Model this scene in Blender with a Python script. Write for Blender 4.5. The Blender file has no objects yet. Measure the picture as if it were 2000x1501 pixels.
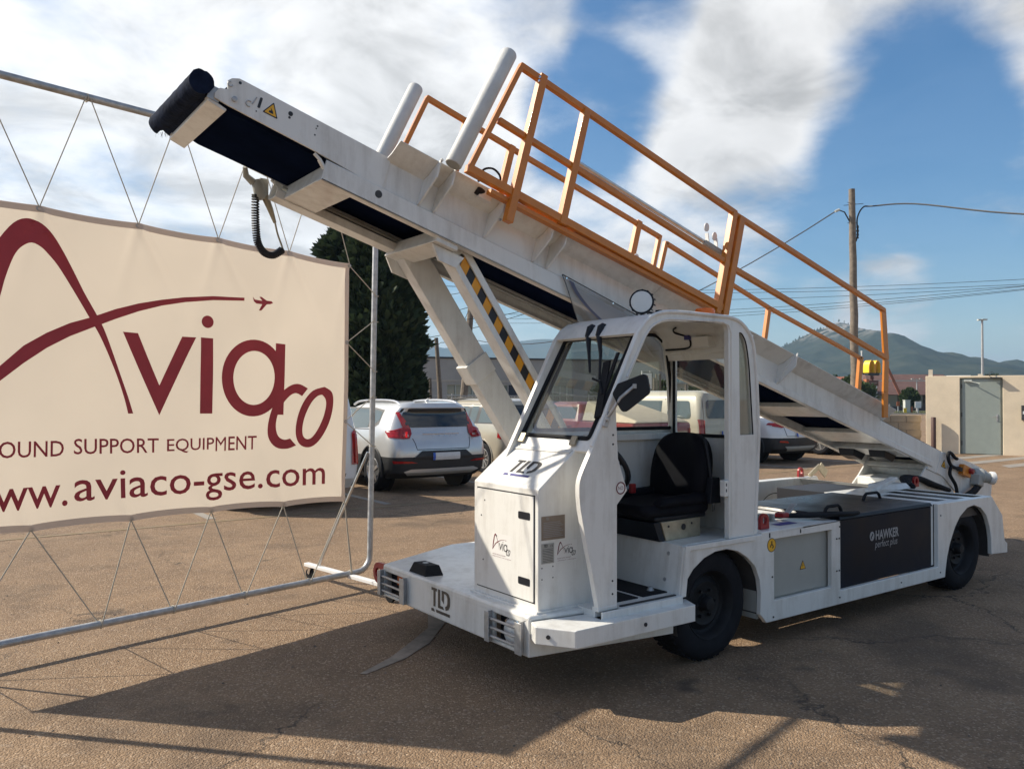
import bpy, bmesh, math, random
from math import sin, cos, pi, radians, sqrt, atan2
from mathutils import Vector, Matrix, noise
from mathutils.geometry import tessellate_polygon

random.seed(7)
S = bpy.context.scene
COL = S.collection

# ------------------------------------------------------------------ camera
cam_d = bpy.data.cameras.new('camera')
cam = bpy.data.objects.new('camera', cam_d)
COL.objects.link(cam)
S.camera = cam
cam_d.sensor_fit = 'HORIZONTAL'
cam_d.sensor_width = 36.0
cam_d.lens = 36.0 * 1595.8 / 2000.0
cam_d.clip_start = 0.05
cam_d.clip_end = 20000
CAM = Vector((-2.5934, -3.2466, 1.5911))
_yaw, _pit, _rol = radians(54.0614), radians(0.8448), radians(0.1206)
_F = Vector((cos(_yaw) * cos(_pit), sin(_yaw) * cos(_pit), sin(_pit)))
_R = Vector((sin(_yaw), -cos(_yaw), 0))
_U = _R.cross(_F)
_R2 = _R * cos(_rol) + _U * sin(_rol)
_U2 = -_R * sin(_rol) + _U * cos(_rol)
cam.matrix_world = Matrix((( _R2.x, _U2.x, -_F.x, CAM.x), (_R2.y, _U2.y, -_F.y, CAM.y), (_R2.z, _U2.z, -_F.z, CAM.z), (0, 0, 0, 1)))

# ------------------------------------------------------------------ sun and sky
SUN_EL = radians(38.8)
SUN_DIR = Vector((-0.665 * cos(SUN_EL), 0.747 * cos(SUN_EL), sin(SUN_EL))).normalized()
sun_d = bpy.data.lights.new('sun', 'SUN')
sun_d.energy = 4.8
sun_d.angle = radians(0.53)
sun_d.color = (1.0, 0.91, 0.76)
sun = bpy.data.objects.new('sun', sun_d)
COL.objects.link(sun)
sun.location = (-8, 9, 12)
sun.rotation_euler = SUN_DIR.to_track_quat('Z', 'Y').to_euler()

S.view_settings.view_transform = 'Standard'
S.view_settings.look = 'None'
S.view_settings.gamma = 1.0
S.view_settings.use_curve_mapping = False
S.view_settings.exposure = 0.54

W = bpy.data.worlds.new('World')
S.world = W
W.use_nodes = True
nt = W.node_tree
nt.nodes.clear()
def N(tree, typ, **kw):
    n = tree.nodes.new(typ)
    for k, v in kw.items():
        if k.startswith('i_'):
            n.inputs[int(k[2:])].default_value = v
        else:
            setattr(n, k, v)
    return n
def LK(tree, a, ai, b, bi):
    tree.links.new(a.outputs[ai], b.inputs[bi])
sky = N(nt, 'ShaderNodeTexSky', sky_type='NISHITA', sun_disc=False)
sky.sun_elevation = SUN_EL
sky.sun_rotation = atan2(SUN_DIR.x, SUN_DIR.y)
sky.air_density = 1.0; sky.dust_density = 0.7; sky.ozone_density = 2.0
bg = N(nt, 'ShaderNodeBackground'); bg.inputs['Strength'].default_value = 0.085
hsv = N(nt, 'ShaderNodeHueSaturation'); hsv.inputs['Saturation'].default_value = 1.45
LK(nt, sky, 0, hsv, 'Color'); LK(nt, hsv, 0, bg, 'Color')
tc = N(nt, 'ShaderNodeTexCoord')
def M(op, a, b=None, c=None, clamp=False):
    n = N(nt, 'ShaderNodeMath', operation=op); n.use_clamp = clamp
    for i, x in enumerate((a, b, c)):
        if x is None: continue
        if isinstance(x, (int, float)): n.inputs[i].default_value = x
        else: nt.links.new(x, n.inputs[i])
    return n.outputs[0]
sep = N(nt, 'ShaderNodeSeparateXYZ'); LK(nt, tc, 'Generated', sep, 0)
zc = M('ADD', M('MAXIMUM', sep.outputs[2], 0.0), 0.22)
comb = N(nt, 'ShaderNodeCombineXYZ')
nt.links.new(M('DIVIDE', sep.outputs[0], zc), comb.inputs[0])
nt.links.new(M('DIVIDE', sep.outputs[1], zc), comb.inputs[1])
nz = N(nt, 'ShaderNodeTexNoise'); nz.inputs['Scale'].default_value = 1.55; nz.inputs['Detail'].default_value = 9; nz.inputs['Roughness'].default_value = 0.56; nz.inputs['Distortion'].default_value = 0.35
LK(nt, comb, 0, nz, 'Vector')
nz2 = N(nt, 'ShaderNodeTexNoise'); nz2.inputs['Scale'].default_value = 5.0; nz2.inputs['Detail'].default_value = 7; nz2.inputs['Roughness'].default_value = 0.6
LK(nt, comb, 0, nz2, 'Vector')
# cloud banks: direction, angular radius (deg), weight
BANKS = [((0.127, 0.937, 0.327), 22, 0.25), ((0.339, 0.852, 0.400), 12, 0.15), ((0.437, 0.846, 0.304), 9, 0.20), ((0.534, 0.739, 0.411), 8, 0.11), ((0.709, 0.647, 0.281), 11, 0.21), ((0.737, 0.561, 0.377), 9, 0.15), ((0.850, 0.388, 0.357), 13, 0.17), ((0.690, 0.693, 0.209), 6, 0.07), ((0.868, 0.486, 0.104), 3.0, 0.34), ((0.835, 0.540, 0.106), 2.2, 0.26), ((0.887, 0.366, 0.281), 6, 0.09),
         ((0.625, 0.711, 0.323), 4.5, -0.39), ((0.640, 0.652, 0.407), 4, -0.31), ((0.837, 0.455, 0.304), 5.5, -0.39), ((0.870, 0.444, 0.205), 8, -0.31), ((0.454, 0.804, 0.384), 3.2, -0.21), ((0.316, 0.881, 0.353), 3.6, -0.22), ((0.776, 0.612, 0.152), 6, -0.19)]
acc = M('ADD', nz.outputs[0], 0.07)
for d, r, w in BANKS:
    dv = Vector(d).normalized()
    dn = N(nt, 'ShaderNodeVectorMath', operation='DOT_PRODUCT')
    LK(nt, tc, 'Generated', dn, 0); dn.inputs[1].default_value = dv
    mr = N(nt, 'ShaderNodeMapRange', interpolation_type='SMOOTHERSTEP')
    nt.links.new(dn.outputs['Value'], mr.inputs[0])
    mr.inputs[1].default_value = cos(radians(r * 1.35)); mr.inputs[2].default_value = cos(radians(r * 0.35)); mr.inputs[3].default_value = 0; mr.inputs[4].default_value = 1
    acc = M('ADD', acc, M('MULTIPLY', mr.outputs[0], w))
acc = M('ADD', acc, M('MULTIPLY', M('SUBTRACT', nz2.outputs[0], 0.5), 0.50))
cov = N(nt, 'ShaderNodeMapRange', interpolation_type='SMOOTHSTEP')
nt.links.new(acc, cov.inputs[0]); cov.inputs[1].default_value = 0.44; cov.inputs[2].default_value = 0.92; cov.inputs[3].default_value = 0.06
# forward scattering: clouds brighten towards the sun
dn = N(nt, 'ShaderNodeVectorMath', operation='DOT_PRODUCT'); LK(nt, tc, 'Generated', dn, 0); dn.inputs[1].default_value = SUN_DIR
fw = N(nt, 'ShaderNodeMapRange', interpolation_type='SMOOTHSTEP'); nt.links.new(dn.outputs['Value'], fw.inputs[0])
fw.inputs[1].default_value = -0.45; fw.inputs[2].default_value = 0.55; fw.inputs[3].default_value = 0.0; fw.inputs[4].default_value = 1.0
# thick parts are greyer
thick = N(nt, 'ShaderNodeMapRange', interpolation_type='SMOOTHSTEP'); nt.links.new(acc, thick.inputs[0])
thick.inputs[1].default_value = 0.80; thick.inputs[2].default_value = 1.25; thick.inputs[3].default_value = 1.0; thick.inputs[4].default_value = 0.80
cmix = N(nt, 'ShaderNodeMix', data_type='RGBA'); nt.links.new(fw.outputs[0], cmix.inputs[0])
cmix.inputs[6].default_value = (0.56, 0.54, 0.52, 1); cmix.inputs[7].default_value = (0.80, 0.80, 0.80, 1)
nz3 = N(nt, 'ShaderNodeTexNoise'); nz3.inputs['Scale'].default_value = 3.1; nz3.inputs['Detail'].default_value = 8; nz3.inputs['Roughness'].default_value = 0.58; nz3.inputs['Distortion'].default_value = 0.5
off = N(nt, 'ShaderNodeVectorMath', operation='ADD'); LK(nt, comb, 0, off, 0); off.inputs[1].default_value = (3.7, 1.9, 0.4); LK(nt, off, 0, nz3, 'Vector')
belly = N(nt, 'ShaderNodeMapRange', interpolation_type='SMOOTHSTEP'); LK(nt, nz3, 0, belly, 0)
belly.inputs[1].default_value = 0.40; belly.inputs[2].default_value = 0.66; belly.inputs[3].default_value = 1.04; belly.inputs[4].default_value = 0.66
cstr = M('MULTIPLY', M('MULTIPLY', thick.outputs[0], belly.outputs[0]), 0.96)
bg2 = N(nt, 'ShaderNodeBackground'); nt.links.new(cmix.outputs[2], bg2.inputs['Color']); nt.links.new(cstr, bg2.inputs['Strength'])
mixs = N(nt, 'ShaderNodeMixShader'); nt.links.new(cov.outputs[0], mixs.inputs[0])
LK(nt, bg, 0, mixs, 1); LK(nt, bg2, 0, mixs, 2)
wo = N(nt, 'ShaderNodeOutputWorld'); LK(nt, mixs, 0, wo, 0)

# ------------------------------------------------------------------ materials
def mat(name, col, rough=0.5, metal=0.0, var=0.0, vscale=6.0, bump=0.0, bscale=60.0, coat=0.0, spec=0.5, col2=None, emit=None, rvar=0.0):
    m = bpy.data.materials.new(name); m.use_nodes = True
    t = m.node_tree; b = t.nodes['Principled BSDF']
    b.inputs['Base Color'].default_value = (*col, 1); b.inputs['Roughness'].default_value = rough; b.inputs['Metallic'].default_value = metal
    b.inputs['Coat Weight'].default_value = coat; b.inputs['Coat Roughness'].default_value = 0.08; b.inputs['Specular IOR Level'].default_value = spec
    tcn = N(t, 'ShaderNodeTexCoord')
    if var or col2 or rvar:
        n = N(t, 'ShaderNodeTexNoise'); n.inputs['Scale'].default_value = vscale; n.inputs['Detail'].default_value = 8; n.inputs['Roughness'].default_value = 0.62
        LK(t, tcn, 'Object', n, 'Vector')
        if var or col2:
            r = N(t, 'ShaderNodeMapRange'); LK(t, n, 0, r, 0); r.inputs[1].default_value = 0.32; r.inputs[2].default_value = 0.68
            mx = N(t, 'ShaderNodeMix', data_type='RGBA'); LK(t, r, 0, mx, 0)
            mx.inputs[6].default_value = (*[c * (1 - var) for c in col], 1)
            mx.inputs[7].default_value = (*(col2 if col2 else [min(1, c * (1 + var * 0.5)) for c in col]), 1)
            LK(t, mx, 2, b, 'Base Color')
        if rvar:
            r2 = N(t, 'ShaderNodeMapRange'); LK(t, n, 0, r2, 0); r2.inputs[1].default_value = 0.3; r2.inputs[2].default_value = 0.7
            r2.inputs[3].default_value = rough - rvar; r2.inputs[4].default_value = rough + rvar; LK(t, r2, 0, b, 'Roughness')
    if bump:
        n = N(t, 'ShaderNodeTexNoise'); n.inputs['Scale'].default_value = bscale; n.inputs['Detail'].default_value = 6
        LK(t, tcn, 'Object', n, 'Vector')
        bp = N(t, 'ShaderNodeBump'); bp.inputs['Strength'].default_value = bump; bp.inputs['Distance'].default_value = 0.01
        LK(t, n, 0, bp, 'Height'); LK(t, bp, 0, b, 'Normal')
    return m

def painted_white():
    # old white enamel: faint dirt clouds, fine vertical streaks and orange peel
    m = mat('white_enamel', (0.74, 0.72, 0.68), 0.34, coat=0.25)
    t = m.node_tree; b = t.nodes['Principled BSDF']
    tcn = N(t, 'ShaderNodeTexCoord')
    mp = N(t, 'ShaderNodeMapping'); mp.inputs['Scale'].default_value = (9, 9, 1.2); LK(t, tcn, 'Object', mp, 0)
    n1 = N(t, 'ShaderNodeTexNoise'); n1.inputs['Scale'].default_value = 1.6; n1.inputs['Detail'].default_value = 9; n1.inputs['Roughness'].default_value = 0.65; LK(t, mp, 0, n1, 'Vector')
    n2 = N(t, 'ShaderNodeTexNoise'); n2.inputs['Scale'].default_value = 2.3; n2.inputs['Detail'].default_value = 10; n2.inputs['Roughness'].default_value = 0.7; LK(t, tcn, 'Object', n2, 'Vector')
    mul = N(t, 'ShaderNodeMath', operation='MULTIPLY'); LK(t, n1, 0, mul, 0); LK(t, n2, 0, mul, 1)
    r = N(t, 'ShaderNodeMapRange'); LK(t, mul, 0, r, 0); r.inputs[1].default_value = 0.22; r.inputs[2].default_value = 0.44
    mx = N(t, 'ShaderNodeMix', data_type='RGBA'); LK(t, r, 0, mx, 0)
    mx.inputs[6].default_value = (0.735, 0.73, 0.70, 1); mx.inputs[7].default_value = (0.53, 0.51, 0.47, 1)
    LK(t, mx, 2, b, 'Base Color')
    r2 = N(t, 'ShaderNodeMapRange'); LK(t, n2, 0, r2, 0); r2.inputs[3].default_value = 0.22; r2.inputs[4].default_value = 0.5; LK(t, r2, 0, b, 'Roughness')
    n3 = N(t, 'ShaderNodeTexNoise'); n3.inputs['Scale'].default_value = 220; LK(t, tcn, 'Object', n3, 'Vector')
    bp = N(t, 'ShaderNodeBump'); bp.inputs['Strength'].default_value = 0.06; bp.inputs['Distance'].default_value = 0.003; LK(t, n3, 0, bp, 'Height'); LK(t, bp, 0, b, 'Normal')
    return m

def glass_mat(name, tint=(0.75, 0.8, 0.78), refl=0.9, dirt=0.0, base=0.04):
    m = bpy.data.materials.new(name); m.use_nodes = True; t = m.node_tree; t.nodes.clear()
    tr = N(t, 'ShaderNodeBsdfTransparent'); tr.inputs[0].default_value = (*tint, 1)
    gl = N(t, 'ShaderNodeBsdfGlossy'); gl.inputs['Roughness'].default_value = 0.02; gl.inputs[0].default_value = (1, 1, 1, 1)
    lw = N(t, 'ShaderNodeFresnel'); lw.inputs[0].default_value = 1.5
    ml = N(t, 'ShaderNodeMath', operation='MULTIPLY_ADD'); LK(t, lw, 0, ml, 0); ml.inputs[1].default_value = refl; ml.inputs[2].default_value = base; ml.use_clamp = True
    mx = N(t, 'ShaderNodeMixShader'); LK(t, ml, 0, mx, 0); LK(t, tr, 0, mx, 1); LK(t, gl, 0, mx, 2)
    last = mx
    if dirt:
        df = N(t, 'ShaderNodeBsdfDiffuse'); df.inputs[0].default_value = (0.62, 0.58, 0.50, 1)
        tl = N(t, 'ShaderNodeBsdfTranslucent'); tl.inputs[0].default_value = (0.62, 0.58, 0.50, 1)
        md = N(t, 'ShaderNodeMixShader'); md.inputs[0].default_value = 0.5; LK(t, df, 0, md, 1); LK(t, tl, 0, md, 2)
        tcn = N(t, 'ShaderNodeTexCoord'); nn = N(t, 'ShaderNodeTexNoise'); nn.inputs['Scale'].default_value = 3.5; nn.inputs['Detail'].default_value = 8; LK(t, tcn, 'Object', nn, 'Vector')
        rr = N(t, 'ShaderNodeMapRange'); LK(t, nn, 0, rr, 0); rr.inputs[1].default_value = 0.3; rr.inputs[2].default_value = 0.8; rr.inputs[3].default_value = dirt * 0.3; rr.inputs[4].default_value = dirt
        m2 = N(t, 'ShaderNodeMixShader'); LK(t, rr, 0, m2, 0); LK(t, mx, 0, m2, 1); LK(t, md, 0, m2, 2); last = m2
    o = N(t, 'ShaderNodeOutputMaterial'); LK(t, last, 0, o, 0)
    return m

def translucent_mat(name, col, frac=0.5, rough=0.6, stripes=None):
    m = bpy.data.materials.new(name); m.use_nodes = True; t = m.node_tree; b = t.nodes['Principled BSDF']
    b.inputs['Roughness'].default_value = rough
    tcn = N(t, 'ShaderNodeTexCoord'); n = N(t, 'ShaderNodeTexNoise'); n.inputs['Scale'].default_value = 2.0; n.inputs['Detail'].default_value = 8; LK(t, tcn, 'Object', n, 'Vector')
    mx = N(t, 'ShaderNodeMix', data_type='RGBA'); LK(t, n, 0, mx, 0); mx.inputs[6].default_value = (*[c * 0.9 for c in col], 1); mx.inputs[7].default_value = (*[min(1, c * 1.06) for c in col], 1)
    LK(t, mx, 2, b, 'Base Color')
    tl = N(t, 'ShaderNodeBsdfTranslucent'); LK(t, mx, 2, tl, 0)
    wv = N(t, 'ShaderNodeTexNoise'); wv.inputs['Scale'].default_value = 5; LK(t, tcn, 'Object', wv, 'Vector')
    bp = N(t, 'ShaderNodeBump'); bp.inputs['Strength'].default_value = 0.15; bp.inputs['Distance'].default_value = 0.02; LK(t, wv, 0, bp, 'Height'); LK(t, bp, 0, b, 'Normal')
    ms = N(t, 'ShaderNodeMixShader'); ms.inputs[0].default_value = frac; LK(t, b, 0, ms, 1); LK(t, tl, 0, ms, 2)
    LK(t, ms, 0, t.nodes['Material Output'], 0)
    return m

MT = {}
MT['white'] = painted_white()
MT['belt'] = mat('belt_rubber', (0.005, 0.009, 0.026), 0.6, spec=0.0, var=0.3, vscale=4, bump=0.1, bscale=120)
MT['rubber'] = mat('black_rubber', (0.010, 0.011, 0.014), 0.75, spec=0.25, var=0.3, bump=0.15, bscale=90)
MT['tyre'] = mat('tyre_rubber', (0.012, 0.013, 0.017), 0.8, spec=0.2, var=0.35, vscale=9, bump=0.2, bscale=60)
MT['roll'] = mat('worn_foam_rubber', (0.010, 0.016, 0.036), 0.8, spec=0.04, var=0.5, vscale=12, bump=0.8, bscale=40)
MT['black'] = mat('black_plastic', (0.010, 0.012, 0.018), 0.45, spec=0.3, var=0.25, vscale=8)
MT['vinyl'] = mat('black_vinyl', (0.009, 0.009, 0.012), 0.6, spec=0.06, var=0.2, bump=0.12, bscale=180)
MT['battery'] = mat('battery_black_enamel', (0.009, 0.012, 0.021), 0.5, spec=0.15, var=0.35, vscale=3, rvar=0.12)
MT['orange'] = mat('safety_yellow_orange_enamel', (0.60, 0.195, 0.014), 0.40, var=0.12, vscale=14, coat=0.2)
MT['beacon'] = mat('amber_plastic', (0.85, 0.16, 0.01), 0.25)
MT['yellow'] = mat('yellow_film', (0.80, 0.42, 0.02), 0.45)
MT['amber_stripe'] = mat('amber_stripe_film', (0.80, 0.34, 0.015), 0.45, var=0.1)
MT['padgrey'] = mat('grey_foam_sleeve', (0.60, 0.60, 0.58), 0.6, var=0.12, bump=0.15, bscale=50)
MT['galv'] = mat('galvanised_steel', (0.46, 0.46, 0.46), 0.5, 0.6, var=0.3, vscale=18, rvar=0.1)
MT['alu'] = mat('aluminium_tube', (0.62, 0.62, 0.62), 0.30, 0.9, var=0.15, vscale=20)
MT['flapwhite'] = translucent_mat('white_print_on_film', (0.62, 0.60, 0.58), 0.5)
MT['flapblue'] = translucent_mat('blue_grey_print_on_film', (0.20, 0.21, 0.30), 0.5)
MT['rimblack'] = mat('black_rim', (0.014, 0.015, 0.018), 0.6, spec=0.25, var=0.4, vscale=12)
MT['lid'] = mat('battery_lid_enamel', (0.010, 0.012, 0.018), 0.34, spec=0.2, var=0.35, vscale=3, rvar=0.1)
MT['gunmetal'] = mat('dark_cut_metal', (0.10, 0.10, 0.10), 0.35, 0.6, var=0.5, vscale=60)
MT['chrome'] = mat('chrome', (0.75, 0.75, 0.76), 0.12, 1.0)
MT['zinc'] = mat('yellow_zinc_plate', (0.42, 0.37, 0.27), 0.42, 0.5, var=0.35, vscale=10)
MT['red'] = mat('red_enamel', (0.30, 0.012, 0.015), 0.4, var=0.2, vscale=20)
MT['greybox'] = mat('grey_cabinet_enamel', (0.36, 0.36, 0.33), 0.5, var=0.06)
MT['darkgrey'] = mat('dark_grey_enamel', (0.05, 0.05, 0.052), 0.6, var=0.3)
MT['under'] = mat('dirty_underframe', (0.06, 0.057, 0.052), 0.8, var=0.4)
MT['ink'] = mat('black_print', (0.018, 0.018, 0.022), 0.5)
MT['inkblue'] = mat('blue_print', (0.05, 0.05, 0.22), 0.5)
MT['inkred'] = mat('wine_red_print', (0.14, 0.012, 0.02), 0.5)
MT['inkgrey'] = mat('silver_grey_print', (0.30, 0.30, 0.31), 0.5)
MT['wine'] = mat('wine_red_banner_ink', (0.42, 0.034, 0.045), 0.55, var=0.12)
MT['label'] = mat('white_sticker', (0.74, 0.73, 0.71), 0.4)
MT['plate_brown'] = mat('bronze_plate', (0.27, 0.215, 0.17), 0.45, 0.3, var=0.12, vscale=30)
MT['plate_grey'] = mat('engraved_grey_plate', (0.42, 0.42, 0.40), 0.45, 0.4, var=0.1, vscale=30)
MT['glass'] = glass_mat('cab_glass', (0.80, 0.84, 0.82), 0.9, dirt=0.07)
MT['wsglass'] = glass_mat('windscreen_glass', (0.66, 0.70, 0.68), 1.0, dirt=0.20)
MT['plastic'] = glass_mat('clear_plastic_sheet', (0.80, 0.82, 0.86), 0.9, dirt=0.95)
MT['lens'] = mat('clear_lens', (0.72, 0.72, 0.70), 0.2, 0.1, bump=0.5, bscale=90)
MT['amberlens'] = mat('amber_lens', (0.45, 0.09, 0.02), 0.15)
MT['canvas'] = translucent_mat('cream_banner_vinyl', (0.64, 0.56, 0.465), 0.50)
MT['hem'] = translucent_mat('banner_hem_vinyl', (0.62, 0.52, 0.45), 0.25)
MT['rope'] = mat('natural_cord', (0.45, 0.40, 0.32), 0.8)
MT['wood'] = mat('weathered_pole_wood', (0.20, 0.165, 0.13), 0.85, var=0.35, vscale=7, bump=0.4, bscale=25)
MT['wire'] = mat('black_cable', (0.015, 0.015, 0.017), 0.6)
MT['carglass'] = mat('dark_car_glass', (0.012, 0.016, 0.018), 0.04, spec=0.9)
MT['sideglass'] = mat('tinted_car_glass', (0.10, 0.125, 0.12), 0.04, spec=1.0)
MT['trim'] = mat('car_trim_plastic', (0.020, 0.021, 0.024), 0.55, var=0.2)
MT['tail'] = mat('red_tail_lens', (0.42, 0.012, 0.012), 0.12, coat=0.5, var=0.35, vscale=14)
MT['tailclear'] = mat('clear_tail_lens', (0.55, 0.45, 0.42), 0.12, coat=0.5)
MT['plateblank'] = mat('number_plate_white', (0.62, 0.62, 0.62), 0.4, var=0.08, vscale=20)
MT['plateblue'] = mat('number_plate_blue', (0.03, 0.10, 0.45), 0.4)

# ------------------------------------------------------------------ builders
ORG = Vector((0, 0, 0))          # subtracted from coordinates when a thing is built in world space

class MB:
    def __init__(self, T=None):
        self.v = []; self.f = []; self.T = T
    def add(self, vs, fs):
        o = len(self.v)
        for p in vs:
            self.v.append(tuple(self.T(*p)) if self.T else tuple(p))
        self.f += [tuple(i + o for i in q) for q in fs]
        return self
    def box(self, x0, x1, y0, y1, z0, z1):
        return self.hexa([(x0, y0, z0), (x1, y0, z0), (x1, y1, z0), (x0, y1, z0), (x0, y0, z1), (x1, y0, z1), (x1, y1, z1), (x0, y1, z1)])
    def hexa(self, p):
        return self.add(p, [(0, 3, 2, 1), (4, 5, 6, 7), (0, 1, 5, 4), (1, 2, 6, 5), (2, 3, 7, 6), (3, 0, 4, 7)])
    def plate(self, outer, fmap, t0, t1, holes=()):
        """polygon (with holes) in 2-D, mapped by fmap(p, q, t) and given thickness t0..t1"""
        loops = [list(outer)] + [list(h) for h in holes]
        flat = [p for l in loops for p in l]
        tris = tessellate_polygon([[Vector((p[0], p[1], 0)) for p in l] for l in loops])
        n = len(flat)
        vs = [fmap(p[0], p[1], t0) for p in flat] + [fmap(p[0], p[1], t1) for p in flat]
        fs = [tuple(t) for t in tris] + [tuple(i + n for i in reversed(t)) for t in tris]
        o = 0
        for l in loops:
            k = len(l)
            for i in range(k):
                a, b = o + i, o + (i + 1) % k
                fs.append((a, b, b + n, a + n))
            o += k
        return self.add(vs, fs)
    def ext(self, poly, axis, a0, a1, holes=()):
        m = {'x': lambda p, q, t: (t, p, q), 'y': lambda p, q, t: (p, t, q), 'z': lambda p, q, t: (p, q, t)}[axis]
        return self.plate(poly, m, a0, a1, holes)
    def bar(self, p0, p1, w, h, up=(0, 0, 1)):
        p0 = Vector(p0); p1 = Vector(p1); d = (p1 - p0).normalized(); u = Vector(up)
        s = d.cross(u)
        if s.length < 1e-4: s = d.cross(Vector((1, 0, 0)))
        s.normalize(); u = s.cross(d).normalized()
        q = []
        for p in (p0, p1):
            q += [p - s * w / 2 - u * h / 2, p + s * w / 2 - u * h / 2, p + s * w / 2 + u * h / 2, p - s * w / 2 + u * h / 2]
        return self.add(q, [(0, 1, 2, 3), (7, 6, 5, 4), (0, 4, 5, 1), (1, 5, 6, 2), (2, 6, 7, 3), (3, 7, 4, 0)])
    def tube(self, pts, r, n=10, closed=False):
        pts = [Vector(p) for p in pts]; k = len(pts)
        rs = r if isinstance(r, (list, tuple)) else [r] * k
        t0 = (pts[1] - pts[0]).normalized()
        u = t0.orthogonal().normalized(); vs = []
        for i, p in enumerate(pts):
            t = (pts[min(i + 1, k - 1)] - pts[max(i - 1, 0)])
            t = t.normalized() if t.length > 1e-9 else t0
            u = (u - t * u.dot(t)).normalized(); w = t.cross(u)
            for j in range(n):
                a = 2 * pi * j / n
                vs.append(p + u * cos(a) * rs[i] + w * sin(a) * rs[i])
        fs = []
        for i in range(k - 1):
            for j in range(n):
                a = i * n + j; b = i * n + (j + 1) % n
                fs.append((a, b, b + n, a + n))
        fs.append(tuple(range(n - 1, -1, -1))); fs.append(tuple((k - 1) * n + j for j in range(n)))
        return self.add(vs, fs)
    def cyl(self, p0, p1, r, n=20, r1=None):
        return self.tube([p0, p1], [r, r if r1 is None else r1], n)
    def lathe(self, prof, origin, axis, n=28, cap=True):
        """prof: list of (radius, offset along axis), closed at both ends"""
        o = Vector(origin); ax = Vector(axis).normalized(); u = ax.orthogonal().normalized(); w = ax.cross(u); vs = []
        for r, h in prof:
            for j in range(n):
                a = 2 * pi * j / n
                vs.append(o + ax * h + u * cos(a) * r + w * sin(a) * r)
        fs = []; k = len(prof)
        for i in range(k - 1):
            for j in range(n):
                a = i * n + j; b = i * n + (j + 1) % n
                fs.append((a, b, b + n, a + n))
        if cap: fs.append(tuple(range(n - 1, -1, -1))); fs.append(tuple((k - 1) * n + j for j in range(n)))
        return self.add(vs, fs)
    def ring(self, center, axis, r, rr, n=28, m=8, a0=0, a1=2 * pi):
        o = Vector(center); ax = Vector(axis).normalized(); u = ax.orthogonal().normalized(); w = ax.cross(u)
        pts = [o + u * cos(a0 + (a1 - a0) * i / n) * r + w * sin(a0 + (a1 - a0) * i / n) * r for i in range(n + 1)]
        return self.tube(pts, rr, m)
    def sheet(self, f, nu, nv):
        vs = [f(i / nu, j / nv) for j in range(nv + 1) for i in range(nu + 1)]
        fs = [(j * (nu + 1) + i, j * (nu + 1) + i + 1, (j + 1) * (nu + 1) + i + 1, (j + 1) * (nu + 1) + i) for j in range(nv) for i in range(nu)]
        return self.add(vs, fs)
    def mesh(self, name, recalc=True, org=None):
        o = ORG if org is None else org
        me = bpy.data.meshes.new(name)
        me.from_pydata([(p[0] - o.x, p[1] - o.y, p[2] - o.z) for p in self.v], [], self.f)
        if recalc:
            bm = bmesh.new(); bm.from_mesh(me)
            bmesh.ops.recalc_face_normals(bm, faces=bm.faces)
            bm.to_mesh(me); bm.free()
        return me
    def build(self, name, m, parent=None, bev=0.0, seg=2, smooth=35, recalc=True, org=None, sub=0):
        me = self.mesh(name, recalc, org)
        ob = bpy.data.objects.new(name, me); COL.objects.link(ob)
        me.materials.append(MT[m] if isinstance(m, str) else m)
        if smooth is not None:
            me.polygons.foreach_set('use_smooth', [True] * len(me.polygons))
            if not bev and not sub: me.set_sharp_from_angle(angle=radians(smooth))
        if sub:
            md = ob.modifiers.new('subsurf', 'SUBSURF'); md.levels = sub; md.render_levels = sub
        if bev:
            md = ob.modifiers.new('bevel', 'BEVEL'); md.width = bev; md.segments = seg; md.limit_method = 'ANGLE'; md.angle_limit = radians(40); md.harden_normals = True
        if parent: ob.parent = parent
        return ob

def tag(o, label=None, cat=None, group=None, kind=None):
    if label: o['label'] = label
    if cat: o['category'] = cat
    if group: o['group'] = group
    if kind: o['kind'] = kind
    return o
def thing(name, label, cat, loc=(0, 0, 0), rz=0.0, group=None):
    o = bpy.data.objects.new(name, None); COL.objects.link(o)
    o.empty_display_size = 0.2; o.location = loc; o.rotation_euler = (0, 0, rz)
    return tag(o, label, cat, group)
def copy_tree(o, parent=None):
    c = o.copy(); COL.objects.link(c)
    if parent: c.parent = parent
    for ch in list(o.children): copy_tree(ch, c)
    return c
def rpoly(pts, r, n=5):
    """round the corners of a polygon; r a number or a list"""
    k = len(pts); out = []
    for i in range(k):
        p = Vector(pts[i]).to_2d() if len(pts[i]) > 2 else Vector(pts[i]); a = Vector(pts[i - 1]); b = Vector(pts[(i + 1) % k])
        rr = r[i] if isinstance(r, (list, tuple)) else r
        if rr <= 0: out.append((p.x, p.y)); continue
        da = (a - p); db = (b - p); la, lb = da.length, db.length; da.normalize(); db.normalize()
        ang = da.angle(db); d = min(rr / max(math.tan(ang / 2), 1e-3), la * 0.49, lb * 0.49)
        p0 = p + da * d; p1 = p + db * d
        for j in range(n + 1):
            t = j / n; q = p0 * (1 - t) ** 2 + p * 2 * t * (1 - t) + p1 * t * t
            out.append((q.x, q.y))
    return out
def rect(a0, a1, b0, b1): return [(a0, b0), (a1, b0), (a1, b1), (a0, b1)]
def ell(cx, cy, rx, ry, n=32, a0=0): return [(cx + rx * cos(a0 + 2 * pi * i / n), cy + ry * sin(a0 + 2 * pi * i / n)) for i in range(n)]

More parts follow.
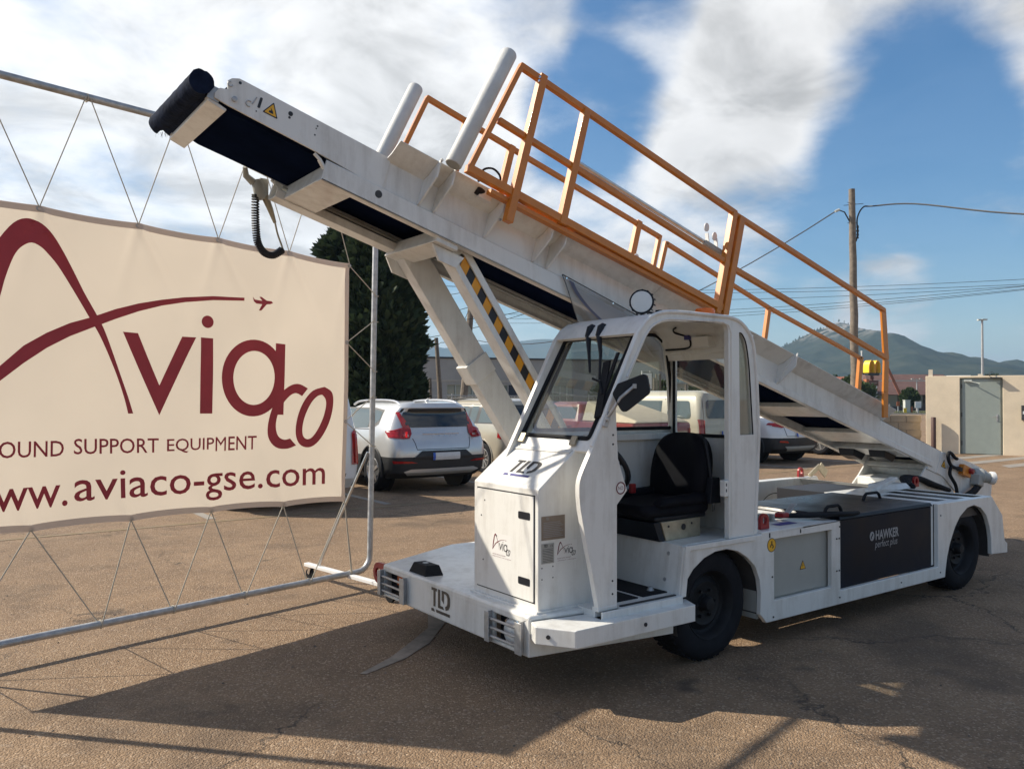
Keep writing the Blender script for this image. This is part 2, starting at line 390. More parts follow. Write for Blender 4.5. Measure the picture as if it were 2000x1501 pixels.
def text_geo(s, bold=0.0, shear=0.0):
    """flat glyph mesh of the built-in font: vertices (u, v) with cap height about 0.7, and faces"""
    cu = bpy.data.curves.new('t', 'FONT'); cu.body = s; cu.size = 1.0; cu.fill_mode = 'FRONT'; cu.offset = bold; cu.shear = shear; cu.resolution_u = 3
    ob = bpy.data.objects.new('t', cu); COL.objects.link(ob)
    dg = bpy.context.evaluated_depsgraph_get(); dg.update()
    me = ob.evaluated_get(dg).to_mesh()
    vs = [(v.co.x, v.co.y) for v in me.vertices]; fs = [tuple(p.vertices) for p in me.polygons]
    ob.evaluated_get(dg).to_mesh_clear()
    bpy.data.objects.remove(ob); bpy.data.curves.remove(cu)
    return vs, fs
def add_text(mb, s, fmap, box, bold=0.0, shear=0.0, keep=False):
    """fit text into box (u0, u1, v0, v1) of the 2-D plane that fmap(u, v) maps into space"""
    vs, fs = text_geo(s, bold, shear)
    x0 = min(p[0] for p in vs); x1 = max(p[0] for p in vs); y0 = min(p[1] for p in vs); y1 = max(p[1] for p in vs)
    u0, u1, v0, v1 = box
    k = (u1 - u0) / (x1 - x0); kv = (v1 - v0) / (y1 - y0)
    if keep: kv = k
    return mb.add([fmap(u0 + (p[0] - x0) * k, v0 + (p[1] - y0) * kv) for p in vs], fs)
def add_poly(mb, pts, fmap, holes=()):
    loops = [list(pts)] + [list(h) for h in holes]
    flat = [p for l in loops for p in l]
    tris = tessellate_polygon([[Vector((p[0], p[1], 0)) for p in l] for l in loops])
    return mb.add([fmap(*p) for p in flat], [tuple(t) for t in tris])
def catmull(pts, n=6):
    out = []; k = len(pts); P = [Vector(p) for p in pts]
    for i in range(k - 1):
        a, b, c, d = P[max(i - 1, 0)], P[i], P[i + 1], P[min(i + 2, k - 1)]
        for j in range(n):
            t = j / n
            out.append(0.5 * ((2 * b) + (c - a) * t + (2 * a - 5 * b + 4 * c - d) * t * t + (3 * b - a - 3 * c + d) * t ** 3))
    out.append(P[-1]); return [tuple(p) for p in out]

# ------------------------------------------------------------------ ground
def asphalt_mat():
    m = bpy.data.materials.new('worn_brown_asphalt'); m.use_nodes = True; t = m.node_tree; b = t.nodes['Principled BSDF']
    tcn = N(t, 'ShaderNodeTexCoord')
    def noise_(sc, det=6, rough=0.6):
        n = N(t, 'ShaderNodeTexNoise'); n.inputs['Scale'].default_value = sc; n.inputs['Detail'].default_value = det; n.inputs['Roughness'].default_value = rough
        LK(t, tcn, 'Object', n, 'Vector'); return n
    def ramp(src, a, b_, lo=0.0, hi=1.0):
        r = N(t, 'ShaderNodeMapRange'); r.inputs[1].default_value = a; r.inputs[2].default_value = b_; r.inputs[3].default_value = lo; r.inputs[4].default_value = hi
        t.links.new(src, r.inputs[0]); return r.outputs[0]
    def mix(fac, c1, c2, bt='MIX'):
        x = N(t, 'ShaderNodeMix', data_type='RGBA', blend_type=bt)
        if isinstance(fac, float): x.inputs[0].default_value = fac
        else: t.links.new(fac, x.inputs[0])
        for c, i in ((c1, 6), (c2, 7)):
            if isinstance(c, tuple): x.inputs[i].default_value = (*c, 1)
            else: t.links.new(c, x.inputs[i])
        return x.outputs[2]
    big = noise_(0.35, 5); mid = noise_(2.2, 9, 0.7); fine = noise_(60, 5, 0.7)
    vo = N(t, 'ShaderNodeTexVoronoi'); vo.inputs['Scale'].default_value = 105; LK(t, tcn, 'Object', vo, 'Vector')
    vo2 = N(t, 'ShaderNodeTexVoronoi'); vo2.inputs['Scale'].default_value = 40; LK(t, tcn, 'Object', vo2, 'Vector')
    base = mix(ramp(big.outputs[0], 0.35, 0.68), (0.240, 0.156, 0.092), (0.325, 0.218, 0.132))
    base = mix(ramp(mid.outputs[0], 0.42, 0.72), base, (0.180, 0.118, 0.073))
    base = mix(ramp(fine.outputs[0], 0.48, 0.70, 0.0, 0.75), base, (0.095, 0.066, 0.045))
    sepc = N(t, 'ShaderNodeSeparateColor'); LK(t, vo, 'Color', sepc, 0)
    base = mix(ramp(sepc.outputs[0], 0.82, 0.97, 0.0, 0.7), base, (0.48, 0.36, 0.25))
    sepd = N(t, 'ShaderNodeSeparateColor'); LK(t, vo2, 'Color', sepd, 0)
    base = mix(ramp(sepd.outputs[1], 0.92, 0.99, 0.0, 0.35), base, (0.32, 0.25, 0.19))
    stn = noise_(0.55, 4, 0.55)
    base = mix(ramp(stn.outputs[0], 0.56, 0.66, 0.0, 0.45), base, (0.095, 0.070, 0.050))
    oil = noise_(1.7, 3, 0.5)
    base = mix(ramp(oil.outputs[0], 0.66, 0.74, 0.0, 0.7), base, (0.05, 0.04, 0.033))
    # thin cracks, only in places
    wob = noise_(1.3, 6, 0.7)
    addv = N(t, 'ShaderNodeVectorMath', operation='MULTIPLY_ADD'); LK(t, wob, 'Color', addv, 0); addv.inputs[1].default_value = (0.9, 0.9, 0); LK(t, tcn, 'Object', addv, 2)
    cr = N(t, 'ShaderNodeTexVoronoi', feature='DISTANCE_TO_EDGE'); cr.inputs['Scale'].default_value = 0.42; LK(t, addv, 0, cr, 'Vector')
    crk = ramp(cr.outputs[0], 0.0, 0.006, 1.0, 0.0)
    mk = N(t, 'ShaderNodeMath', operation='MULTIPLY'); t.links.new(crk, mk.inputs[0]); t.links.new(ramp(big.outputs[0], 0.46, 0.58), mk.inputs[1])
    base = mix(mk.outputs[0], base, (0.045, 0.037, 0.03))
    t.links.new(base, b.inputs['Base Color']); b.inputs['Roughness'].default_value = 0.86; b.inputs['Specular IOR Level'].default_value = 0.3
    hs = N(t, 'ShaderNodeMath', operation='MULTIPLY_ADD'); LK(t, vo, 'Distance', hs, 0); hs.inputs[1].default_value = -0.9; LK(t, fine, 0, hs, 2)
    bp = N(t, 'ShaderNodeBump'); bp.inputs['Strength'].default_value = 0.75; bp.inputs['Distance'].default_value = 0.012; LK(t, hs, 0, bp, 'Height'); LK(t, bp, 0, b, 'Normal')
    return m
MT['asphalt'] = asphalt_mat()
MT['paint_line'] = mat('worn_white_road_paint', (0.50, 0.47, 0.42), 0.8, var=0.55, vscale=5, col2=(0.30, 0.26, 0.22))
MT['paint_yellow'] = mat('worn_yellow_road_paint', (0.40, 0.27, 0.10), 0.8, var=0.5, vscale=5, col2=(0.22, 0.165, 0.11))
MT['seal'] = mat('grey_cement_smear', (0.27, 0.225, 0.18), 0.85, var=0.35, vscale=8)
MT['grass'] = mat('dry_grass', (0.07, 0.10, 0.03), 0.95, var=0.5, vscale=2, col2=(0.14, 0.13, 0.05))

MB().add([(-400, -300, 0), (2600, -300, 0), (2600, 9000, 0), (-400, 9000, 0)], [(0, 1, 2, 3)]).build('ground', 'asphalt', recalc=False)['kind'] = 'structure'
# painted bay lines (sheets 4 mm up)
for i, x in enumerate((-2.1, 0.48, 3.02, 5.75, 8.75, 11.1, 13.4, 15.9, 18.6)):
    tag(MB().add([(x - 0.06, 7.6, 0.004), (x + 0.06, 7.6, 0.004), (x + 0.06, 12.6, 0.004), (x - 0.06, 12.6, 0.004)], [(0, 1, 2, 3)]).build('bay_line', 'paint_line', recalc=False), kind='structure')
tag(MB().add([(-3, 7.28, 0.004), (20, 7.48, 0.004), (20, 7.58, 0.004), (-3, 7.38, 0.004)], [(0, 1, 2, 3)]).build('edge_line', 'paint_yellow', recalc=False), kind='structure')
for i in range(5):   # crossing bars in front of the small building
    y = 7.0 - 0.93 * i; x0 = 17.4 + (0.9 if i == 0 else 0)
    tag(MB().add([(x0, y, 0.005), (22.2, y + 0.05, 0.005), (22.2, y + 0.44, 0.005), (x0 + 0.5, y + 0.39, 0.005)], [(0, 1, 2, 3)]).build('crossing_bar', 'paint_line', recalc=False), kind='structure')
# a smear of grey cement on the asphalt in front of the machine
pts = [(0.62, 2.12), (0.46, 1.86), (0.28, 1.62), (0.05, 1.40), (-0.22, 1.20), (-0.52, 1.06)]
L_ = []; R_ = []
for i, p in enumerate(pts):
    w = 0.055 * (1 - 0.11 * i) + 0.012 * sin(i * 2.3)
    L_.append((p[0] - w, p[1] + w, 0.004)); R_.append((p[0] + w, p[1] - w, 0.004))
tag(MB().add(L_ + R_[::-1], [tuple(range(len(L_) * 2))]).build('cement_smear', 'seal', recalc=False), kind='structure')
# loose pebbles and crumbs on the asphalt
peb = MB(); rnd = random.Random(3)
for k in range(900):
    x = rnd.uniform(-4, 9); y = rnd.uniform(-2.2, 8); r = rnd.uniform(0.003, 0.009) * (1.6 if rnd.random() < 0.06 else 1)
    a = rnd.uniform(0, 6.28)
    peb.add([(x + r * cos(a), y + r * sin(a), 0), (x + r * cos(a + 1.7), y + r * sin(a + 1.7), 0), (x + r * cos(a + 3.1), y + r * sin(a + 3.1), 0), (x + r * cos(a + 4.6), y + r * sin(a + 4.6), 0), (x, y, r * 0.9)],
            [(0, 1, 4), (1, 2, 4), (2, 3, 4), (3, 0, 4)])
MT['pebble'] = mat('pebble', (0.12, 0.095, 0.07), 0.9, var=0.5, vscale=3, col2=(0.26, 0.21, 0.17))
tag(peb.build('pebbles', 'pebble', smooth=None, recalc=False), kind='stuff')

# ------------------------------------------------------------------ logo outlines (banner metres)
LOGO_A = [(-3.06, 1.43), (-3.02, 1.70), (-2.97, 1.95), (-2.90, 2.20), (-2.83, 2.40), (-2.772, 2.517), (-2.699, 2.618), (-2.631, 2.657), (-2.561, 2.648), (-2.502, 2.6), (-2.441, 2.509), (-2.372, 2.381), (-2.302, 2.243), (-2.245, 2.145), (-2.18, 2.03), (-2.127, 1.9), (-2.067, 1.736), (-2.013, 1.585), (-1.979, 1.474),
          (-2.012, 1.474), (-2.036, 1.57), (-2.081, 1.706), (-2.142, 1.854), (-2.201, 1.978), (-2.265, 2.084), (-2.315, 2.168), (-2.385, 2.285), (-2.453, 2.393), (-2.507, 2.457), (-2.546, 2.494), (-2.598, 2.515), (-2.648, 2.487), (-2.685, 2.44), (-2.715, 2.367), (-2.745, 2.268), (-2.768, 2.17), (-2.82, 1.98), (-2.89, 1.75), (-2.98, 1.55)]
LOGO_SW = [(-3.06, 1.44), (-2.90, 1.63), (-2.764, 1.768), (-2.642, 1.89), (-2.515, 1.974), (-2.383, 2.042), (-2.265, 2.084), (-2.1, 2.153), (-1.95, 2.203), (-1.793, 2.242), (-1.628, 2.274), (-1.421, 2.301), (-1.187, 2.31),
           (-1.186, 2.288), (-1.421, 2.272), (-1.628, 2.24), (-1.792, 2.202), (-1.949, 2.151), (-2.1, 2.089), (-2.244, 2.024), (-2.382, 1.96), (-2.514, 1.882), (-2.641, 1.786), (-2.763, 1.68), (-2.90, 1.54), (-3.04, 1.40)]
LOGO_JET = [(-1.116, 2.325), (-1.1, 2.305), (-1.038, 2.301), (-1.062, 2.328), (-1.044, 2.330), (-0.999, 2.305), (-0.959, 2.305), (-0.945, 2.292), (-0.969, 2.281), (-0.999, 2.278), (-1.044, 2.228), (-1.067, 2.226), (-1.038, 2.275), (-1.087, 2.276), (-1.11, 2.291)]
LOGO_V = [(-2.051, 2.009), (-1.951, 2.006), (-1.804, 1.661), (-1.646, 2.0), (-1.548, 2.0), (-1.805, 1.46)]
LOGO_I = [(-1.513, 2.002), (-1.421, 2.0), (-1.423, 1.466), (-1.516, 1.467)]
LOGO_STEM = [(-0.917, 1.991), (-0.831, 1.987), (-0.837, 1.448), (-0.922, 1.45)]
LOGO_C = [(-0.622, 1.651), (-0.697, 1.684), (-0.771, 1.676), (-0.853, 1.622), (-0.923, 1.525), (-0.963, 1.412), (-0.972, 1.308), (-0.941, 1.237), (-0.881, 1.195), (-0.799, 1.188), (-0.726, 1.21),
          (-0.778, 1.265), (-0.83, 1.258), (-0.881, 1.287), (-0.902, 1.358), (-0.888, 1.446), (-0.842, 1.534), (-0.781, 1.596), (-0.728, 1.614), (-0.675, 1.591)]
LOGO_O = [(-0.468, 1.665), (-0.4, 1.625), (-0.385, 1.541), (-0.41, 1.419), (-0.465, 1.309), (-0.543, 1.22), (-0.619, 1.19), (-0.694, 1.217), (-0.73, 1.3), (-0.716, 1.425), (-0.664, 1.542), (-0.578, 1.633)]
LOGO_OI = [(-0.49, 1.602), (-0.46, 1.569), (-0.455, 1.513), (-0.482, 1.421), (-0.532, 1.33), (-0.587, 1.267), (-0.634, 1.256), (-0.667, 1.288), (-0.669, 1.361), (-0.642, 1.451), (-0.589, 1.541), (-0.534, 1.591)]
def logo(mb_a, mb_b, fm):
    """mb_a: letters, mb_b: arch and swoosh"""
    add_poly(mb_b, LOGO_A, fm); add_poly(mb_b, LOGO_SW, lambda u, v: fm(u, v, 0.0004)); add_poly(mb_b, LOGO_JET, fm)
    add_poly(mb_a, LOGO_V, fm); add_poly(mb_a, LOGO_I, fm); add_poly(mb_a, ell(-1.462, 2.115, 0.044, 0.044, 24), fm)
    add_poly(mb_a, ell(-1.095, 1.724, 0.26, 0.284, 48), fm, [ell(-1.092, 1.725, 0.172, 0.20, 40)])
    add_poly(mb_a, LOGO_STEM, lambda u, v: fm(u, v, 0.0004))
    cc = catmull(LOGO_C[:11], 3) + catmull(LOGO_C[11:], 3)
    add_poly(mb_a, cc, lambda u, v: fm(u, v, 0.0008))
    oo = catmull(LOGO_O + LOGO_O[:1], 4)[:-1]; oi = catmull(LOGO_OI + LOGO_OI[:1], 4)[:-1]
    add_poly(mb_a, oo, lambda u, v: fm(u, v, 0.0012), [oi])
def warn_tri(mb_y, mb_k, fm, cx, cy, h, sym='bolt'):
    w = h * 1.12
    o = rpoly([(cx - w / 2, cy - h / 3), (cx + w / 2, cy - h / 3), (cx, cy + h * 2 / 3)], h * 0.05, 3)
    add_poly(mb_k, o, fm)
    s = 0.78
    i = [(cx + (p[0] - cx) * s, cy + (p[1] - cy) * s) for p in o]
    add_poly(mb_y, i, lambda u, v: fm(u, v, 0.0006))
    if sym == 'bolt':
        b = [(0.02, 0.36), (-0.10, 0.02), (0.0, 0.04), (-0.05, -0.22), (0.10, 0.10), (0.01, 0.09)]
    else:
        b = [(-0.16, -0.16), (-0.14, -0.02), (-0.02, 0.02), (-0.12, 0.22), (0.02, 0.10), (0.14, -0.02), (0.17, -0.16)]
    add_poly(mb_k, [(cx + p[0] * h, cy + p[1] * h) for p in b], lambda u, v: fm(u, v, 0.0012))

# ================================================================== the belt loader
LO = Vector((2.4, 1.05, 0)); ORG = LO
ldr = thing('belt_loader', 'white airport belt loader with raised orange railed boom, parked in front of the banner', 'belt loader', LO)
def part(name, mb, m, parent=None, **kw):
    return mb.build(name, m, parent or ldr, **kw)

# ---- chassis
side_outer = ([(0.950, 0.440), (0.990, 0.724)] + rpoly([(1.70, 0.728), (1.70, 0.742), (2.565, 0.742), (2.565, 0.262)], [0, 0, 0.03, 0], 4)[0:]
              + [(3.90, 0.262), (3.90, 0.754), (4.815, 0.751), (5.008, 0.576), (5.054, 0.350), (5.102, 0.323), (5.101, 0.243), (4.804, 0.259),
                 (4.797, 0.40), (4.770, 0.50), (4.71, 0.60), (4.62, 0.665), (4.50, 0.698), (4.38, 0.685), (4.26, 0.625), (4.17, 0.54), (4.10, 0.44), (4.05, 0.33), (4.02, 0.22), (4.010, 0.166),
                 (1.750, 0.166), (1.688, 0.228), (1.694, 0.36), (1.680, 0.45), (1.636, 0.535), (1.56, 0.60), (1.47, 0.648), (1.368, 0.672), (1.265, 0.668), (1.165, 0.640), (1.07, 0.585), (1.008, 0.52), (0.974, 0.44)])
hole = rpoly(rect(1.83, 2.46, 0.297, 0.687), 0.012, 3)
ch = part('body_side', MB().ext(side_outer, 'y', 0.0, 0.035, [hole]), 'white', bev=0.006)
part('body_side', MB().ext([(p[0], p[1]) for p in side_outer], 'y', 1.965, 2.0), 'white', bev=0.006)
m = MB()
m.ext(rpoly([(1.66, 0.03), (2.565, 0.03), (2.565, 0.80), (1.66, 0.80)], 0.0), 'z', 0.722, 0.740)
part('front_deck', m, 'white', bev=0.004)
# folded flange round the wheel opening (the lip of the front post)
m = MB(); m.ext([(0.955, 0.44), (0.995, 0.729), (1.63, 0.731), (1.63, 0.700), (1.03, 0.699), (0.995, 0.44)], 'y', -0.012, 0.0)
part('door_post_flange', m, 'white', bev=0.004)
# wheel wells
def well(x, z, r, a0, a1):
    m = MB(); n = 22
    vs = []; 
    for i in range(n + 1):
        a = a0 + (a1 - a0) * i / n
        for y in (0.036, 0.55):
            vs.append((x + r * cos(a), y, z + r * sin(a)))
    m.add(vs, [(2 * i, 2 * i + 2, 2 * i + 3, 2 * i + 1) for i in range(n)])
    return part('wheel_well', m, 'darkgrey')
well(1.335, 0.30, 0.372, radians(-12), radians(195)); well(4.405, 0.27, 0.43, radians(-5), radians(195))
part('splash_plate', MB().box(1.70, 1.72, 0.04, 0.6, 0.19, 0.70), 'greybox'); part('splash_plate', MB().box(0.93, 0.95, 0.10, 0.6, 0.24, 0.44), 'greybox')
# dark frame under everything
m = MB(); m.box(0.25, 4.95, 0.62, 0.72, 0.28, 0.39); m.box(0.25, 4.95, 1.45, 1.55, 0.28, 0.39)
for x in (0.4, 1.8, 2.6, 3.8, 4.85): m.box(x, x + 0.1, 0.25, 1.9, 0.29, 0.385)
m.box(1.75, 3.95, 0.70, 1.50, 0.26, 0.30)
m.cyl((1.29, 0.12, 0.335), (1.29, 1.9, 0.335), 0.06); m.cyl((4.41, 0.12, 0.335), (4.41, 1.9, 0.335), 0.06)
part('frame', m, 'under')
# electrical cabinet behind the opening
cab = part('cabinet', MB().box(1.80, 2.50, 0.045, 0.5, 0.27, 0.71), 'greybox')
part('cabinet_door', MB().box(1.845, 2.385, 0.036, 0.0445, 0.305, 0.68), 'greybox', cab, bev=0.003)
my, mk = MB(), MB(); fm = lambda u, v, d=0: (u, 0.0345 - d, v)
warn_tri(my, mk, fm, 2.18, 0.468, 0.062)
sg = part('hazard_sticker', mk, 'ink', cab, smooth=None, recalc=False); part('hazard_sticker', my, 'yellow', cab, smooth=None, recalc=False)
# hook sticker, small bolts and slots on the side
my, mk = MB(), MB()
add_poly(my, ell(1.80, 0.652, 0.040, 0.040, 28), lambda u, v: (u, -0.0015, v)); add_poly(mk, ell(1.80, 0.652, 0.0445, 0.0445, 28), lambda u, v: (u, -0.0008, v), )
mk.ring((1.80, -0.0025, 0.643), (0, 1, 0), 0.013, 0.003, 14, 6, -2.6, 1.7); mk.bar((1.80, -0.0025, 0.656), (1.80, -0.0025, 0.678), 0.006, 0.003, (0, 1, 0))
part('hook_sticker', my, 'yellow', smooth=None, recalc=False); part('hook_sticker', mk, 'ink', smooth=None, recalc=False)
for x, z in ((1.815, 0.195), (2.55, 0.215), (3.35, 0.212), (3.93, 0.215), (3.94, 0.66), (2.515, 0.62), (2.545, 0.62), (2.515, 0.40), (2.545, 0.40), (1.805, 0.45), (2.55, 0.70)):
    part('bolt', MB().lathe([(0.0065, -0.004), (0.005, 0.0)], (x, 0.0, z), (0, 1, 0), 10), 'ink')
m = MB(); m.box(1.775, 1.785, -0.003, 0.0, 0.70, 0.73); m.box(2.10, 2.11, -0.003, 0.0, 0.70, 0.725); part('slot', m, 'ink')
# lifting eyes
def lifting_eye(x, y, z, ax='x', s=1.0):
    m = MB(); o = [(-0.045 * s, 0), (0.045 * s, 0)] + [(0.042 * s * cos(a), 0.058 * s + 0.042 * s * sin(a)) for a in [pi * i / 14 for i in range(15)]]
    h = ell(0, 0.055 * s, 0.021 * s, 0.026 * s, 18)
    if ax == 'x': m.plate(o, lambda p, q, t: (x + p, y + t, z + q), -0.011, 0.011, [h])
    else: m.plate(o, lambda p, q, t: (x + t, y + q, z + p), -0.012, 0.012, [h])
    return part('lifting_eye', m, 'red', bev=0.003)
lifting_eye(1.82, 0.075, 0.742); lifting_eye(5.10, 0.81, 0.74); lifting_eye(4.93, 1.95, 0.752); lifting_eye(0.04, 1.872, 0.35, 'f', 1.75)

# ---- battery
bt = part('battery', MB().box(2.595, 3.855, 0.03, 0.86, 0.263, 0.735), 'battery', bev=0.006)
m = MB(); m.hexa([(2.585, 0.018, 0.738), (3.862, 0.018, 0.738), (3.862, 0.90, 0.738), (2.585, 0.90, 0.738), (2.60, 0.03, 0.765), (3.848, 0.03, 0.765), (3.848, 0.89, 0.765), (2.60, 0.89, 0.765)])
part('battery_lid', m, 'lid', bt, bev=0.006)
def handle(x0, x1, y, z, h=0.06):
    m = MB(); m.tube([(x0, y, z), (x0 + 0.025, y, z + h * 0.75), (x0 + 0.05, y, z + h), (x1 - 0.05, y, z + h), (x1 - 0.025, y, z + h * 0.75), (x1, y, z)], 0.012, 8)
    return part('battery_handle', m, 'rubber', bt)
handle(2.52, 2.74, 0.10, 0.765); handle(3.55, 3.80, 0.42, 0.765, 0.05)
fmh = lambda u, v, d=0: (u, 0.0285 - d, v)
m = MB(); add_text(m, 'HAWKER', fmh, (3.056, 3.372, 0.552, 0.622), bold=0.03); add_text(m, 'perfect plus', fmh, (3.046, 3.352, 0.480, 0.548), shear=0.2)
add_poly(m, ell(3.008, 0.585, 0.030, 0.034, 26), fmh)
part('battery_lettering', m, 'inkgrey', bt, smooth=None, recalc=False)
m = MB(); m.tube([fmh(2.995 + 0.02 * t, 0.566 + 0.04 * t + 0.008 * sin(t * 6), 0.001) for t in [i / 8 for i in range(9)]], 0.0035, 5); part('battery_lettering', m, 'battery', bt)
# cable bundle with grey and red plugs on the deck in front of the battery
m = MB()
for k in range(4):
    m.tube(catmull([(1.98 + 0.1 * k, 0.40 - 0.03 * k, 0.758), (2.2 + 0.05 * k, 0.30 - 0.035 * k, 0.765), (2.42, 0.20 - 0.03 * k, 0.772), (2.62, 0.085 - 0.02 * k, 0.776), (2.72 + 0.03 * k, 0.05 - 0.012 * k, 0.772)], 5), 0.014, 8)
part('charging_cable', m, 'rubber')
m = MB()
for k in range(7): m.box(1.93 + k * 0.035, 1.955 + k * 0.035, 0.36 - k * 0.02, 0.46 - k * 0.02, 0.745, 0.79)
part('charging_plug', m, 'greybox', bev=0.004)
part('charging_plug', MB().box(2.20, 2.27, 0.20, 0.27, 0.765, 0.795), 'red', bev=0.006)
m = MB(); m.bar((2.28, 0.24, 0.775), (2.47, 0.30, 0.83), 0.04, 0.012); part('release_lever', m, 'galv', bev=0.003)
m = MB(); add_poly(m, rect(2.02, 2.22, 0.10, 0.17), lambda u, v: (u, v, 0.7425)); part('deck_label', m, 'inkblue', smooth=None, recalc=False)

# ---- rear deck with slots, tail, far body box
slots = [rpoly([(4.08, 0.10), (4.26, 0.10), (4.26, 0.60), (4.08, 0.60)], 0.02, 3), rpoly([(4.34, 0.08), (4.52, 0.08), (4.52, 0.70), (4.34, 0.70)], 0.02, 3), rpoly([(4.60, 0.06), (4.79, 0.06), (4.79, 0.95), (4.60, 0.95)], 0.02, 3)]
part('rear_deck', MB().ext(rect(3.90, 4.82, 0.036, 1.0), 'z', 0.744, 0.7505, slots), 'white', bev=0.003)
part('slot_shade', MB().box(4.05, 4.80, 0.05, 1.6, 0.60, 0.728), 'ink')  # black block under the slots, its colour stands in for the shade inside them
m = MB(); m.plate([(0.05, 0), (1.95, 0), (1.95, 1), (0.05, 1)], lambda p, q, t: (4.82 + 0.19 * q + t, p, 0.748 - 0.17 * q), 0.0, 0.01); m.box(5.01, 5.05, 0.05, 1.95, 0.26, 0.575)
part('tail_plate', m, 'white')
part('rear_panel', MB().box(3.862, 3.90, 0.037, 0.9, 0.27, 0.752), 'white', bev=0.004)
part('tail_step', MB().box(5.06, 5.11, 0.02, 0.09, 0.315, 0.345), 'galv', bev=0.003)
m = MB(); m.ext([(1.0, 0.40), (1.0, 0.752), (5.15, 0.752), (5.42, 0.36), (5.42, 0.30), (1.0, 0.30)], 'y', 1.895, 1.964); part('far_body_box', m, 'white', bev=0.01)
m = MB(); m.bar((5.04, 1.92, 0.755), (5.20, 1.90, 0.86), 0.05, 0.02, (0, 1, 0)); m.bar((5.20, 1.90, 0.86), (5.32, 1.90, 0.76), 0.09, 0.012, (0, 1, 0)); part('far_catch', m, 'zinc', bev=0.003)

# ---- front bumper and apron
apron = [(0.0, 0.177), (0.0, 1.84), (0.75, 2.20), (1.0, 2.20), (1.0, 0.035), (0.95, 0.043)]
part('front_apron', MB().ext(apron, 'z', 0.405, 0.440), 'white', bev=0.018, seg=3)
hl = [rpoly(rect(0.235, 0.505, 0.245, 0.392), 0.012, 3), rpoly(rect(1.515, 1.815, 0.245, 0.392), 0.012, 3)]
bp_ = part('front_bumper', MB().ext(rect(0.177, 1.84, 0.223, 0.43), 'x', 0.001, 0.03, hl), 'white', bev=0.010, seg=3)
m = MB(); m.ext([(0.004, 0.179), (0.004, 0.207), (0.95, 0.073), (0.95, 0.045)], 'z', 0.224, 0.403); part('apron_side', m, 'white', bev=0.004)
m = MB(); m.ext([(0.004, 1.838), (0.004, 1.81), (0.75, 2.16), (0.75, 2.19)], 'z', 0.224, 0.403); part('apron_side', m, 'white')
for y0, y1, lens in ((0.235, 0.505, 1), (1.515, 1.815, 0)):
    hb = part('headlight', MB().box(0.060, 0.12, y0 - 0.01, y1 + 0.01, 0.235, 0.40), 'black')
    cy = (y0 + y1) / 2 - 0.012; cz = 0.312
    if lens:
        m = MB(); m.lathe([(0.078, 0.0), (0.078, 0.02), (0.066, 0.035), (0.03, 0.044), (0.001, 0.046)], (0.05, cy, cz), (-1, 0, 0), 26)
        part('lens', m, 'lens', hb); m = MB(); m.ring((0.032, cy, cz), (1, 0, 0), 0.079, 0.007); part('lens_ring', m, 'chrome', hb)
    else:
        part('lens', MB().box(0.03, 0.046, 1.60, 1.69, 0.32, 0.385), 'amberlens', hb, bev=0.004)
        m = MB(); m.lathe([(0.05, 0.0), (0.045, 0.02), (0.001, 0.03)], (0.05, 1.59, 0.285), (-1, 0, 0), 22); part('lens', m, 'lens', hb)
    gd = None
    for yy in (y0 - 0.012, y1 + 0.012):
        g = MB(); w = 0.030 if yy < cy else 0.022
        g.ext(rpoly([(-0.035, 0.238), (-0.035, 0.398), (-0.028, 0.405), (0.0, 0.405), (0.0, 0.232), (-0.028, 0.232)], 0), 'y', yy - 0.004, yy + 0.004)
        g.box(-0.0385, -0.035, yy - w, yy + w, 0.236, 0.402)
        gd = part('headlight_guard', g, 'galv', bev=0.002)
    for z in (0.27, 0.317, 0.365):
        m = MB(); m.cyl((-0.022, y0 - 0.01, z), (-0.022, y1 + 0.01, z), 0.008, 10); part('guard_bar', m, 'galv', gd)
fx = lambda x0: (lambda u, v, d=0: (x0 - d, -u, v))
def tld(mb, mb2, fm, u0, u1, v0, v1, sh=0.0):
    f2 = lambda u, v: fm(u0 + (u + sh * v) * (u1 - u0), v0 + v * (v1 - v0))
    add_poly(mb, [(0.0, 0.88), (0.0, 1.0), (0.30, 1.0), (0.30, 0.88), (0.22, 0.88), (0.22, 0.22), (0.11, 0.22), (0.11, 0.88)], f2)
    add_poly(mb, [(0.36, 1.0), (0.48, 1.0), (0.48, 0.34), (0.62, 0.34), (0.70, 0.22), (0.36, 0.22)], f2)
    add_poly(mb, [(0.56, 1.0), (0.80, 1.0), (0.93, 0.94), (1.0, 0.80), (1.0, 0.46), (0.92, 0.30), (0.78, 0.22), (0.74, 0.36), (0.84, 0.44), (0.87, 0.56), (0.87, 0.74), (0.82, 0.86), (0.74, 0.89), (0.68, 0.89), (0.68, 0.46), (0.56, 0.60)], f2)
    add_poly(mb2, [(0.0, 0.0), (0.0, 0.12), (0.13, 0.12), (0.20, 0.0)], f2); add_poly(mb2, [(0.28, 0.0), (0.25, 0.12), (1.0, 0.12), (1.0, 0.0)], f2)
m = MB(); tld(m, m, fx(-0.0015), -1.179, -0.961, 0.262, 0.408); part('bumper_emblem', m, 'gunmetal', bp_, smooth=None, recalc=False)
# black rubber buffer block on the apron
m = MB(); m.hexa([(0.03, 1.31, 0.440), (0.15, 1.28, 0.440), (0.15, 1.52, 0.440), (0.03, 1.53, 0.440), (0.05, 1.335, 0.505), (0.135, 1.31, 0.505), (0.135, 1.49, 0.505), (0.05, 1.50, 0.505)])
lug = part('buffer_block', m, 'rubber', bev=0.006); m = MB(); m.lathe([(0.02, 0), (0.02, 0.004), (0.001, 0.004)], (0.09, 1.41, 0.505), (0, 0, 1), 14); part('bolt_head', m, 'galv', lug)
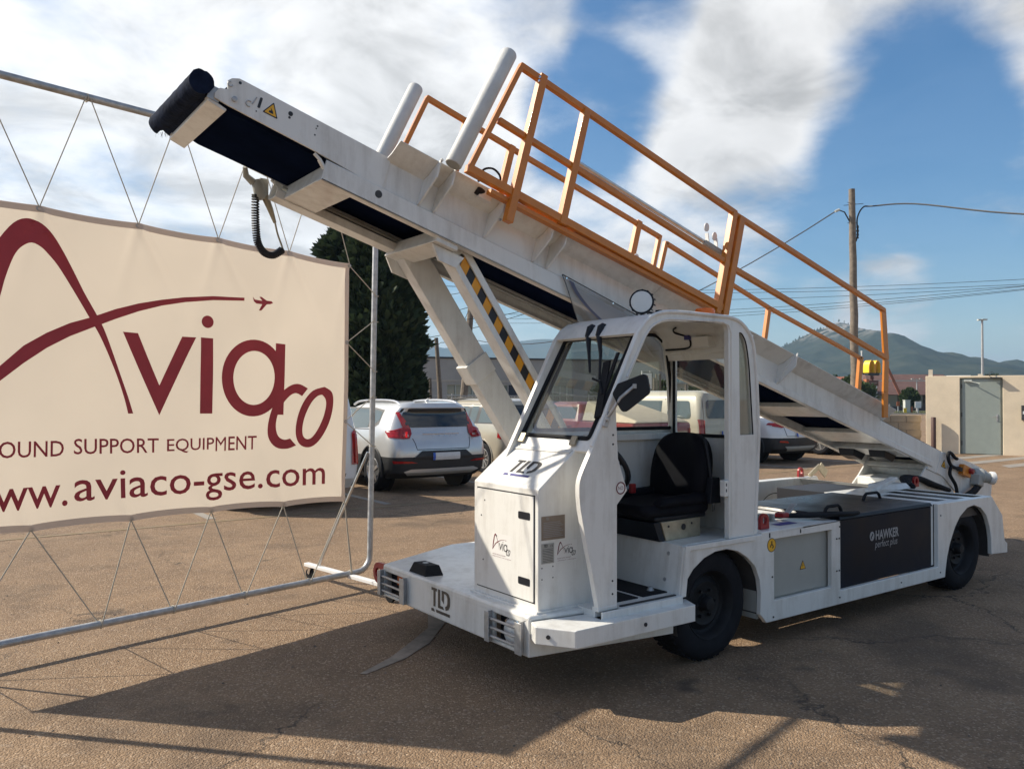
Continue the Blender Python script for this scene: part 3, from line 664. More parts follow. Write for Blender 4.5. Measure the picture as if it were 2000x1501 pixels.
# step plank along the door side
plank = [(0.06, 0.19), (0.065, 0.155), (0.215, 0.035), (0.98, -0.085), (0.985, 0.03), (0.98, 0.06)]
sp = part('step_plank', MB().ext([(0.010, 0.172), (-0.030, 0.085), (0.090, -0.098), (0.980, -0.095), (1.040, 0.040), (0.93, 0.040)], 'z', 0.322, 0.414), 'white', bev=0.007, seg=3)
for x, y in ((0.010, 0.025), (0.58, -0.0955)):
    m = MB(); nrm = (0.836, 0.549, 0) if x < 0.2 else (0, 1, 0)
    m.lathe([(0.011, -0.006), (0.011, 0.004)], (x, y, 0.368), nrm, 14); part('drain_hole', m, 'ink', sp)

# ---- console
side = [(0.081, 0.438), (0.081, 1.095), (0.341, 1.300), (0.375, 1.345), (0.50, 1.345), (0.50, 0.438)]
con = part('console', MB().ext(side, 'y', 0.2, 0.822), 'white', bev=0.008, seg=3)
part('console_foot', MB().box(0.06, 0.34, 0.185, 0.835, 0.436, 0.450), 'white', bev=0.004)
d = MB(); d.ext(rpoly(rect(0.237, 0.781, 0.490, 1.054), 0.008, 3), 'x', 0.074, 0.0805); dr = part('console_door', d, 'white', bev=0.003)
m = MB(); m.ext(rect(0.229, 0.789, 0.482, 1.062), 'x', 0.0800, 0.0808, [rect(0.2375, 0.7805, 0.4905, 1.0535)]); part('door_gap', m, 'ink', con, smooth=None)
for z0 in (0.945, 0.590):
    m = MB(); m.ext(rpoly(rect(0.266, 0.370, z0 - 0.020, z0 + 0.020), 0.008, 3), 'x', 0.071, 0.0745); part('door_latch', m, 'black', dr, bev=0.002)
for y, z in ((0.70, 0.99), (0.735, 0.90), (0.58, 0.80), (0.715, 0.645)):
    part('rivet', MB().lathe([(0.005, 0), (0.004, 0.002)], (0.074, y, z), (-1, 0, 0), 8), 'ink', dr)
# stickers: logo on door and on the side
LS = 0.177 / 2.76
def logo_sticker(parent, fm, uc, v0, w, base):
    k = w / 2.76
    g = lambda u, v, dd=0: fm(uc + (u + 3.06) * k, v0 + 0.022 + (v - 1.19) * k * 1.15, 0.0008 + dd * 0.15)
    ml = MB(); add_poly(ml, rect(uc - 0.006, uc + w + 0.006, v0 - 0.004, v0 + 0.022 + 1.52 * k * 1.15), lambda u, v: fm(u, v, 0.0003))
    part('logo_sticker', ml, 'label', parent, smooth=None, recalc=False)
    a, b = MB(), MB(); logo(a, b, g); part('logo_print', a, 'ink', parent, smooth=None, recalc=False); part('logo_print', b, 'inkred', parent, smooth=None, recalc=False)
    t1 = MB(); g0 = lambda u, v: fm(u, v, 0.0009)
    add_text(t1, 'GROUND SUPPORT EQUIPMENT', g0, (uc, uc + w * 0.72, v0 + 0.012, v0 + 0.018)); add_text(t1, 'info@aviaco-gse.com  |  www.aviaco-gse.com', g0, (uc, uc + w, v0, v0 + 0.007))
    part('logo_print', t1, 'inkred', parent, smooth=None, recalc=False)
logo_sticker(dr, fx(0.074), -0.620, 0.680, 0.180, 0)
fs = lambda u, v, d_=0: (u, 0.2 - d_, v)
logo_sticker(con, fs, 0.209, 0.700, 0.135, 0)
ip = part('info_plate', MB().box(0.100, 0.262, 0.1975, 0.2, 0.822, 0.950), 'plate_brown', con, bev=0.001)
m = MB()
for k in range(9): m.add([fs(0.112, 0.838 + k * 0.0095, 0.0032), fs(0.250 - 0.012 * (k % 3), 0.838 + k * 0.0095, 0.0032), fs(0.250 - 0.012 * (k % 3), 0.8412 + k * 0.0095, 0.0032), fs(0.112, 0.8412 + k * 0.0095, 0.0032)], [(0, 1, 2, 3)])
tld(m, m, lambda u, v: fs(u, v, 0.0032), 0.130, 0.150, 0.928, 0.944); part('plate_print', m, 'inkgrey', con, smooth=None, recalc=False)
part('type_plate', MB().box(0.100, 0.187, 0.1975, 0.2, 0.697, 0.805), 'plate_grey', con, bev=0.001)
m = MB()
for k in range(9): m.add([fs(0.108, 0.705 + k * 0.0085, 0.0032), fs(0.178, 0.705 + k * 0.0085, 0.0032), fs(0.178, 0.7072 + k * 0.0085, 0.0032), fs(0.108, 0.7072 + k * 0.0085, 0.0032)], [(0, 1, 2, 3)])
tld(m, m, lambda u, v: fs(u, v, 0.0032), 0.115, 0.140, 0.784, 0.800); add_text(m, 'CE', lambda u, v: fs(u, v, 0.0032), (0.160, 0.178, 0.784, 0.796)); part('plate_print', m, 'ink', con, smooth=None, recalc=False)
for x, z in ((0.105, 0.675), (0.18, 0.678), (0.105, 0.615), (0.18, 0.618)): part('rivet', MB().lathe([(0.004, 0), (0.003, 0.002)], (x, 0.2, z), (0, -1, 0), 8), 'ink', con)
hood = lambda u, w_, d_=0: (0.081 + 0.7853 * w_ - 0.6191 * (0.0015 + d_), -u, 1.095 + 0.6191 * w_ + 0.7853 * (0.0015 + d_))
a, b = MB(), MB(); tld(a, b, hood, -0.612, -0.372, 0.075, 0.205, 0.10); part('hood_emblem', a, 'ink', con, smooth=None, recalc=False); part('hood_emblem', b, 'inkblue', con, smooth=None, recalc=False)
# raised hood frame line below the windscreen
m = MB(); m.plate(rect(-0.80, -0.22, 0.292, 0.322), lambda u, w_, t: hood(u, w_, t), -0.001, 0.006); part('hood_ledge', m, 'white', con, bev=0.003)

# ---- cab
open_in = [(0.473, 0.452), (0.473, 1.006), (0.549, 1.079), (0.481, 1.255)] + catmull([(0.466, 1.50), (0.474, 1.585), (0.557, 1.716), (0.675, 1.905), (0.736, 1.974), (0.818, 2.013), (0.902, 2.026)], 3) + rpoly([(1.0, 2.03), (1.400, 2.035), (1.400, 0.729)], [0, 0.05, 0], 5)[1:]
outer = [(0.341, 0.452), (0.300, 0.64), (0.245, 0.86)] + catmull([(0.214, 1.00), (0.205, 1.09), (0.217, 1.17), (0.289, 1.300)], 4) + [(0.350, 1.411), (0.636, 1.946)] + catmull([(0.690, 2.010), (0.756, 2.050), (0.86, 2.074), (1.0, 2.080)], 4) + catmull([(1.400, 2.078), (1.50, 2.058), (1.585, 2.000), (1.640, 1.900), (1.668, 1.70)], 4) + [(1.690, 1.35), (1.648, 0.729)]
cs_poly = outer + open_in[::-1]
# split so that the polygon stays simple: outer runs up the pillar, over the roof, down the rear; the opening runs back
qw = catmull([(1.500, 1.990), (1.530, 1.985), (1.567, 1.940), (1.590, 1.86), (1.606, 1.76)], 3) + [(1.640, 1.357), (1.508, 1.357)]
cabs = part('cab_side', MB().ext(cs_poly, 'y', 0.012, 0.045, [qw]), 'white', bev=0.006, seg=3)
# rounded gutter bead over pillar, roof edge and rear edge
bead = [(0.305, 0.026, 1.325), (0.358, 0.020, 1.425), (0.640, 0.020, 1.948)] + [(p[0], 0.012, p[1] + 0.002) for p in catmull([(0.690, 2.010), (0.756, 2.050), (0.86, 2.074), (1.0, 2.080)], 4)] + [(p[0], 0.012, p[1]) for p in catmull([(1.400, 2.078), (1.50, 2.058), (1.585, 2.000), (1.640, 1.900), (1.668, 1.70)], 4)] + [(1.688, 0.012, 1.35), (1.650, 0.012, 0.74)]
part('gutter', MB().tube(bead, 0.012, 10), 'white', cabs)
bead2 = [(0.545, 0.012, 1.70), (0.672, 0.012, 1.912)] + [(p[0], 0.012, p[1] + 0.012) for p in catmull([(0.736, 1.974), (0.818, 2.013), (0.902, 2.026)], 3)] + [(1.34, 0.012, 2.046), (1.40, 0.012, 2.03), (1.425, 0.012, 1.98), (1.425, 0.012, 0.75)]
part('gutter', MB().tube(bead2, 0.007, 8), 'white', cabs)
m = MB(); add_poly(m, [(p[0], p[1]) for p in qw], lambda u, v: (u, 0.030, v)); part('quarter_window', m, 'glass', cabs, smooth=None)
m = MB(); m.tube([(p[0], 0.018, p[1]) for p in qw + qw[:1]], 0.005, 6); part('window_seal', m, 'rubber', cabs)
# foot of the door pillar
part('pillar_foot', MB().box(0.335, 0.475, 0.010, 0.060, 0.446, 0.470), 'white', bev=0.004)
# far side wall with window
fo = [(0.20, 0.44), (0.217, 1.17), (0.289, 1.300), (0.350, 1.411), (0.636, 1.946), (0.69, 2.01), (0.756, 2.05), (0.86, 2.07), (1.40, 2.07), (1.60, 2.0), (1.68, 1.88), (1.72, 1.35), (1.69, 0.72), (0.97, 0.72), (0.95, 0.44)]
fw_ = rpoly([(0.44, 1.385), (1.678, 1.375), (1.655, 1.72), (1.615, 1.95), (1.53, 2.015), (1.0, 2.015), (0.76, 1.95)], [0.04, 0.03, 0.1, 0.08, 0.12, 0.05, 0.05], 4)
fwall = part('cab_side', MB().ext(fo, 'y', 0.735, 0.770, [fw_]), 'white', bev=0.004)
m = MB(); add_poly(m, fw_, lambda u, v: (u, 0.752, v)); part('side_window', m, 'glass', fwall, smooth=None)
m = MB(); m.tube([(p[0], 0.732, p[1]) for p in fw_ + fw_[:1]], 0.012, 8); part('window_seal', m, 'rubber', fwall)
part('inner_ledge', MB().box(0.50, 1.66, 0.700, 0.7345, 1.300, 1.345), 'white', fwall, bev=0.006)
# rear wall with window
rw = rpoly(rect(0.20, 0.690, 1.335, 1.875), 0.02, 3)
rwall = part('cab_rear_wall', MB().ext([(0.046, 0.735), (0.734, 0.735), (0.734, 1.985), (0.046, 1.985)], 'x', 1.655, 1.685, [rw]), 'white', bev=0.004)
m = MB(); add_poly(m, rw, lambda u, v: (1.67, u, v)); part('rear_window', m, 'glass', rwall, smooth=None)
m = MB(); m.tube([(1.650, p[0], p[1]) for p in rw + rw[:1]], 0.011, 8); part('window_seal', m, 'rubber', rwall)
part('bracket', MB().hexa([(1.535, 0.28, 1.915), (1.62, 0.28, 1.915), (1.62, 0.42, 1.915), (1.535, 0.42, 1.915), (1.52, 0.28, 1.985), (1.60, 0.28, 1.985), (1.60, 0.42, 1.985), (1.52, 0.42, 1.985)]), 'white', rwall, bev=0.004)
m = MB(); m.tube(catmull([(1.60, 0.72, 1.915), (1.598, 0.62, 1.915), (1.595, 0.52, 1.918), (1.585, 0.48, 1.94), (1.555, 0.47, 1.985), (1.525, 0.51, 2.005), (1.495, 0.54, 2.02), (1.44, 0.50, 2.035), (1.40, 0.44, 2.042)], 4), 0.006, 6); part('lamp_wire', m, 'rubber', rwall)
part('wire_clip', MB().box(1.53, 1.56, 0.45, 0.49, 1.97, 2.0), 'inkblue', rwall, bev=0.003)
part('rear_header', MB().box(1.605, 1.654, 0.05, 0.733, 1.880, 1.908), 'white', rwall, bev=0.004)
# roof
ro = [(0.636, 1.946)] + catmull([(0.690, 2.010), (0.756, 2.050), (0.86, 2.074), (1.0, 2.080)], 4) + catmull([(1.400, 2.078), (1.50, 2.058), (1.585, 2.000), (1.640, 1.900), (1.655, 1.84)], 4)
ri = [(1.632, 1.84), (1.612, 1.905), (1.565, 1.985), (1.49, 2.035), (1.40, 2.054), (0.87, 2.050), (0.77, 2.026), (0.71, 1.99), (0.660, 1.935)]
part('roof', MB().ext(ro + ri, 'y', 0.0455, 0.7345), 'white', bev=0.003)
# windscreen
WD = Vector((0.3581, 0, 0.6119)).normalized(); WN = Vector((-WD.z, 0, WD.x))
ws = lambda u, w_, t=0: tuple(Vector((0.3599, -u, 1.3509)) + WD * w_ + WN * t)
glw = rpoly([(-0.735, 0.014), (-0.122, 0.014), (-0.122, 0.690), (-0.735, 0.690)], [0.02, 0.02, 0.03, 0.03], 4)
wsf = part('windscreen_frame', MB().plate(rect(-0.770, -0.046, -0.065, 0.735), ws, -0.03, -0.004, [glw]), 'white', bev=0.004)
m = MB(); add_poly(m, glw, lambda u, v: ws(u, v, -0.010)); part('windscreen', m, 'wsglass', wsf, smooth=None)
m = MB(); m.tube([ws(p[0], p[1], -0.002) for p in glw + glw[:1]], 0.013, 8); part('windscreen_seal', m, 'rubber', wsf)
for u in (-0.70, -0.225):
    m = MB(); m.plate(rpoly(rect(u - 0.024, u + 0.024, -0.040, 0.018), 0.006, 2), ws, 0.004, 0.016); part('windscreen_clip', m, 'zinc', wsf, bev=0.003)
# wipers
wp = MB()
for u, e in ((-0.455, (-0.33, 0.43)), (-0.36, (-0.22, 0.38))):
    wp.lathe([(0.012, -0.03), (0.02, 0.0), (0.012, 0.02)], ws(u, 0.735, 0.045), tuple(WN), 10); wp.tube([ws(u, 0.745, 0.052), ws(u, 0.72, 0.060), ws(u + 0.005, 0.66, 0.055)], [0.012, 0.022, 0.018], 10)
    wp.tube([ws(u + 0.005, 0.67, 0.055), ws(u * 0.55 + e[0] * 0.45, 0.55, 0.030), ws(e[0], e[1], 0.022)], [0.018, 0.010, 0.007], 8)
part('wiper_arm', wp, 'black')
m = MB(); m.bar(ws(-0.225, 0.50, 0.018), ws(-0.105, 0.14, 0.014), 0.05, 0.012, tuple(WN)); m.tube([ws(-0.27, 0.38, 0.03), ws(-0.20, 0.36, 0.028), ws(-0.14, 0.28, 0.022)], 0.008, 6)
m.bar(ws(-0.17, 0.56, 0.014), ws(-0.13, 0.18, 0.012), 0.022, 0.010, tuple(WN)); part('wiper_blade', m, 'rubber')
# mirror
mr_ = MB(); mo = Vector((0.400, -0.115, 1.608)); ax = Vector((0.80, -0.60, 0.0)); up = Vector((0.10, 0.1, 1)).normalized(); nn_ = ax.cross(up).normalized()
corners = [(0.098, 0.112), (0.128, -0.005), (0.005, -0.117), (-0.075, -0.045), (-0.10, 0.018)]
MQ = [(0.556, 1.722), (0.574, 1.612), (0.424, 1.498), (0.366, 1.606), (0.395, 1.66)]
mo_ = rpoly(MQ, [0.03, 0.03, 0.03, 0.02, 0.0], 4)
mir = part('mirror', mr_.plate(mo_, lambda p, q, t: (p + 0.9 * t, -0.10 - 0.35 * (p - 0.47) + 0.6 * t, q), 0.0, 0.028), 'black', bev=0.006, seg=3)
m = MB(); m.tube([(0.385, 0.0, 1.475), (0.392, -0.025, 1.50), (0.405, -0.085, 1.585), (0.475, -0.112, 1.645)], 0.009, 8); m.box(0.467, 0.490, -0.122, -0.112, 1.635, 1.660); part('mirror_arm', m, 'galv', mir, bev=0.002)
m = MB(); m.bar((0.375, 0.0, 1.43), (0.402, 0.0, 1.51), 0.03, 0.014, (0, 1, 0)); m.cyl((0.385, 0.006, 1.47), (0.385, -0.02, 1.47), 0.012, 10); part('mirror_bracket', m, 'galv', mir, bev=0.002)
# work lamp on the roof
lp = Vector((1.100, 0.45, 2.190)); la = Vector((-0.80, -0.60, 0.02)).normalized()
wl = part('work_lamp', MB().lathe([(0.050, -0.055), (0.068, -0.045), (0.072, -0.02), (0.078, 0.0), (0.078, 0.016), (0.068, 0.018)], lp, la, 30), 'black')
m = MB(); m.lathe([(0.068, 0.0), (0.066, 0.004), (0.04, 0.007), (0.001, 0.008)], lp + la * 0.0165, la, 30); part('lamp_lens', m, 'lens', wl)
m = MB()
for k in range(14):
    a = 2 * pi * k / 14; u = la.orthogonal().normalized(); w_ = la.cross(u); c = lp + (u * cos(a) + w_ * sin(a)) * 0.074
    m.bar(c - la * 0.05, c - la * 0.005, 0.006, 0.018, u * cos(a) + w_ * sin(a))
part('cooling_fin', m, 'black', wl)
m = MB(); m.tube([lp - la * 0.02 + Vector((0, 0, -0.075)), lp + Vector((0.02, 0.02, -0.105))], 0.014, 8); m.box(1.06, 1.16, 0.41, 0.50, 2.079, 2.088); m.tube([(1.14, 0.46, 2.13), (1.20, 0.44, 2.125), (1.26, 0.42, 2.13)], 0.007, 6); m.box(1.21, 1.24, 0.41, 0.44, 2.10, 2.145); part('lamp_foot', m, 'black', wl)
m = MB(); m.lathe([(0.066, 0), (0.066, 0.055), (0.058, 0.066), (0.001, 0.068)], (1.636, 0.40, 2.112), (0, 0, 1), 24); bc = part('beacon', m, 'beacon'); m = MB(); m.lathe([(0.05, 0), (0.05, 0.13)], (1.636, 0.40, 1.965), (0, 0, 1), 16); part('beacon_base', m, 'black', bc)
# floor, step, threshold
fl = part('floor', MB().box(0.34, 0.985, 0.05, 0.735, 0.40, 0.449), 'white')
for x0, x1, y0 in ((0.48, 0.72, 0.10), (0.76, 0.965, 0.10)):
    part('floor_mat', MB().box(x0, x1, y0, 0.72, 0.4495, 0.455), 'rubber', fl)
m = MB(); m.box(0.335, 0.955, -0.02, 0.05, 0.402, 0.414); m.box(0.335, 0.955, -0.024, -0.012, 0.402, 0.452); m.box(0.335, 0.955, 0.035, 0.05, 0.414, 0.452); m.box(0.480, 0.955, -0.012, 0.035, 0.440, 0.452); part('door_sill', m, 'white', bev=0.003)
part('door_track', MB().box(0.50, 0.93, 0.006, 0.024, 0.4521, 0.458), 'ink')
m = MB(); m.hexa([(0.955, 0.02, 0.449), (1.0, 0.02, 0.449), (1.0, 0.735, 0.449), (0.955, 0.735, 0.449), (0.997, 0.02, 0.728), (1.04, 0.02, 0.728), (1.04, 0.735, 0.728), (0.997, 0.735, 0.728)]); sr = part('seat_riser', m, 'white')
for y, z in ((0.12, 0.67), (0.13, 0.52)): part('bolt', MB().lathe([(0.013, 0.0), (0.012, 0.01)], (0.962 + (z - 0.449) * 0.15, y, z), (-1, 0, 0), 8), 'galv', sr)
m = MB(); m.lathe([(0.022, 0), (0.018, 0.008), (0.014, 0.02), (0.010, 0.022)], (0.90, 0.18, 0.455), (0, 0, 1), 14); part('stop_button', m, 'galv')
part('seat_platform', MB().box(1.0, 1.66, 0.036, 0.735, 0.700, 0.7285), 'white', bev=0.003)
part('latch_bracket', MB().box(1.362, 1.398, 0.01, 0.05, 0.985, 1.085), 'white', bev=0.005)
m = MB()
for z in (1.015, 1.05): m.box(1.372, 1.378, 0.0075, 0.0100, z, z + 0.018)
part('slot', m, 'ink')
# round sticker beside the door pillar
a, b = MB(), MB(); add_poly(a, ell(0.500, 1.095, 0.036, 0.036, 26), lambda u, v: (u, 0.0110, v)); b.ring((0.500, 0.0108, 1.095), (0, 1, 0), 0.031, 0.0035, 26, 6); add_text(b, 'NO', lambda u, v: (u, 0.0105, v), (0.482, 0.518, 1.085, 1.105)); part('warning_sticker', a, 'label', smooth=None, recalc=False); part('warning_sticker', b, 'inkred', smooth=None)
for x, z in ((0.444, 1.335), (0.444, 1.385), (0.44, 0.60), (0.44, 0.53)): part('bolt', MB().lathe([(0.006, 0.0), (0.005, 0.003)], (x, 0.012, z), (0, -1, 0), 8), 'ink')
# seat
st = part('seat_base', MB().hexa([(1.03, 0.175, 0.729), (1.36, 0.20, 0.729), (1.36, 0.62, 0.729), (1.03, 0.62, 0.729), (0.985, 0.175, 0.845), (1.36, 0.20, 0.845), (1.36, 0.62, 0.845), (0.985, 0.62, 0.845)]), 'zinc', bev=0.004)
m = MB(); m.lathe([(0.019, 0), (0.019, 0.004)], (1.19, 0.186, 0.80), (0.1, -1, 0), 16); m.lathe([(0.007, 0), (0.007, 0.003)], (1.05, 0.177, 0.815), (0.1, -1, 0), 10); m.lathe([(0.007, 0), (0.007, 0.003)], (1.27, 0.193, 0.815), (0.1, -1, 0), 10); part('base_hole', m, 'ink', st)
m = MB(); m.hexa([(0.975, 0.180, 0.729), (1.025, 0.180, 0.729), (1.025, 0.61, 0.729), (0.975, 0.61, 0.729), (0.925, 0.180, 0.844), (0.980, 0.180, 0.844), (0.980, 0.61, 0.844), (0.925, 0.61, 0.844)]); part('base_front', m, 'black', st, bev=0.003)  # black box that makes the front of the seat base dark
m = MB(); m.box(0.95, 1.40, 0.19, 0.63, 0.846, 0.875); part('seat_pan', m, 'black', st, bev=0.01)
m = MB(); m.hexa([(0.86, 0.17, 0.872), (1.40, 0.15, 0.872), (1.40, 0.66, 0.872), (0.86, 0.64, 0.872), (0.83, 0.19, 0.945), (1.42, 0.17, 0.960), (1.42, 0.64, 0.960), (0.83, 0.62, 0.945)]); cu_ = part('seat_cushion', m, 'vinyl', bev=0.045, seg=5)
for y0 in (0.145, 0.555):
    m = MB(); m.hexa([(0.95, y0, 0.93), (1.38, y0, 0.93), (1.38, y0 + 0.11, 0.93), (0.95, y0 + 0.11, 0.93), (1.0, y0 + 0.01, 0.985), (1.38, y0 + 0.01, 1.0), (1.38, y0 + 0.10, 1.0), (1.0, y0 + 0.10, 0.985)])
    part('seat_bolster', m, 'vinyl', cu_, bev=0.035, seg=4)
def bkx(z): return 1.33 + (z - 0.95) * 0.16
m = MB(); prof = [(0.92, 0.20, 0.06), (1.00, 0.235, 0.075), (1.12, 0.24, 0.08), (1.24, 0.225, 0.075), (1.31, 0.19, 0.065), (1.352, 0.13, 0.045), (1.362, 0.05, 0.02)]
rings = []
for z, hw, th in prof:
    xc = bkx(z) + 0.05; rg = []
    for j in range(24):
        a = 2 * pi * j / 24; c, s = cos(a), sin(a)
        px = (abs(c) ** 0.6) * (1 if c > 0 else -1) * th; py = (abs(s) ** 0.55) * (1 if s > 0 else -1) * hw
        if px < 0 and abs(py) < hw * 0.62: px += 0.018
        rg.append((xc + px, 0.405 + py, z))
    rings.append(rg)
vs = [p for r in rings for p in r]; fs_ = [(i * 24 + j, i * 24 + (j + 1) % 24, (i + 1) * 24 + (j + 1) % 24, (i + 1) * 24 + j) for i in range(len(rings) - 1) for j in range(24)]
fs_ += [tuple(range(23, -1, -1)), tuple((len(rings) - 1) * 24 + j for j in range(24))]
m.add(vs, fs_); sb = part('seat_back', m, 'vinyl', sub=1)
m = MB(); m.tube(catmull([(1.40, 0.20, 1.33), (1.405, 0.165, 1.15), (1.41, 0.155, 1.02), (1.42, 0.16, 0.95)], 4), 0.012, 8); m.hexa([(1.37, 0.13, 0.93), (1.47, 0.13, 0.93), (1.47, 0.19, 0.93), (1.37, 0.19, 0.93), (1.39, 0.13, 1.09), (1.46, 0.13, 1.09), (1.46, 0.19, 1.09), (1.39, 0.19, 1.09)]); part('belt_reel', m, 'black', sb, bev=0.012, seg=3)
m = MB(); m.ext(rect(1.375, 1.40, 0.885, 0.935), 'y', 0.118, 0.122, [rect(1.381, 1.394, 0.895, 0.925)]); part('belt_tongue', m, 'chrome', sb)
m = MB(); m.box(1.06, 1.10, 0.50, 0.53, 0.98, 1.04); part('belt_buckle', m, 'red', bev=0.006)
# steering wheel edge behind the pillar, dash panel
m = MB(); m.ring((0.735, 0.42, 1.20), Vector((0.80, 0, 0.60)), 0.19, 0.017, 32, 8); sw_ = part('steering_wheel', m, 'black')
m = MB(); m.cyl((0.735, 0.42, 1.20), (0.52, 0.42, 1.04), 0.03, 12); m.bar((0.735, 0.23, 1.20), (0.735, 0.61, 1.20), 0.03, 0.015); m.bar((0.735, 0.42, 1.20), (0.845, 0.42, 1.05), 0.03, 0.015); part('steering_column', m, 'black', sw_)
part('dash_panel', MB().box(0.501, 0.52, 0.22, 0.73, 0.90, 1.34), 'darkgrey', bev=0.005)

# ---- wheels
def wheel(x, y, face, w=0.24):
    R = 0.338; e_ = min(0.075, w * 0.31)
    prof = [(0.205, 0.01), (0.225, 0.0), (0.285, -0.003), (0.318, 0.012), (0.334, 0.035), (R, e_), (R, w - e_), (0.334, w - 0.035), (0.318, w - 0.012), (0.285, w + 0.003), (0.205, w - 0.01)]
    ty = MB().lathe(prof, (x, y, R), (0, face, 0), 44, False)
    t = part('wheel', ty, 'tyre')
    g = MB()
    for k in range(40 if w > 0.2 else 0):
        a = 2 * pi * k / 40
        for s in (0.03, 0.135):
            c = Vector((x + cos(a) * R, y + face * (s + 0.04), R + sin(a) * R)); tn = Vector((-sin(a), 0.0, cos(a))); 
            g.bar(c - Vector((0, 1, 0)) * 0.035 - tn * 0.008, c + Vector((0, 1, 0)) * 0.035 + tn * 0.008, 0.022, 0.010, (cos(a), 0, sin(a)))
    if g.v: part('tread', g, 'tyre', t)
    rm = MB().lathe([(0.03, 0.045), (0.05, 0.045), (0.055, 0.06), (0.10, 0.062), (0.13, 0.05), (0.165, 0.075), (0.19, 0.055), (0.203, 0.02), (0.210, 0.012), (0.206, 0.004), (0.198, 0.012), (0.185, 0.05), (0.165, 0.10), (0.001, 0.11)][::-1], (x, y, R), (0, face, 0), 36)
    part('rim', rm, 'rimblack', t)
    h = MB().lathe([(0.001, 0.0), (0.035, 0.004), (0.045, 0.02), (0.048, 0.06)], (x, y, R), (0, face, 0), 20)
    for k in range(6):
        a = 2 * pi * k / 6; c = (x + cos(a) * 0.085, y + face * 0.055, R + sin(a) * 0.085); h.cyl(c, (c[0], c[1] - face * 0.02, c[2]), 0.011, 6)
    part('hub', h, 'rimblack', t)
wheel(1.29, 0.055, 1); wheel(4.41, 0.055, 1); wheel(1.29, 2.012, -1, 0.115); wheel(4.41, 2.012, -1, 0.115)

# ---- boom: s runs down towards the rear, y across, n up from the boom's underside
BA = radians(16.6)
BS = Vector((cos(BA), 0, -sin(BA))); BN = Vector((sin(BA), 0, cos(BA))); BO = Vector((0, 0, 2.5))
def bw(s, y, n): return BO + BS * s + BN * n + Vector((0, y, 0))
def bmb(): return MB(T=bw)
def sprof(mb, prof, s0, s1, holes=()):
    return mb.plate(prof, lambda p, q, t: (t, p, q), s0, s1, holes)
def splate(mb, poly, y0, y1, holes=()):
    return mb.plate(poly, lambda p, q, t: (p, t, q), y0, y1, holes)
NY, FY = 0.900, 1.57
# lower skirt, outer skin with the flared top
near_skin = [(0.900, 0.0), (0.900, 0.270), (0.845, 0.293), (0.765, 0.357), (0.775, 0.363), (0.852, 0.304), (0.912, 0.279), (0.912, 0.0)]
def up(prof, n0): return [(p[0], max(p[1], n0)) for p in prof]
bs = part('boom_side', sprof(bmb(), near_skin, -0.575, 1.60), 'white', bev=0.004); part('boom_side', sprof(bmb(), up(near_skin, 0.066), 1.602, 4.78), 'white', bev=0.004)
m = bmb(); sprof(m, [(0.884, -0.006), (0.884, 0.104), (0.892, 0.112), (0.8995, 0.112), (0.8995, -0.006)], -0.90, 1.60); sprof(m, [(0.884, -0.006), (0.884, 0.004), (0.945, 0.004), (0.945, -0.006)], -0.90, 1.60)
part('boom_skirt', m, 'white', bs, bev=0.003)
m = bmb(); sprof(m, [(0.884, 0.062), (0.884, 0.110), (0.892, 0.116), (0.8995, 0.116), (0.8995, 0.062)], 1.602, 5.80); sprof(m, [(0.884, 0.060), (0.884, 0.068), (0.93, 0.068), (0.93, 0.060)], 1.602, 5.80); part('boom_skirt', m, 'white', bs, bev=0.003)
# rear part of the near side: lower and without flare
m = bmb(); splate(m, [(4.78, 0.064), (4.78, 0.255), (5.965, 0.255), (5.965, 0.03), (5.80, 0.064)], 0.8995, 0.911); part('boom_side', m, 'white', bev=0.004)
m = bmb(); sprof(m, [(0.765, 0.355), (0.845, 0.29), (0.90, 0.268), (0.90, 0.10), (0.885, 0.10)], 3.165, 3.185); part('skin_joint', m, 'white', bs)
m = bmb(); sprof(m, [(0.765, 0.355), (0.845, 0.29), (0.90, 0.268), (0.90, 0.255), (0.878, 0.255)], 4.765, 4.785); part('skin_joint', m, 'white', bs)
# gusset plates
for s in (-0.315, -0.21, 0.165, 0.553, 0.668, 3.183):
    m = bmb(); sprof(m, [(0.744, 0.372), (0.744, 0.255), (0.760, 0.235), (0.872, 0.118), (0.899, 0.113), (0.899, 0.268), (0.845, 0.29), (0.765, 0.354)], s - 0.005, s + 0.005); part('gusset', m, 'white', bs)
for s, n in ((-0.315, 0.36), (-0.21, 0.36), (0.14, 0.33), (0.155, 0.20)): part('bolt', bmb().lathe([(0.010, 0), (0.008, 0.008)], (s, 0.742, n), (0, -1, 0), 8), 'galv', bs)
m = bmb(); m.lathe([(0.022, 0), (0.022, 0.002)], (-0.566, 0.884, 0.062), (0, -1, 0), 18); part('access_hole', m, 'darkgrey', bs)
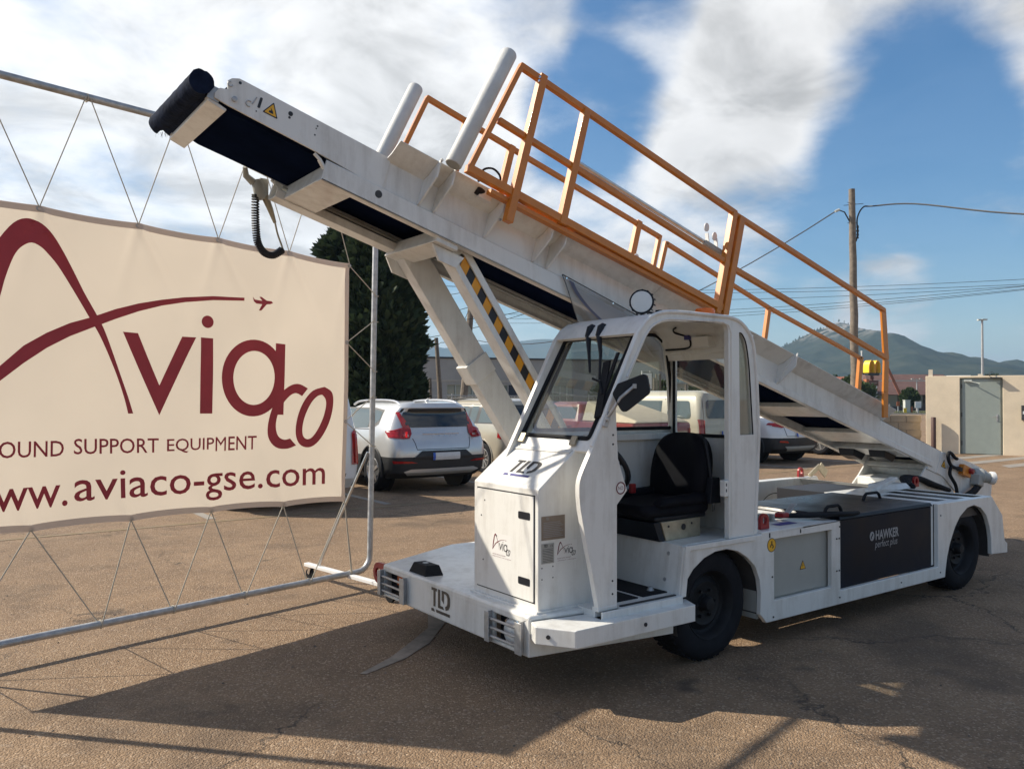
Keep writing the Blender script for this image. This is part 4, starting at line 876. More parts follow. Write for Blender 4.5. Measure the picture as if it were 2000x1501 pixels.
# far side
far_skin = [(2 * 1.235 - p[0], p[1]) for p in near_skin]
fsd = part('boom_side', sprof(bmb(), far_skin, -0.575, 1.60), 'white', bev=0.004); part('boom_side', sprof(bmb(), up(far_skin, 0.04), 1.602, 4.78), 'white', bev=0.004)
m = bmb(); sprof(m, [(1.556, 0.0), (1.584, 0.0), (1.584, 0.12), (1.556, 0.12)], -0.95, 1.6); sprof(m, [(1.556, 0.035), (1.584, 0.035), (1.584, 0.12), (1.556, 0.12)], 1.602, 5.95); sprof(m, [(1.45, -0.008), (1.5555, -0.008), (1.5555, 0.002), (1.45, 0.002)], -0.95, -0.02); sprof(m, [(1.448, -0.008), (1.456, -0.008), (1.456, 0.042), (1.448, 0.042)], -0.95, -0.02); sprof(m, [(1.53, -0.004), (1.5555, -0.004), (1.5555, 0.006), (1.53, 0.006)], -0.01, 1.6); sprof(m, [(1.53, 0.032), (1.5555, 0.032), (1.5555, 0.042), (1.53, 0.042)], 1.602, 5.2); part('boom_skirt', m, 'white', fsd, bev=0.003)
m = bmb(); m.tube([(-0.92, 1.48, 0.07), (3.5, 1.535, 0.07)], 0.012, 8); m.tube([(-0.85, 1.50, 0.045), (-0.05, 1.50, 0.045)], 0.009, 8); part('hydraulic_pipe', m, 'greybox', fsd)
m = bmb(); splate(m, [(4.78, 0.04), (4.78, 0.255), (5.965, 0.255), (5.965, 0.02), (5.80, 0.02)], 1.571, 1.590); part('boom_side', m, 'white', bev=0.004)
# front head plates
hp = [(-0.55, 0.10), (-0.55, 0.289), (-1.40, 0.295)] + [(-1.445, 0.294), (-1.478, 0.277), (-1.494, 0.256), (-1.490, 0.235), (-1.482, 0.222), (-1.484, 0.212), (-1.500, 0.206), (-1.518, 0.201), (-1.533, 0.165), (-1.527, 0.142), (-1.46, 0.136), (-0.98, 0.126)]
holes = [ell(-1.435, 0.274, 0.008, 0.008, 10), ell(-1.153, 0.251, 0.013, 0.013, 14), ell(-1.153, 0.229, 0.007, 0.007, 10), ell(-1.0, 0.259, 0.005, 0.005, 8), ell(-1.003, 0.243, 0.004, 0.004, 8), ell(-1.0, 0.207, 0.005, 0.005, 8), ell(-1.320, 0.176, 0.004, 0.004, 8)]
hd = part('head_plate', splate(bmb(), hp, 0.889, 0.901), 'white', bev=0.003)
for q in holes: m = bmb(); splate(m, q, 0.8882, 0.8888); part('bolt_hole', m, 'ink', hd, smooth=None)
part('head_plate', splate(bmb(), hp, 1.570, 1.582), 'white', bev=0.003)
m = bmb(); m.lathe([(0.013, 0), (0.013, 0.012), (0.006, 0.014)], (-1.438, 0.889, 0.179), (0, -1, 0), 16); m.ring((-1.478, 0.886, 0.243), (0, 1, 0), 0.012, 0.003, 16, 6, 0.6, 5.5); m.ring((-1.365, 0.886, 0.195), (0, 1, 0), 0.015, 0.003, 16, 6, 1.8, 6.0); m.tube([(-1.35, 0.886, 0.20), (-1.338, 0.886, 0.245)], 0.003, 6); part('head_bolt', m, 'galv', hd)
m = bmb(); splate(m, rpoly([(-1.322, 0.198), (-1.308, 0.198), (-1.308, 0.256), (-1.322, 0.256)], 0.006, 3), 0.8875, 0.889); part('slot', m, 'ink', hd)
my, mk = bmb(), bmb(); warn_tri(my, mk, lambda u, v, d_=0: (u, 0.8875 - d_, v), -1.250, 0.214, 0.075, 'hand'); part('hazard_sticker', mk, 'ink', hd, smooth=None, recalc=False); part('hazard_sticker', my, 'yellow', hd, smooth=None, recalc=False)
# belt loop
def stad(s0, s1, n0, n1, k=10):
    r = (n1 - n0) / 2; c = (n0 + n1) / 2
    return [(s0 - r * cos(a), c + r * sin(a)) for a in [-pi / 2 + pi * i / k for i in range(k + 1)]] + [(s1 + r * cos(a), c - r * sin(a)) for a in [-pi / 2 + pi * i / k for i in range(k + 1)]]
part('conveyor_belt', splate(bmb(), stad(-1.42, 6.90, 0.118, 0.27), 0.93, 1.545, ), 'belt', bev=0.0)
# nose: white lip plate, black rubber roll, roll bracket
m = bmb(); m.hexa([(-1.552, 0.905, 0.118), (-1.455, 0.905, 0.105), (-1.460, 1.675, 0.105), (-1.552, 1.675, 0.118), (-1.556, 0.905, 0.140), (-1.452, 0.905, 0.122), (-1.458, 1.675, 0.122), (-1.556, 1.675, 0.140)]); nl = part('nose_lip', m, 'white', bev=0.005)
part('roll_bracket', bmb().box(-1.56, -1.50, 0.90, 0.94, 0.13, 0.20), 'galv', nl); part('roll_bracket', bmb().box(-1.56, -1.50, 1.60, 1.64, 0.13, 0.20), 'galv', nl)
rc = bw(-1.60, 0, 0.187)
rnd = random.Random(5)
m = bmb(); m.sheet(lambda u, v: (-1.600 + 0.075 * v * v + 0.02 * v, 0.91 + 0.76 * u, 0.155 - 0.030 * v), 8, 4); m.sheet(lambda u, v: (-1.598 + 0.10 * v, 0.905 + 0.77 * u, 0.185 - 0.01 * v), 8, 3); part('nose_apron', m, 'roll', nl)
rl = MB(); vs = []; K = 26; J = 28
r0c = Vector((-1.487, 0.885, 3.136)); r1c = Vector((-1.487, 1.752, 3.158))
for i in range(K + 1):
    t = i / K; c = r0c.lerp(r1c, t)
    for j in range(J):
        a = 2 * pi * j / J
        r = 0.0585 + 0.003 * noise.noise(Vector((i * 0.6, cos(a) * 2, sin(a) * 2))) + (0.004 * rnd.random() if i in (0, K) else 0)
        if t > 0.86 and sin(a) < -0.3 and cos(a) > -0.2: r *= 0.62
        vs.append(c + Vector((cos(a) * r, 0, sin(a) * r)))
rl.add(vs, [(i * J + j, i * J + (j + 1) % J, (i + 1) * J + (j + 1) % J, (i + 1) * J + j) for i in range(K) for j in range(J)] + [tuple(range(J - 1, -1, -1)), tuple(K * J + j for j in range(J))])
nr = part('nose_roll', rl, 'roll', smooth=50)
m = MB()
for k in range(26):
    a = rnd.uniform(-2.6, -0.4); c = r1c + Vector((cos(a) * 0.056, -rnd.uniform(0, 0.06), sin(a) * 0.056)); d_ = Vector((rnd.uniform(-0.3, 0.3), rnd.uniform(-0.3, 0.3), -1)) * rnd.uniform(0.01, 0.032)
    m.tube([c, c + d_], [0.0012, 0.0004], 4)
part('frayed_thread', m, 'roll', nr)
# side belt guard brackets under the head
for yy in (0.905, 1.565):
    m = bmb(); m.tube([(-0.97, yy, 0.118), (-0.93, yy, 0.10), (-0.85, yy, 0.02), (-0.83, yy, 0.012)], 0.010, 8); m.bar((-0.935, yy, 0.10), (-0.845, yy, 0.022), 0.012, 0.03, (0, 1, 0)); part('guard_bracket', m, 'white')
# underside cross plates
def cross(s0, s1, n0, n1, name='cross_plate', y0=0.9, y1=1.56):
    m = bmb(); m.hexa([(s0, y0, n0), (s1, y0, n0), (s1, y1, n0), (s0, y1, n0), (s0 + 0.02, y0, n1), (s1 - 0.02, y0, n1), (s1 - 0.02, y1, n1), (s0 + 0.02, y1, n1)]); return part(name, m, 'white', bev=0.005)
cross(-0.90, -0.69, 0.0, 0.11); cross(-0.14, 0.02, -0.035, 0.06, 'strut_beam'); cross(3.70, 4.02, 0.066, 0.112); cross(4.55, 4.93, 0.066, 0.112); cross(5.10, 5.36, 0.045, 0.110); cross(5.72, 6.10, 0.02, 0.07)
for y0 in (1.02, 1.34):
    m = bmb(); m.hexa([(5.14, y0, -0.02), (5.30, y0, -0.025), (5.30, y0 + 0.15, -0.025), (5.14, y0 + 0.15, -0.02), (5.12, y0 - 0.012, 0.044), (5.33, y0 - 0.012, 0.044), (5.33, y0 + 0.162, 0.044), (5.12, y0 + 0.162, 0.044)]); part('rubber_stop', m, 'black', bev=0.004)
# rear head of the boom: end plate, motor, box, hoses
ep = rpoly([(5.96, 0.255), (6.29, 0.279), (6.63, 0.296), (6.93, 0.299), (7.10, 0.24), (7.115, 0.05), (7.05, -0.09), (6.39, -0.08), (6.05, 0.02), (5.90, 0.03)], [0, 0.2, 0.3, 0.06, 0.06, 0.05, 0.05, 0, 0, 0], 4)
e0 = part('end_plate', splate(bmb(), ep, 0.896, 0.910), 'white', bev=0.003); part('end_plate', splate(bmb(), ep, 1.565, 1.580), 'white', bev=0.003)
m = bmb(); m.lathe([(0.075, 0), (0.085, 0.02), (0.085, 0.08), (0.060, 0.10), (0.055, 0.17)], (6.66, 0.896, 0.175), (0.75, -0.65, 0.10), 22); mo_ = part('drive_motor', m, 'greybox'); m = bmb(); m.lathe([(0.062, 0.165), (0.068, 0.18), (0.068, 0.21), (0.05, 0.225), (0.001, 0.23)], (6.66, 0.896, 0.175), (0.75, -0.65, 0.10), 20); part('motor_cap', m, 'label', mo_)
m = bmb(); m.box(6.60, 6.72, 0.80, 0.896, 0.07, 0.19); part('gearbox', m, 'greybox', mo_, bev=0.015)
jb = part('junction_box', bmb().box(6.33, 6.50, 0.84, 0.895, 0.115, 0.225), 'orange', bev=0.008); m = bmb(); m.lathe([(0.03, 0), (0.03, 0.03), (0.02, 0.04)], (6.46, 0.84, 0.18), (0, -1, 0), 16); part('stop_knob', m, 'red', jb); m = bmb(); m.box(6.27, 6.36, 0.85, 0.88, 0.14, 0.18); part('cable_gland', m, 'black', jb)
hz = bmb()
hz.tube(catmull([(6.30, 0.865, 0.16), (6.12, 0.862, 0.15), (6.03, 0.86, 0.20), (6.02, 0.86, 0.26), (6.07, 0.86, 0.27), (6.16, 0.86, 0.245), (6.22, 0.87, 0.25)], 6), 0.017, 10)
hz.tube(catmull([(6.11, 0.86, 0.15), (6.10, 0.86, 0.06), (6.22, 0.85, -0.02), (6.28, 0.85, -0.10), (6.30, 0.85, -0.16)], 6), 0.017, 10)
for k in range(2): hz.tube(catmull([(6.66 + k * 0.05, 0.84, 0.08), (6.56 + k * 0.05, 0.83, 0.0), (6.40 + k * 0.06, 0.83, -0.10), (6.32 + k * 0.08, 0.83, -0.16)], 6), 0.024, 10)
part('boom_hose', hz, 'rubber')
my, mk = bmb(), bmb(); warn_tri(my, mk, lambda u, v, d_=0: (u, 0.893 - d_, v), 6.02, 0.135, 0.085, 'hand'); part('hazard_sticker', mk, 'ink', e0, smooth=None, recalc=False); part('hazard_sticker', my, 'yellow', e0, smooth=None, recalc=False)
# pivot tube and its stand on the rear deck
m = MB(); m.lathe([(0.105, 0.0), (0.115, 0.01), (0.115, 0.61), (0.105, 0.62)], (5.70, 0.93, 0.885), (0, 1, 0), 28); pv = part('pivot_tube', m, 'white')
m = MB(); m.lathe([(0.030, 0.0), (0.052, 0.01), (0.052, 0.05), (0.030, 0.06)], (5.76, 1.60, 0.76), (0.4, 1, 0), 20); m.lathe([(0.03, -0.14), (0.03, 0.0)], (5.76, 1.60, 0.76), (0.4, 1, 0), 16); m.lathe([(0.022, 0), (0.022, 0.05), (0.03, 0.06), (0.03, 0.09), (0.015, 0.11)], (5.75, 1.56, 0.83), (0, 0, 1), 12); part('pivot_pin', m, 'white', pv)
for y0 in (0.910, 1.54):
    m = MB(); m.ext([(5.10, 0.60), (6.05, 0.45), (6.05, 0.80), (5.86, 1.02), (5.62, 1.02), (5.35, 0.78)], 'y', y0, y0 + 0.018); part('pivot_bracket', m, 'white', pv, bev=0.004)
part('pivot_stand', MB().box(4.84, 5.95, 0.94, 1.52, 0.40, 0.70), 'white', pv, bev=0.01); part('pivot_stand', MB().box(5.25, 5.85, 0.95, 1.50, 0.701, 0.785), 'white', pv, bev=0.01)
m = MB(); m.bar((4.10, 0.70, 0.775), (4.52, 0.70, 0.862), 0.07, 0.03); part('support_lever', m, 'white', bev=0.004)
m = MB(); m.hexa([(4.43, 0.90, 0.7515), (4.62, 0.70, 0.7515), (4.86, 0.72, 0.7515), (4.86, 1.00, 0.7515), (4.47, 0.92, 0.80), (4.64, 0.74, 0.80), (4.80, 0.74, 0.80), (4.80, 0.98, 0.80)]); part('lever_base', m, 'white', bev=0.004)
m = MB()
for k in range(3): m.tube(catmull([(4.85, 0.70 + 0.03 * k, 0.765), (5.02, 0.84 + 0.03 * k, 0.80 + 0.01 * k), (5.25, 0.86 + 0.03 * k, 0.81), (5.5, 0.84 + 0.04 * k, 0.74), (5.8, 0.84, 0.66)], 5), 0.024, 8)
part('deck_hose', m, 'rubber')

# ---- lifting struts
def strut_frame(p0, p1, side):
    p0, p1 = Vector(p0), Vector(p1); d = (p1 - p0).normalized(); w = Vector((d.z, 0, -d.x)) * -1
    return p0, d, w
P0 = Vector((0.010, 0, 2.537)); SD = (Vector((0.672, 0, 1.625)) - Vector((0.058, 0, 2.488))).normalized(); SW = Vector((-SD.z, 0, SD.x))
def stw(y): return lambda l, w, t: P0 + SD * l + SW * w + Vector((0, y + t, 0))
# near strut: box with a recessed striped face
m = MB(); m.plate(rpoly([(-0.02, -0.075), (2.05, -0.075), (2.05, 0.075), (-0.02, 0.075)], [0.05, 0, 0, 0.05], 4), lambda l, w, t: stw(0.97)(l, w, t), 0.0, 0.012, [rpoly([(0.10, -0.036), (1.98, -0.036), (1.98, 0.030), (0.10, 0.030)], 0.025, 4)])
ns = part('lift_strut', m, 'white', bev=0.004)
m = MB(); m.plate(rect(-0.02, 2.05, -0.075, -0.063), lambda l, w, t: stw(0.982)(l, w, t), 0.0, 0.09); m.plate(rect(-0.02, 2.05, 0.063, 0.075), lambda l, w, t: stw(0.982)(l, w, t), 0.0, 0.09); m.plate(rect(-0.02, 2.05, -0.063, 0.063), lambda l, w, t: stw(1.06)(l, w, t), 0.0, 0.012); part('strut_channel', m, 'white', ns)
ns_i = 0
l = 0.145; k = 0
while l < 1.97:
    l1 = min(l + 0.072, 1.97); m = MB()
    sk = 0.018
    m.add([stw(0.984)(l - sk, 0.031, 0), stw(0.984)(l + sk, -0.037, 0), stw(0.984)(l1 + sk, -0.037, 0), stw(0.984)(l1 - sk, 0.031, 0)], [(0, 1, 2, 3)])
    part('stripe', m, 'amber_stripe' if k % 2 == 0 else 'ink', ns, smooth=None); l = l1; k += 1
m = MB(); m.plate(rect(0.0, 2.05, -0.095, 0.085), lambda l, w, t: stw(1.44)(l, w, t), 0.0, 0.10); fs2 = part('lift_strut', m, 'white', bev=0.006)
m = MB(); m.plate(rect(0.84, 0.99, -0.112, 0.088), lambda l, w, t: stw(1.42)(l, w, t), 0.0, 0.14); part('strut_collar', m, 'white', fs2, bev=0.008)
m = MB(); m.cyl(stw(0.95)(0.02, 0, 0), stw(1.55)(0.02, 0, 0), 0.03, 16); m.cyl(stw(0.95)(2.02, 0, 0), stw(1.55)(2.02, 0, 0), 0.04, 16); part('strut_pin', m, 'white', fs2)
m = bmb(); splate(m, [(-0.13, -0.04), (0.10, -0.04), (0.06, -0.12), (-0.06, -0.12)], 0.945, 0.968); part('strut_lug', m, 'white', ns)
m = bmb(); splate(m, [(-0.13, -0.04), (0.10, -0.04), (0.06, -0.12), (-0.06, -0.12)], 1.543, 1.556); part('strut_lug', m, 'white', fs2)

# ---- handrails
def rail(parent, pts, y, w=0.032, h=0.038, m_='orange', name='rail'):
    b = bmb()
    for a, c in zip(pts[:-1], pts[1:]): b.bar((a[0], y, a[1]), (c[0], y, c[1]), w, h, (0, 1, 0))
    return part(name, b, m_, parent, bev=0.004)
YN = 0.70
nh = rail(None, [(0.0, 1.135), (2.10, 1.105)], YN, 0.040, 0.036, name='handrail')
rail(nh, [(2.10, 1.095), (4.215, 1.118)], YN, 0.036)
rail(nh, [(-0.05, 0.742), (2.10, 0.712)], YN, 0.034); rail(nh, [(2.11, 0.70), (4.36, 0.722)], YN, 0.040)
rail(nh, [(-0.17, 0.372), (2.16, 0.372)], YN, 0.050, 0.050); rail(nh, [(0.02, 0.318), (2.14, 0.338)], YN + 0.02, 0.030, 0.05)
rail(nh, [(0.01, 1.15), (-0.155, 0.365)], YN, 0.030, name='rail_post')
rail(nh, [(0.165, 1.16), (0.180, 0.185)], YN - 0.01, 0.052, 0.050, name='rail_post'); rail(nh, [(0.545, 1.13), (0.565, 0.34)], YN - 0.005, 0.052, 0.050, name='rail_post')
rail(nh, [(2.075, 1.10), (2.105, 0.315)], YN, 0.050, 0.052, name='rail_post'); rail(nh, [(2.150, 1.10), (2.175, 0.300)], YN - 0.006, 0.060, 0.058, name='rail_post')
rail(nh, [(4.20, 1.125), (4.375, 0.70), (4.44, 0.42), (4.50, 0.205)], YN, 0.075, 0.022, name='rail_post')
m = bmb()
for s in (2.09, 0.55, 0.17):
    m.bar((s, YN + 0.005, 0.36), (s + 0.03, 0.775, 0.345), 0.05, 0.02)
part('rail_bracket', m, 'orange', nh)
for s, n in ((0.13, 1.12), (0.13, 1.095), (4.475, 0.315)): part('bolt', bmb().lathe([(0.009, 0), (0.007, 0.006)], (s, YN - 0.036, n), (0, -1, 0), 8), 'chrome', nh)
m = bmb(); m.lathe([(0.046, 0.0), (0.050, 0.006), (0.050, 0.825), (0.044, 0.836), (0.02, 0.838)], (-0.262, YN - 0.005, 0.345), (0.165, 0, 0.815), 28); part('foam_sleeve', m, 'padgrey', nh, smooth=50)
m = bmb(); m.lathe([(0.001, 0), (0.040, 0.001)], (-0.263, YN - 0.005, 0.342), (0.165, 0, 0.815), 24); part('sleeve_core', m, 'greybox', nh)
# sliding steel bar with paddles behind the near rail
m = bmb(); m.tube([(0.60, 0.755, 0.81), (2.06, 0.755, 0.795)], 0.016, 12); sb_ = part('slide_bar', m, 'alu')
m = bmb(); m.bar((1.88, 0.755, 0.79), (2.12, 0.75, 0.785), 0.05, 0.035); m.box(1.80, 1.86, 0.74, 0.79, 0.745, 0.76); part('slide_block', m, 'greybox', sb_, bev=0.004)
for s, tl in ((1.93, 0.0), (2.03, 0.03)):
    m = bmb(); m.bar((s, 0.755, 0.80), (s - 0.03, 0.755, 0.87), 0.008, 0.03, (0, 1, 0)); m.lathe([(0.001, 0), (0.032, 0.001), (0.032, 0.008), (0.001, 0.009)], (s - 0.055, 0.750, 0.905 - tl), (0.2, -1, 0), 18); part('paddle', m, 'label', sb_)
m = bmb(); m.lathe([(0.001, 0), (0.030, 0.001), (0.030, 0.008), (0.001, 0.009)], (1.32, 0.80, 0.44), (0.2, -1, 0), 18); m.lathe([(0.001, 0), (0.026, 0.001), (0.026, 0.008), (0.001, 0.009)], (1.40, 0.80, 0.425), (0.5, -1, 0), 18); part('paddle', m, 'label', sb_)
# small spotlight with bent hose between the rails
m = bmb(); m.lathe([(0.024, 0), (0.028, 0.02), (0.022, 0.05), (0.012, 0.07)], (-0.02, 0.80, 0.325), (1, 0.1, 0.2), 16); sl = part('spot_light', m, 'black'); m = bmb(); m.tube(catmull([(-0.02, 0.80, 0.38), (-0.01, 0.80, 0.46), (0.05, 0.80, 0.50), (0.11, 0.80, 0.485), (0.13, 0.80, 0.44)], 5), 0.007, 6); part('light_hose', m, 'rubber', sl); m = bmb(); m.box(0.07, 0.18, 0.79, 0.82, 0.40, 0.43); m.box(0.0, 0.09, 0.785, 0.83, 0.29, 0.34); part('light_arm', m, 'label', sl, bev=0.004)
YF = 1.60
fh = rail(None, [(-0.14, 1.140), (2.235, 1.125)], YF, 0.036, 0.034, name='handrail'); rail(fh, [(2.31, 1.105), (3.79, 1.065), (5.40, 1.095)], YF, 0.034)
rail(fh, [(-0.13, 1.15), (-0.26, 0.36)], YF, 0.030, name='rail_post')
for s, w in ((0.205, 0.052), (0.61, 0.050), (1.965, 0.055)): rail(fh, [(s, 1.155), (s + 0.012, 0.33)], YF, w, 0.045, name='rail_post')
rail(fh, [(2.225, 1.14), (2.235, 0.34)], YF, 0.036, name='rail_post'); rail(fh, [(2.312, 1.115), (2.300, 0.34)], YF, 0.040, name='rail_post')
rail(fh, [(3.785, 1.065), (3.84, 0.33)], YF, 0.045, name='rail_post'); rail(fh, [(5.395, 1.11), (5.52, 0.26)], YF, 0.060, name='rail_post')
rail(fh, [(-0.2, 0.365), (5.45, 0.34)], YF + 0.02, 0.04, name='rail')
m = bmb(); m.lathe([(0.046, 0.0), (0.050, 0.006), (0.050, 0.80), (0.044, 0.812), (0.02, 0.814)], (-0.365, YF, 0.37), (0.135, 0, 0.80), 28); part('foam_sleeve', m, 'padgrey', fh, smooth=50)

# ---- clear plastic flap hung on the boom side above the cab
def flap(u, v):
    s = 0.79 + u * 0.92; n = 0.118 - 0.03 * u
    p = bw(s, 0.868, n)
    drop = v * (0.34 if u < 0.65 else 0.34 + (u - 0.65) * 0.2)
    p = p + Vector((0.14 * v, -0.03 * sin(v * 2.2) + 0.035 * sin(u * 9 + v * 3) * v, -drop))
    return p
m = MB(); m.sheet(flap, 26, 12); fp = part('plastic_flap', m, 'plastic')
m = MB(); m.sheet(lambda u, v: flap(0.10 + 0.55 * u + 0.16 * v, 0.14 + 0.62 * v) + Vector((0, -0.004, 0)), 18, 8); part('flap_print', m, 'flapwhite', fp)
m = MB(); m.sheet(lambda u, v: flap(0.05 + 0.05 * u + 0.40 * v * v, 0.05 + 0.92 * v) + Vector((0, -0.006, 0)), 3, 14); part('flap_print', m, 'flapblue', fp)
m = MB(); m.tube([flap(i / 10, 0) + Vector((0, -0.004, 0)) for i in range(11)], 0.003, 5); m.tube([flap(0, i / 6) for i in range(7)], 0.0025, 5); part('flap_hem', m, 'ink', fp)
for u in (0.03, 0.5): part('screw', MB().lathe([(0.008, 0), (0.006, 0.005)], flap(u, 0.04) + Vector((0, -0.003, 0)), (0, -1, 0), 10), 'chrome', fp)
# ---- pendant control hanging under the boom
m = MB(); m.tube([bw(-1.13, 1.59, 0.13), (-1.03, 1.62, 2.905), (-0.985, 1.62, 2.87)], [0.014, 0.020, 0.024], 10); m.lathe([(0.026, 0), (0.036, 0.03), (0.036, 0.10), (0.022, 0.12)], (-0.965, 1.62, 2.89), (0.25, 0, -1), 14); m.box(-0.95, -0.90, 1.60, 1.64, 2.80, 2.90); pn = part('pendant_control', m, 'greybox', smooth=50)
m = MB(); m.tube([(-0.915, 1.62, 2.80), (-0.88, 1.62, 2.72), (-0.852, 1.62, 2.645)], [0.024, 0.018, 0.010], 10); m.tube(catmull([(-0.852, 1.62, 2.65), (-0.835, 1.62, 2.58), (-0.812, 1.62, 2.52), (-0.800, 1.62, 2.485)], 5), 0.006, 8); part('pendant_grip', m, 'zinc', pn)
axis_ = catmull([(-0.972, 1.62, 2.80), (-0.972, 1.62, 2.70), (-0.968, 1.62, 2.60), (-0.955, 1.62, 2.51), (-0.915, 1.62, 2.455), (-0.860, 1.62, 2.448), (-0.805, 1.62, 2.485)], 40)
pts = []; turns = 40; nA = len(axis_)
for i in range(nA):
    p = Vector(axis_[i]); t = (Vector(axis_[min(i + 1, nA - 1)]) - Vector(axis_[max(i - 1, 0)])).normalized(); b = Vector((0, 1, 0)); n_ = t.cross(b).normalized()
    a = 2 * pi * turns * i / nA; pts.append(p + (n_ * cos(a) + b * sin(a)) * 0.019)
part('coil_cord', MB().tube(pts, 0.0058, 6), 'wire', pn)
ORG = Vector((0, 0, 0))

# ================================================================== banner and its wheeled frame
B0 = Vector((0.476, 3.034, 0.0)); BT = Vector((0.9729, 0.2312, 0)); BNm = Vector((0.2312, -0.9729, 0))
def fr(s, z, off=0.0): return B0 + BT * s + BNm * off + Vector((0, 0, z))
frame = thing('banner_stand', 'tall grey tube frame on castors that holds the cream banner', 'banner stand', fr(-1.7, 0)); ORG = fr(-1.7, 0)
def arc(cs, cz, r, a0, a1, n=8): return [fr(cs + r * cos(radians(a0 + (a1 - a0) * i / n)), cz + r * sin(radians(a0 + (a1 - a0) * i / n))) for i in range(n + 1)]
PR = 0.024
m = MB(); m.tube([fr(-3.42, 0.135)] + [fr(-0.12, 0.135)] + arc(-0.115, 0.262, 0.127, -90, 0) + [fr(0.035, 1.6)] + [fr(0.066, 3.35)] + arc(-0.06, 3.36, 0.127, 0, 90) + [fr(-3.42, 3.475)] + arc(-3.44, 3.35, 0.125, 90, 180) + [fr(-3.60, 0.28)] + arc(-3.475, 0.262, 0.127, 180, 270), PR, 14)
m.build('tube_loop', 'galv', frame, smooth=60)
for s in (-0.20, -3.30):
    m = MB(); m.bar(fr(s + 0.045, 0.118, -0.66), fr(s - 0.045, 0.118, 0.62), 0.05, 0.028); fb = m.build('foot_bar', 'label', frame, bev=0.003)
    m = MB(); m.tube([fr(s + 0.03, 0.13, -0.46), fr(s + 0.20, 1.12, -0.02)], 0.011, 8); m.build('brace', 'alu', frame)
    for off in (-0.60, 0.56):
        c = fr(s + 0.045 - 0.09 * (off + 0.66) / 1.28, 0.045, off); m = MB(); m.cyl(c - BT * 0.014, c + BT * 0.014, 0.044, 18); w = m.build('castor', 'rubber', frame)
        m = MB(); m.bar(c + Vector((0, 0, 0.0)) - BT * 0.02, c + Vector((0, 0, 0.06)) - BT * 0.02 + BNm * 0.02, 0.03, 0.003, tuple(BT)); m.bar(c + BT * 0.02, c + Vector((0, 0, 0.06)) + BT * 0.02 + BNm * 0.02, 0.03, 0.003, tuple(BT)); m.build('castor_fork', 'chrome', w)
bn_loc = fr(-1.75, 1.75)
banner = thing('banner', 'cream vinyl banner with wine red logo and web address, laced in a tube frame', 'banner', bn_loc); ORG = bn_loc
TG = [(-3.30, 2.752), (-2.559, 2.747), (-1.962, 2.735), (-1.389, 2.724), (-0.809, 2.706), (-0.215, 2.684)]
BG = [(-3.34, 0.785), (-2.594, 0.774), (-1.998, 0.771), (-1.423, 0.764), (-0.837, 0.746), (-0.262, 0.732)]
def edge(tab, u, sag):
    x = u * (len(tab) - 1); i = min(int(x), len(tab) - 2); t = x - i
    return tab[i][0] + (tab[i + 1][0] - tab[i][0]) * t, tab[i][1] + (tab[i + 1][1] - tab[i][1]) * t + sag * 4 * t * (1 - t)
def wave(s, z):
    d = 0.010 * sin(s * 2.1 + z * 1.3) + 0.006 * sin(s * 5.0 - z * 3.1 + 1.0)
    # tension creases running in from the eyelets
    for g in TG[1:]:
        dx, dz = s - g[0], g[1] - z
        if dz > 0: d += 0.022 * math.exp(-((dx - dz * 0.55) / (0.02 + 0.07 * dz)) ** 2) * math.exp(-dz * 1.9) - 0.010 * math.exp(-((dx + dz * 0.25) / (0.02 + 0.06 * dz)) ** 2) * math.exp(-dz * 3)
    for g in BG[1:]:
        dx, dz = s - g[0], z - g[1]
        if dz > 0: d += 0.016 * math.exp(-((dx + dz * 0.4) / (0.03 + 0.10 * dz)) ** 2) * math.exp(-dz * 4)
    return d
def sheet_pt(u, v):
    a = edge(TG, u, -0.012); b = edge(BG, u, 0.012)
    s = b[0] + (a[0] - b[0]) * v; z = b[1] + (a[1] - b[1]) * v
    return fr(s, z, wave(s, z))
m = MB(); m.sheet(sheet_pt, 150, 90); cv = m.build('vinyl_sheet', 'canvas', banner, smooth=80, recalc=False)
m = MB()
def hem(u0, u1, v0, v1, nu, nv):
    m.sheet(lambda u, v: sheet_pt(u0 + (u1 - u0) * u, v0 + (v1 - v0) * v) + BNm * 0.0025, nu, nv)
hem(0, 1, 0.979, 1.0, 150, 2); hem(0, 1, 0.0, 0.021, 150, 2); hem(0.9865, 1, 0.021, 0.979, 2, 80)
m.build('hem', 'hem', banner, smooth=80, recalc=False)
def bprint(u, v, d=0.0): return fr(u, v, wave(u, v) + 0.0035 + d)
def dense(pts, n=6):
    out = []
    for i in range(len(pts)):
        a, b = pts[i], pts[(i + 1) % len(pts)]
        for j in range(n): out.append((a[0] + (b[0] - a[0]) * j / n, a[1] + (b[1] - a[1]) * j / n))
    return out
def bsub(mb, name):
    """cut the print finer so that it follows the cloth"""
    me = bpy.data.meshes.new(name); me.from_pydata(mb.v, [], mb.f); bm = bmesh.new(); bm.from_mesh(me)
    bmesh.ops.remove_doubles(bm, verts=bm.verts, dist=1e-5)
    bmesh.ops.triangulate(bm, faces=bm.faces)
    for _ in range(4):
        es = [e for e in bm.edges if e.calc_length() > 0.05]
        if not es: break
        bmesh.ops.subdivide_edges(bm, edges=es, cuts=1); bmesh.ops.triangulate(bm, faces=[f for f in bm.faces if len(f.verts) > 3])
    for v in bm.verts:
        s, z = v.co.x, v.co.y
        v.co = fr(s, z, wave(s, z) + 0.003 + v.co.z) - ORG
    bm.to_mesh(me); bm.free(); me.materials.append(MT['wine'])
    o = bpy.data.objects.new(name, me); COL.objects.link(o); o.parent = banner
    return o
flat = lambda u, v, d=0.0: (u, v, d)
a = MB(); add_poly(a, catmull(LOGO_A[:19], 3) + catmull(LOGO_A[19:], 3), flat); bsub(a, 'logo_arch')
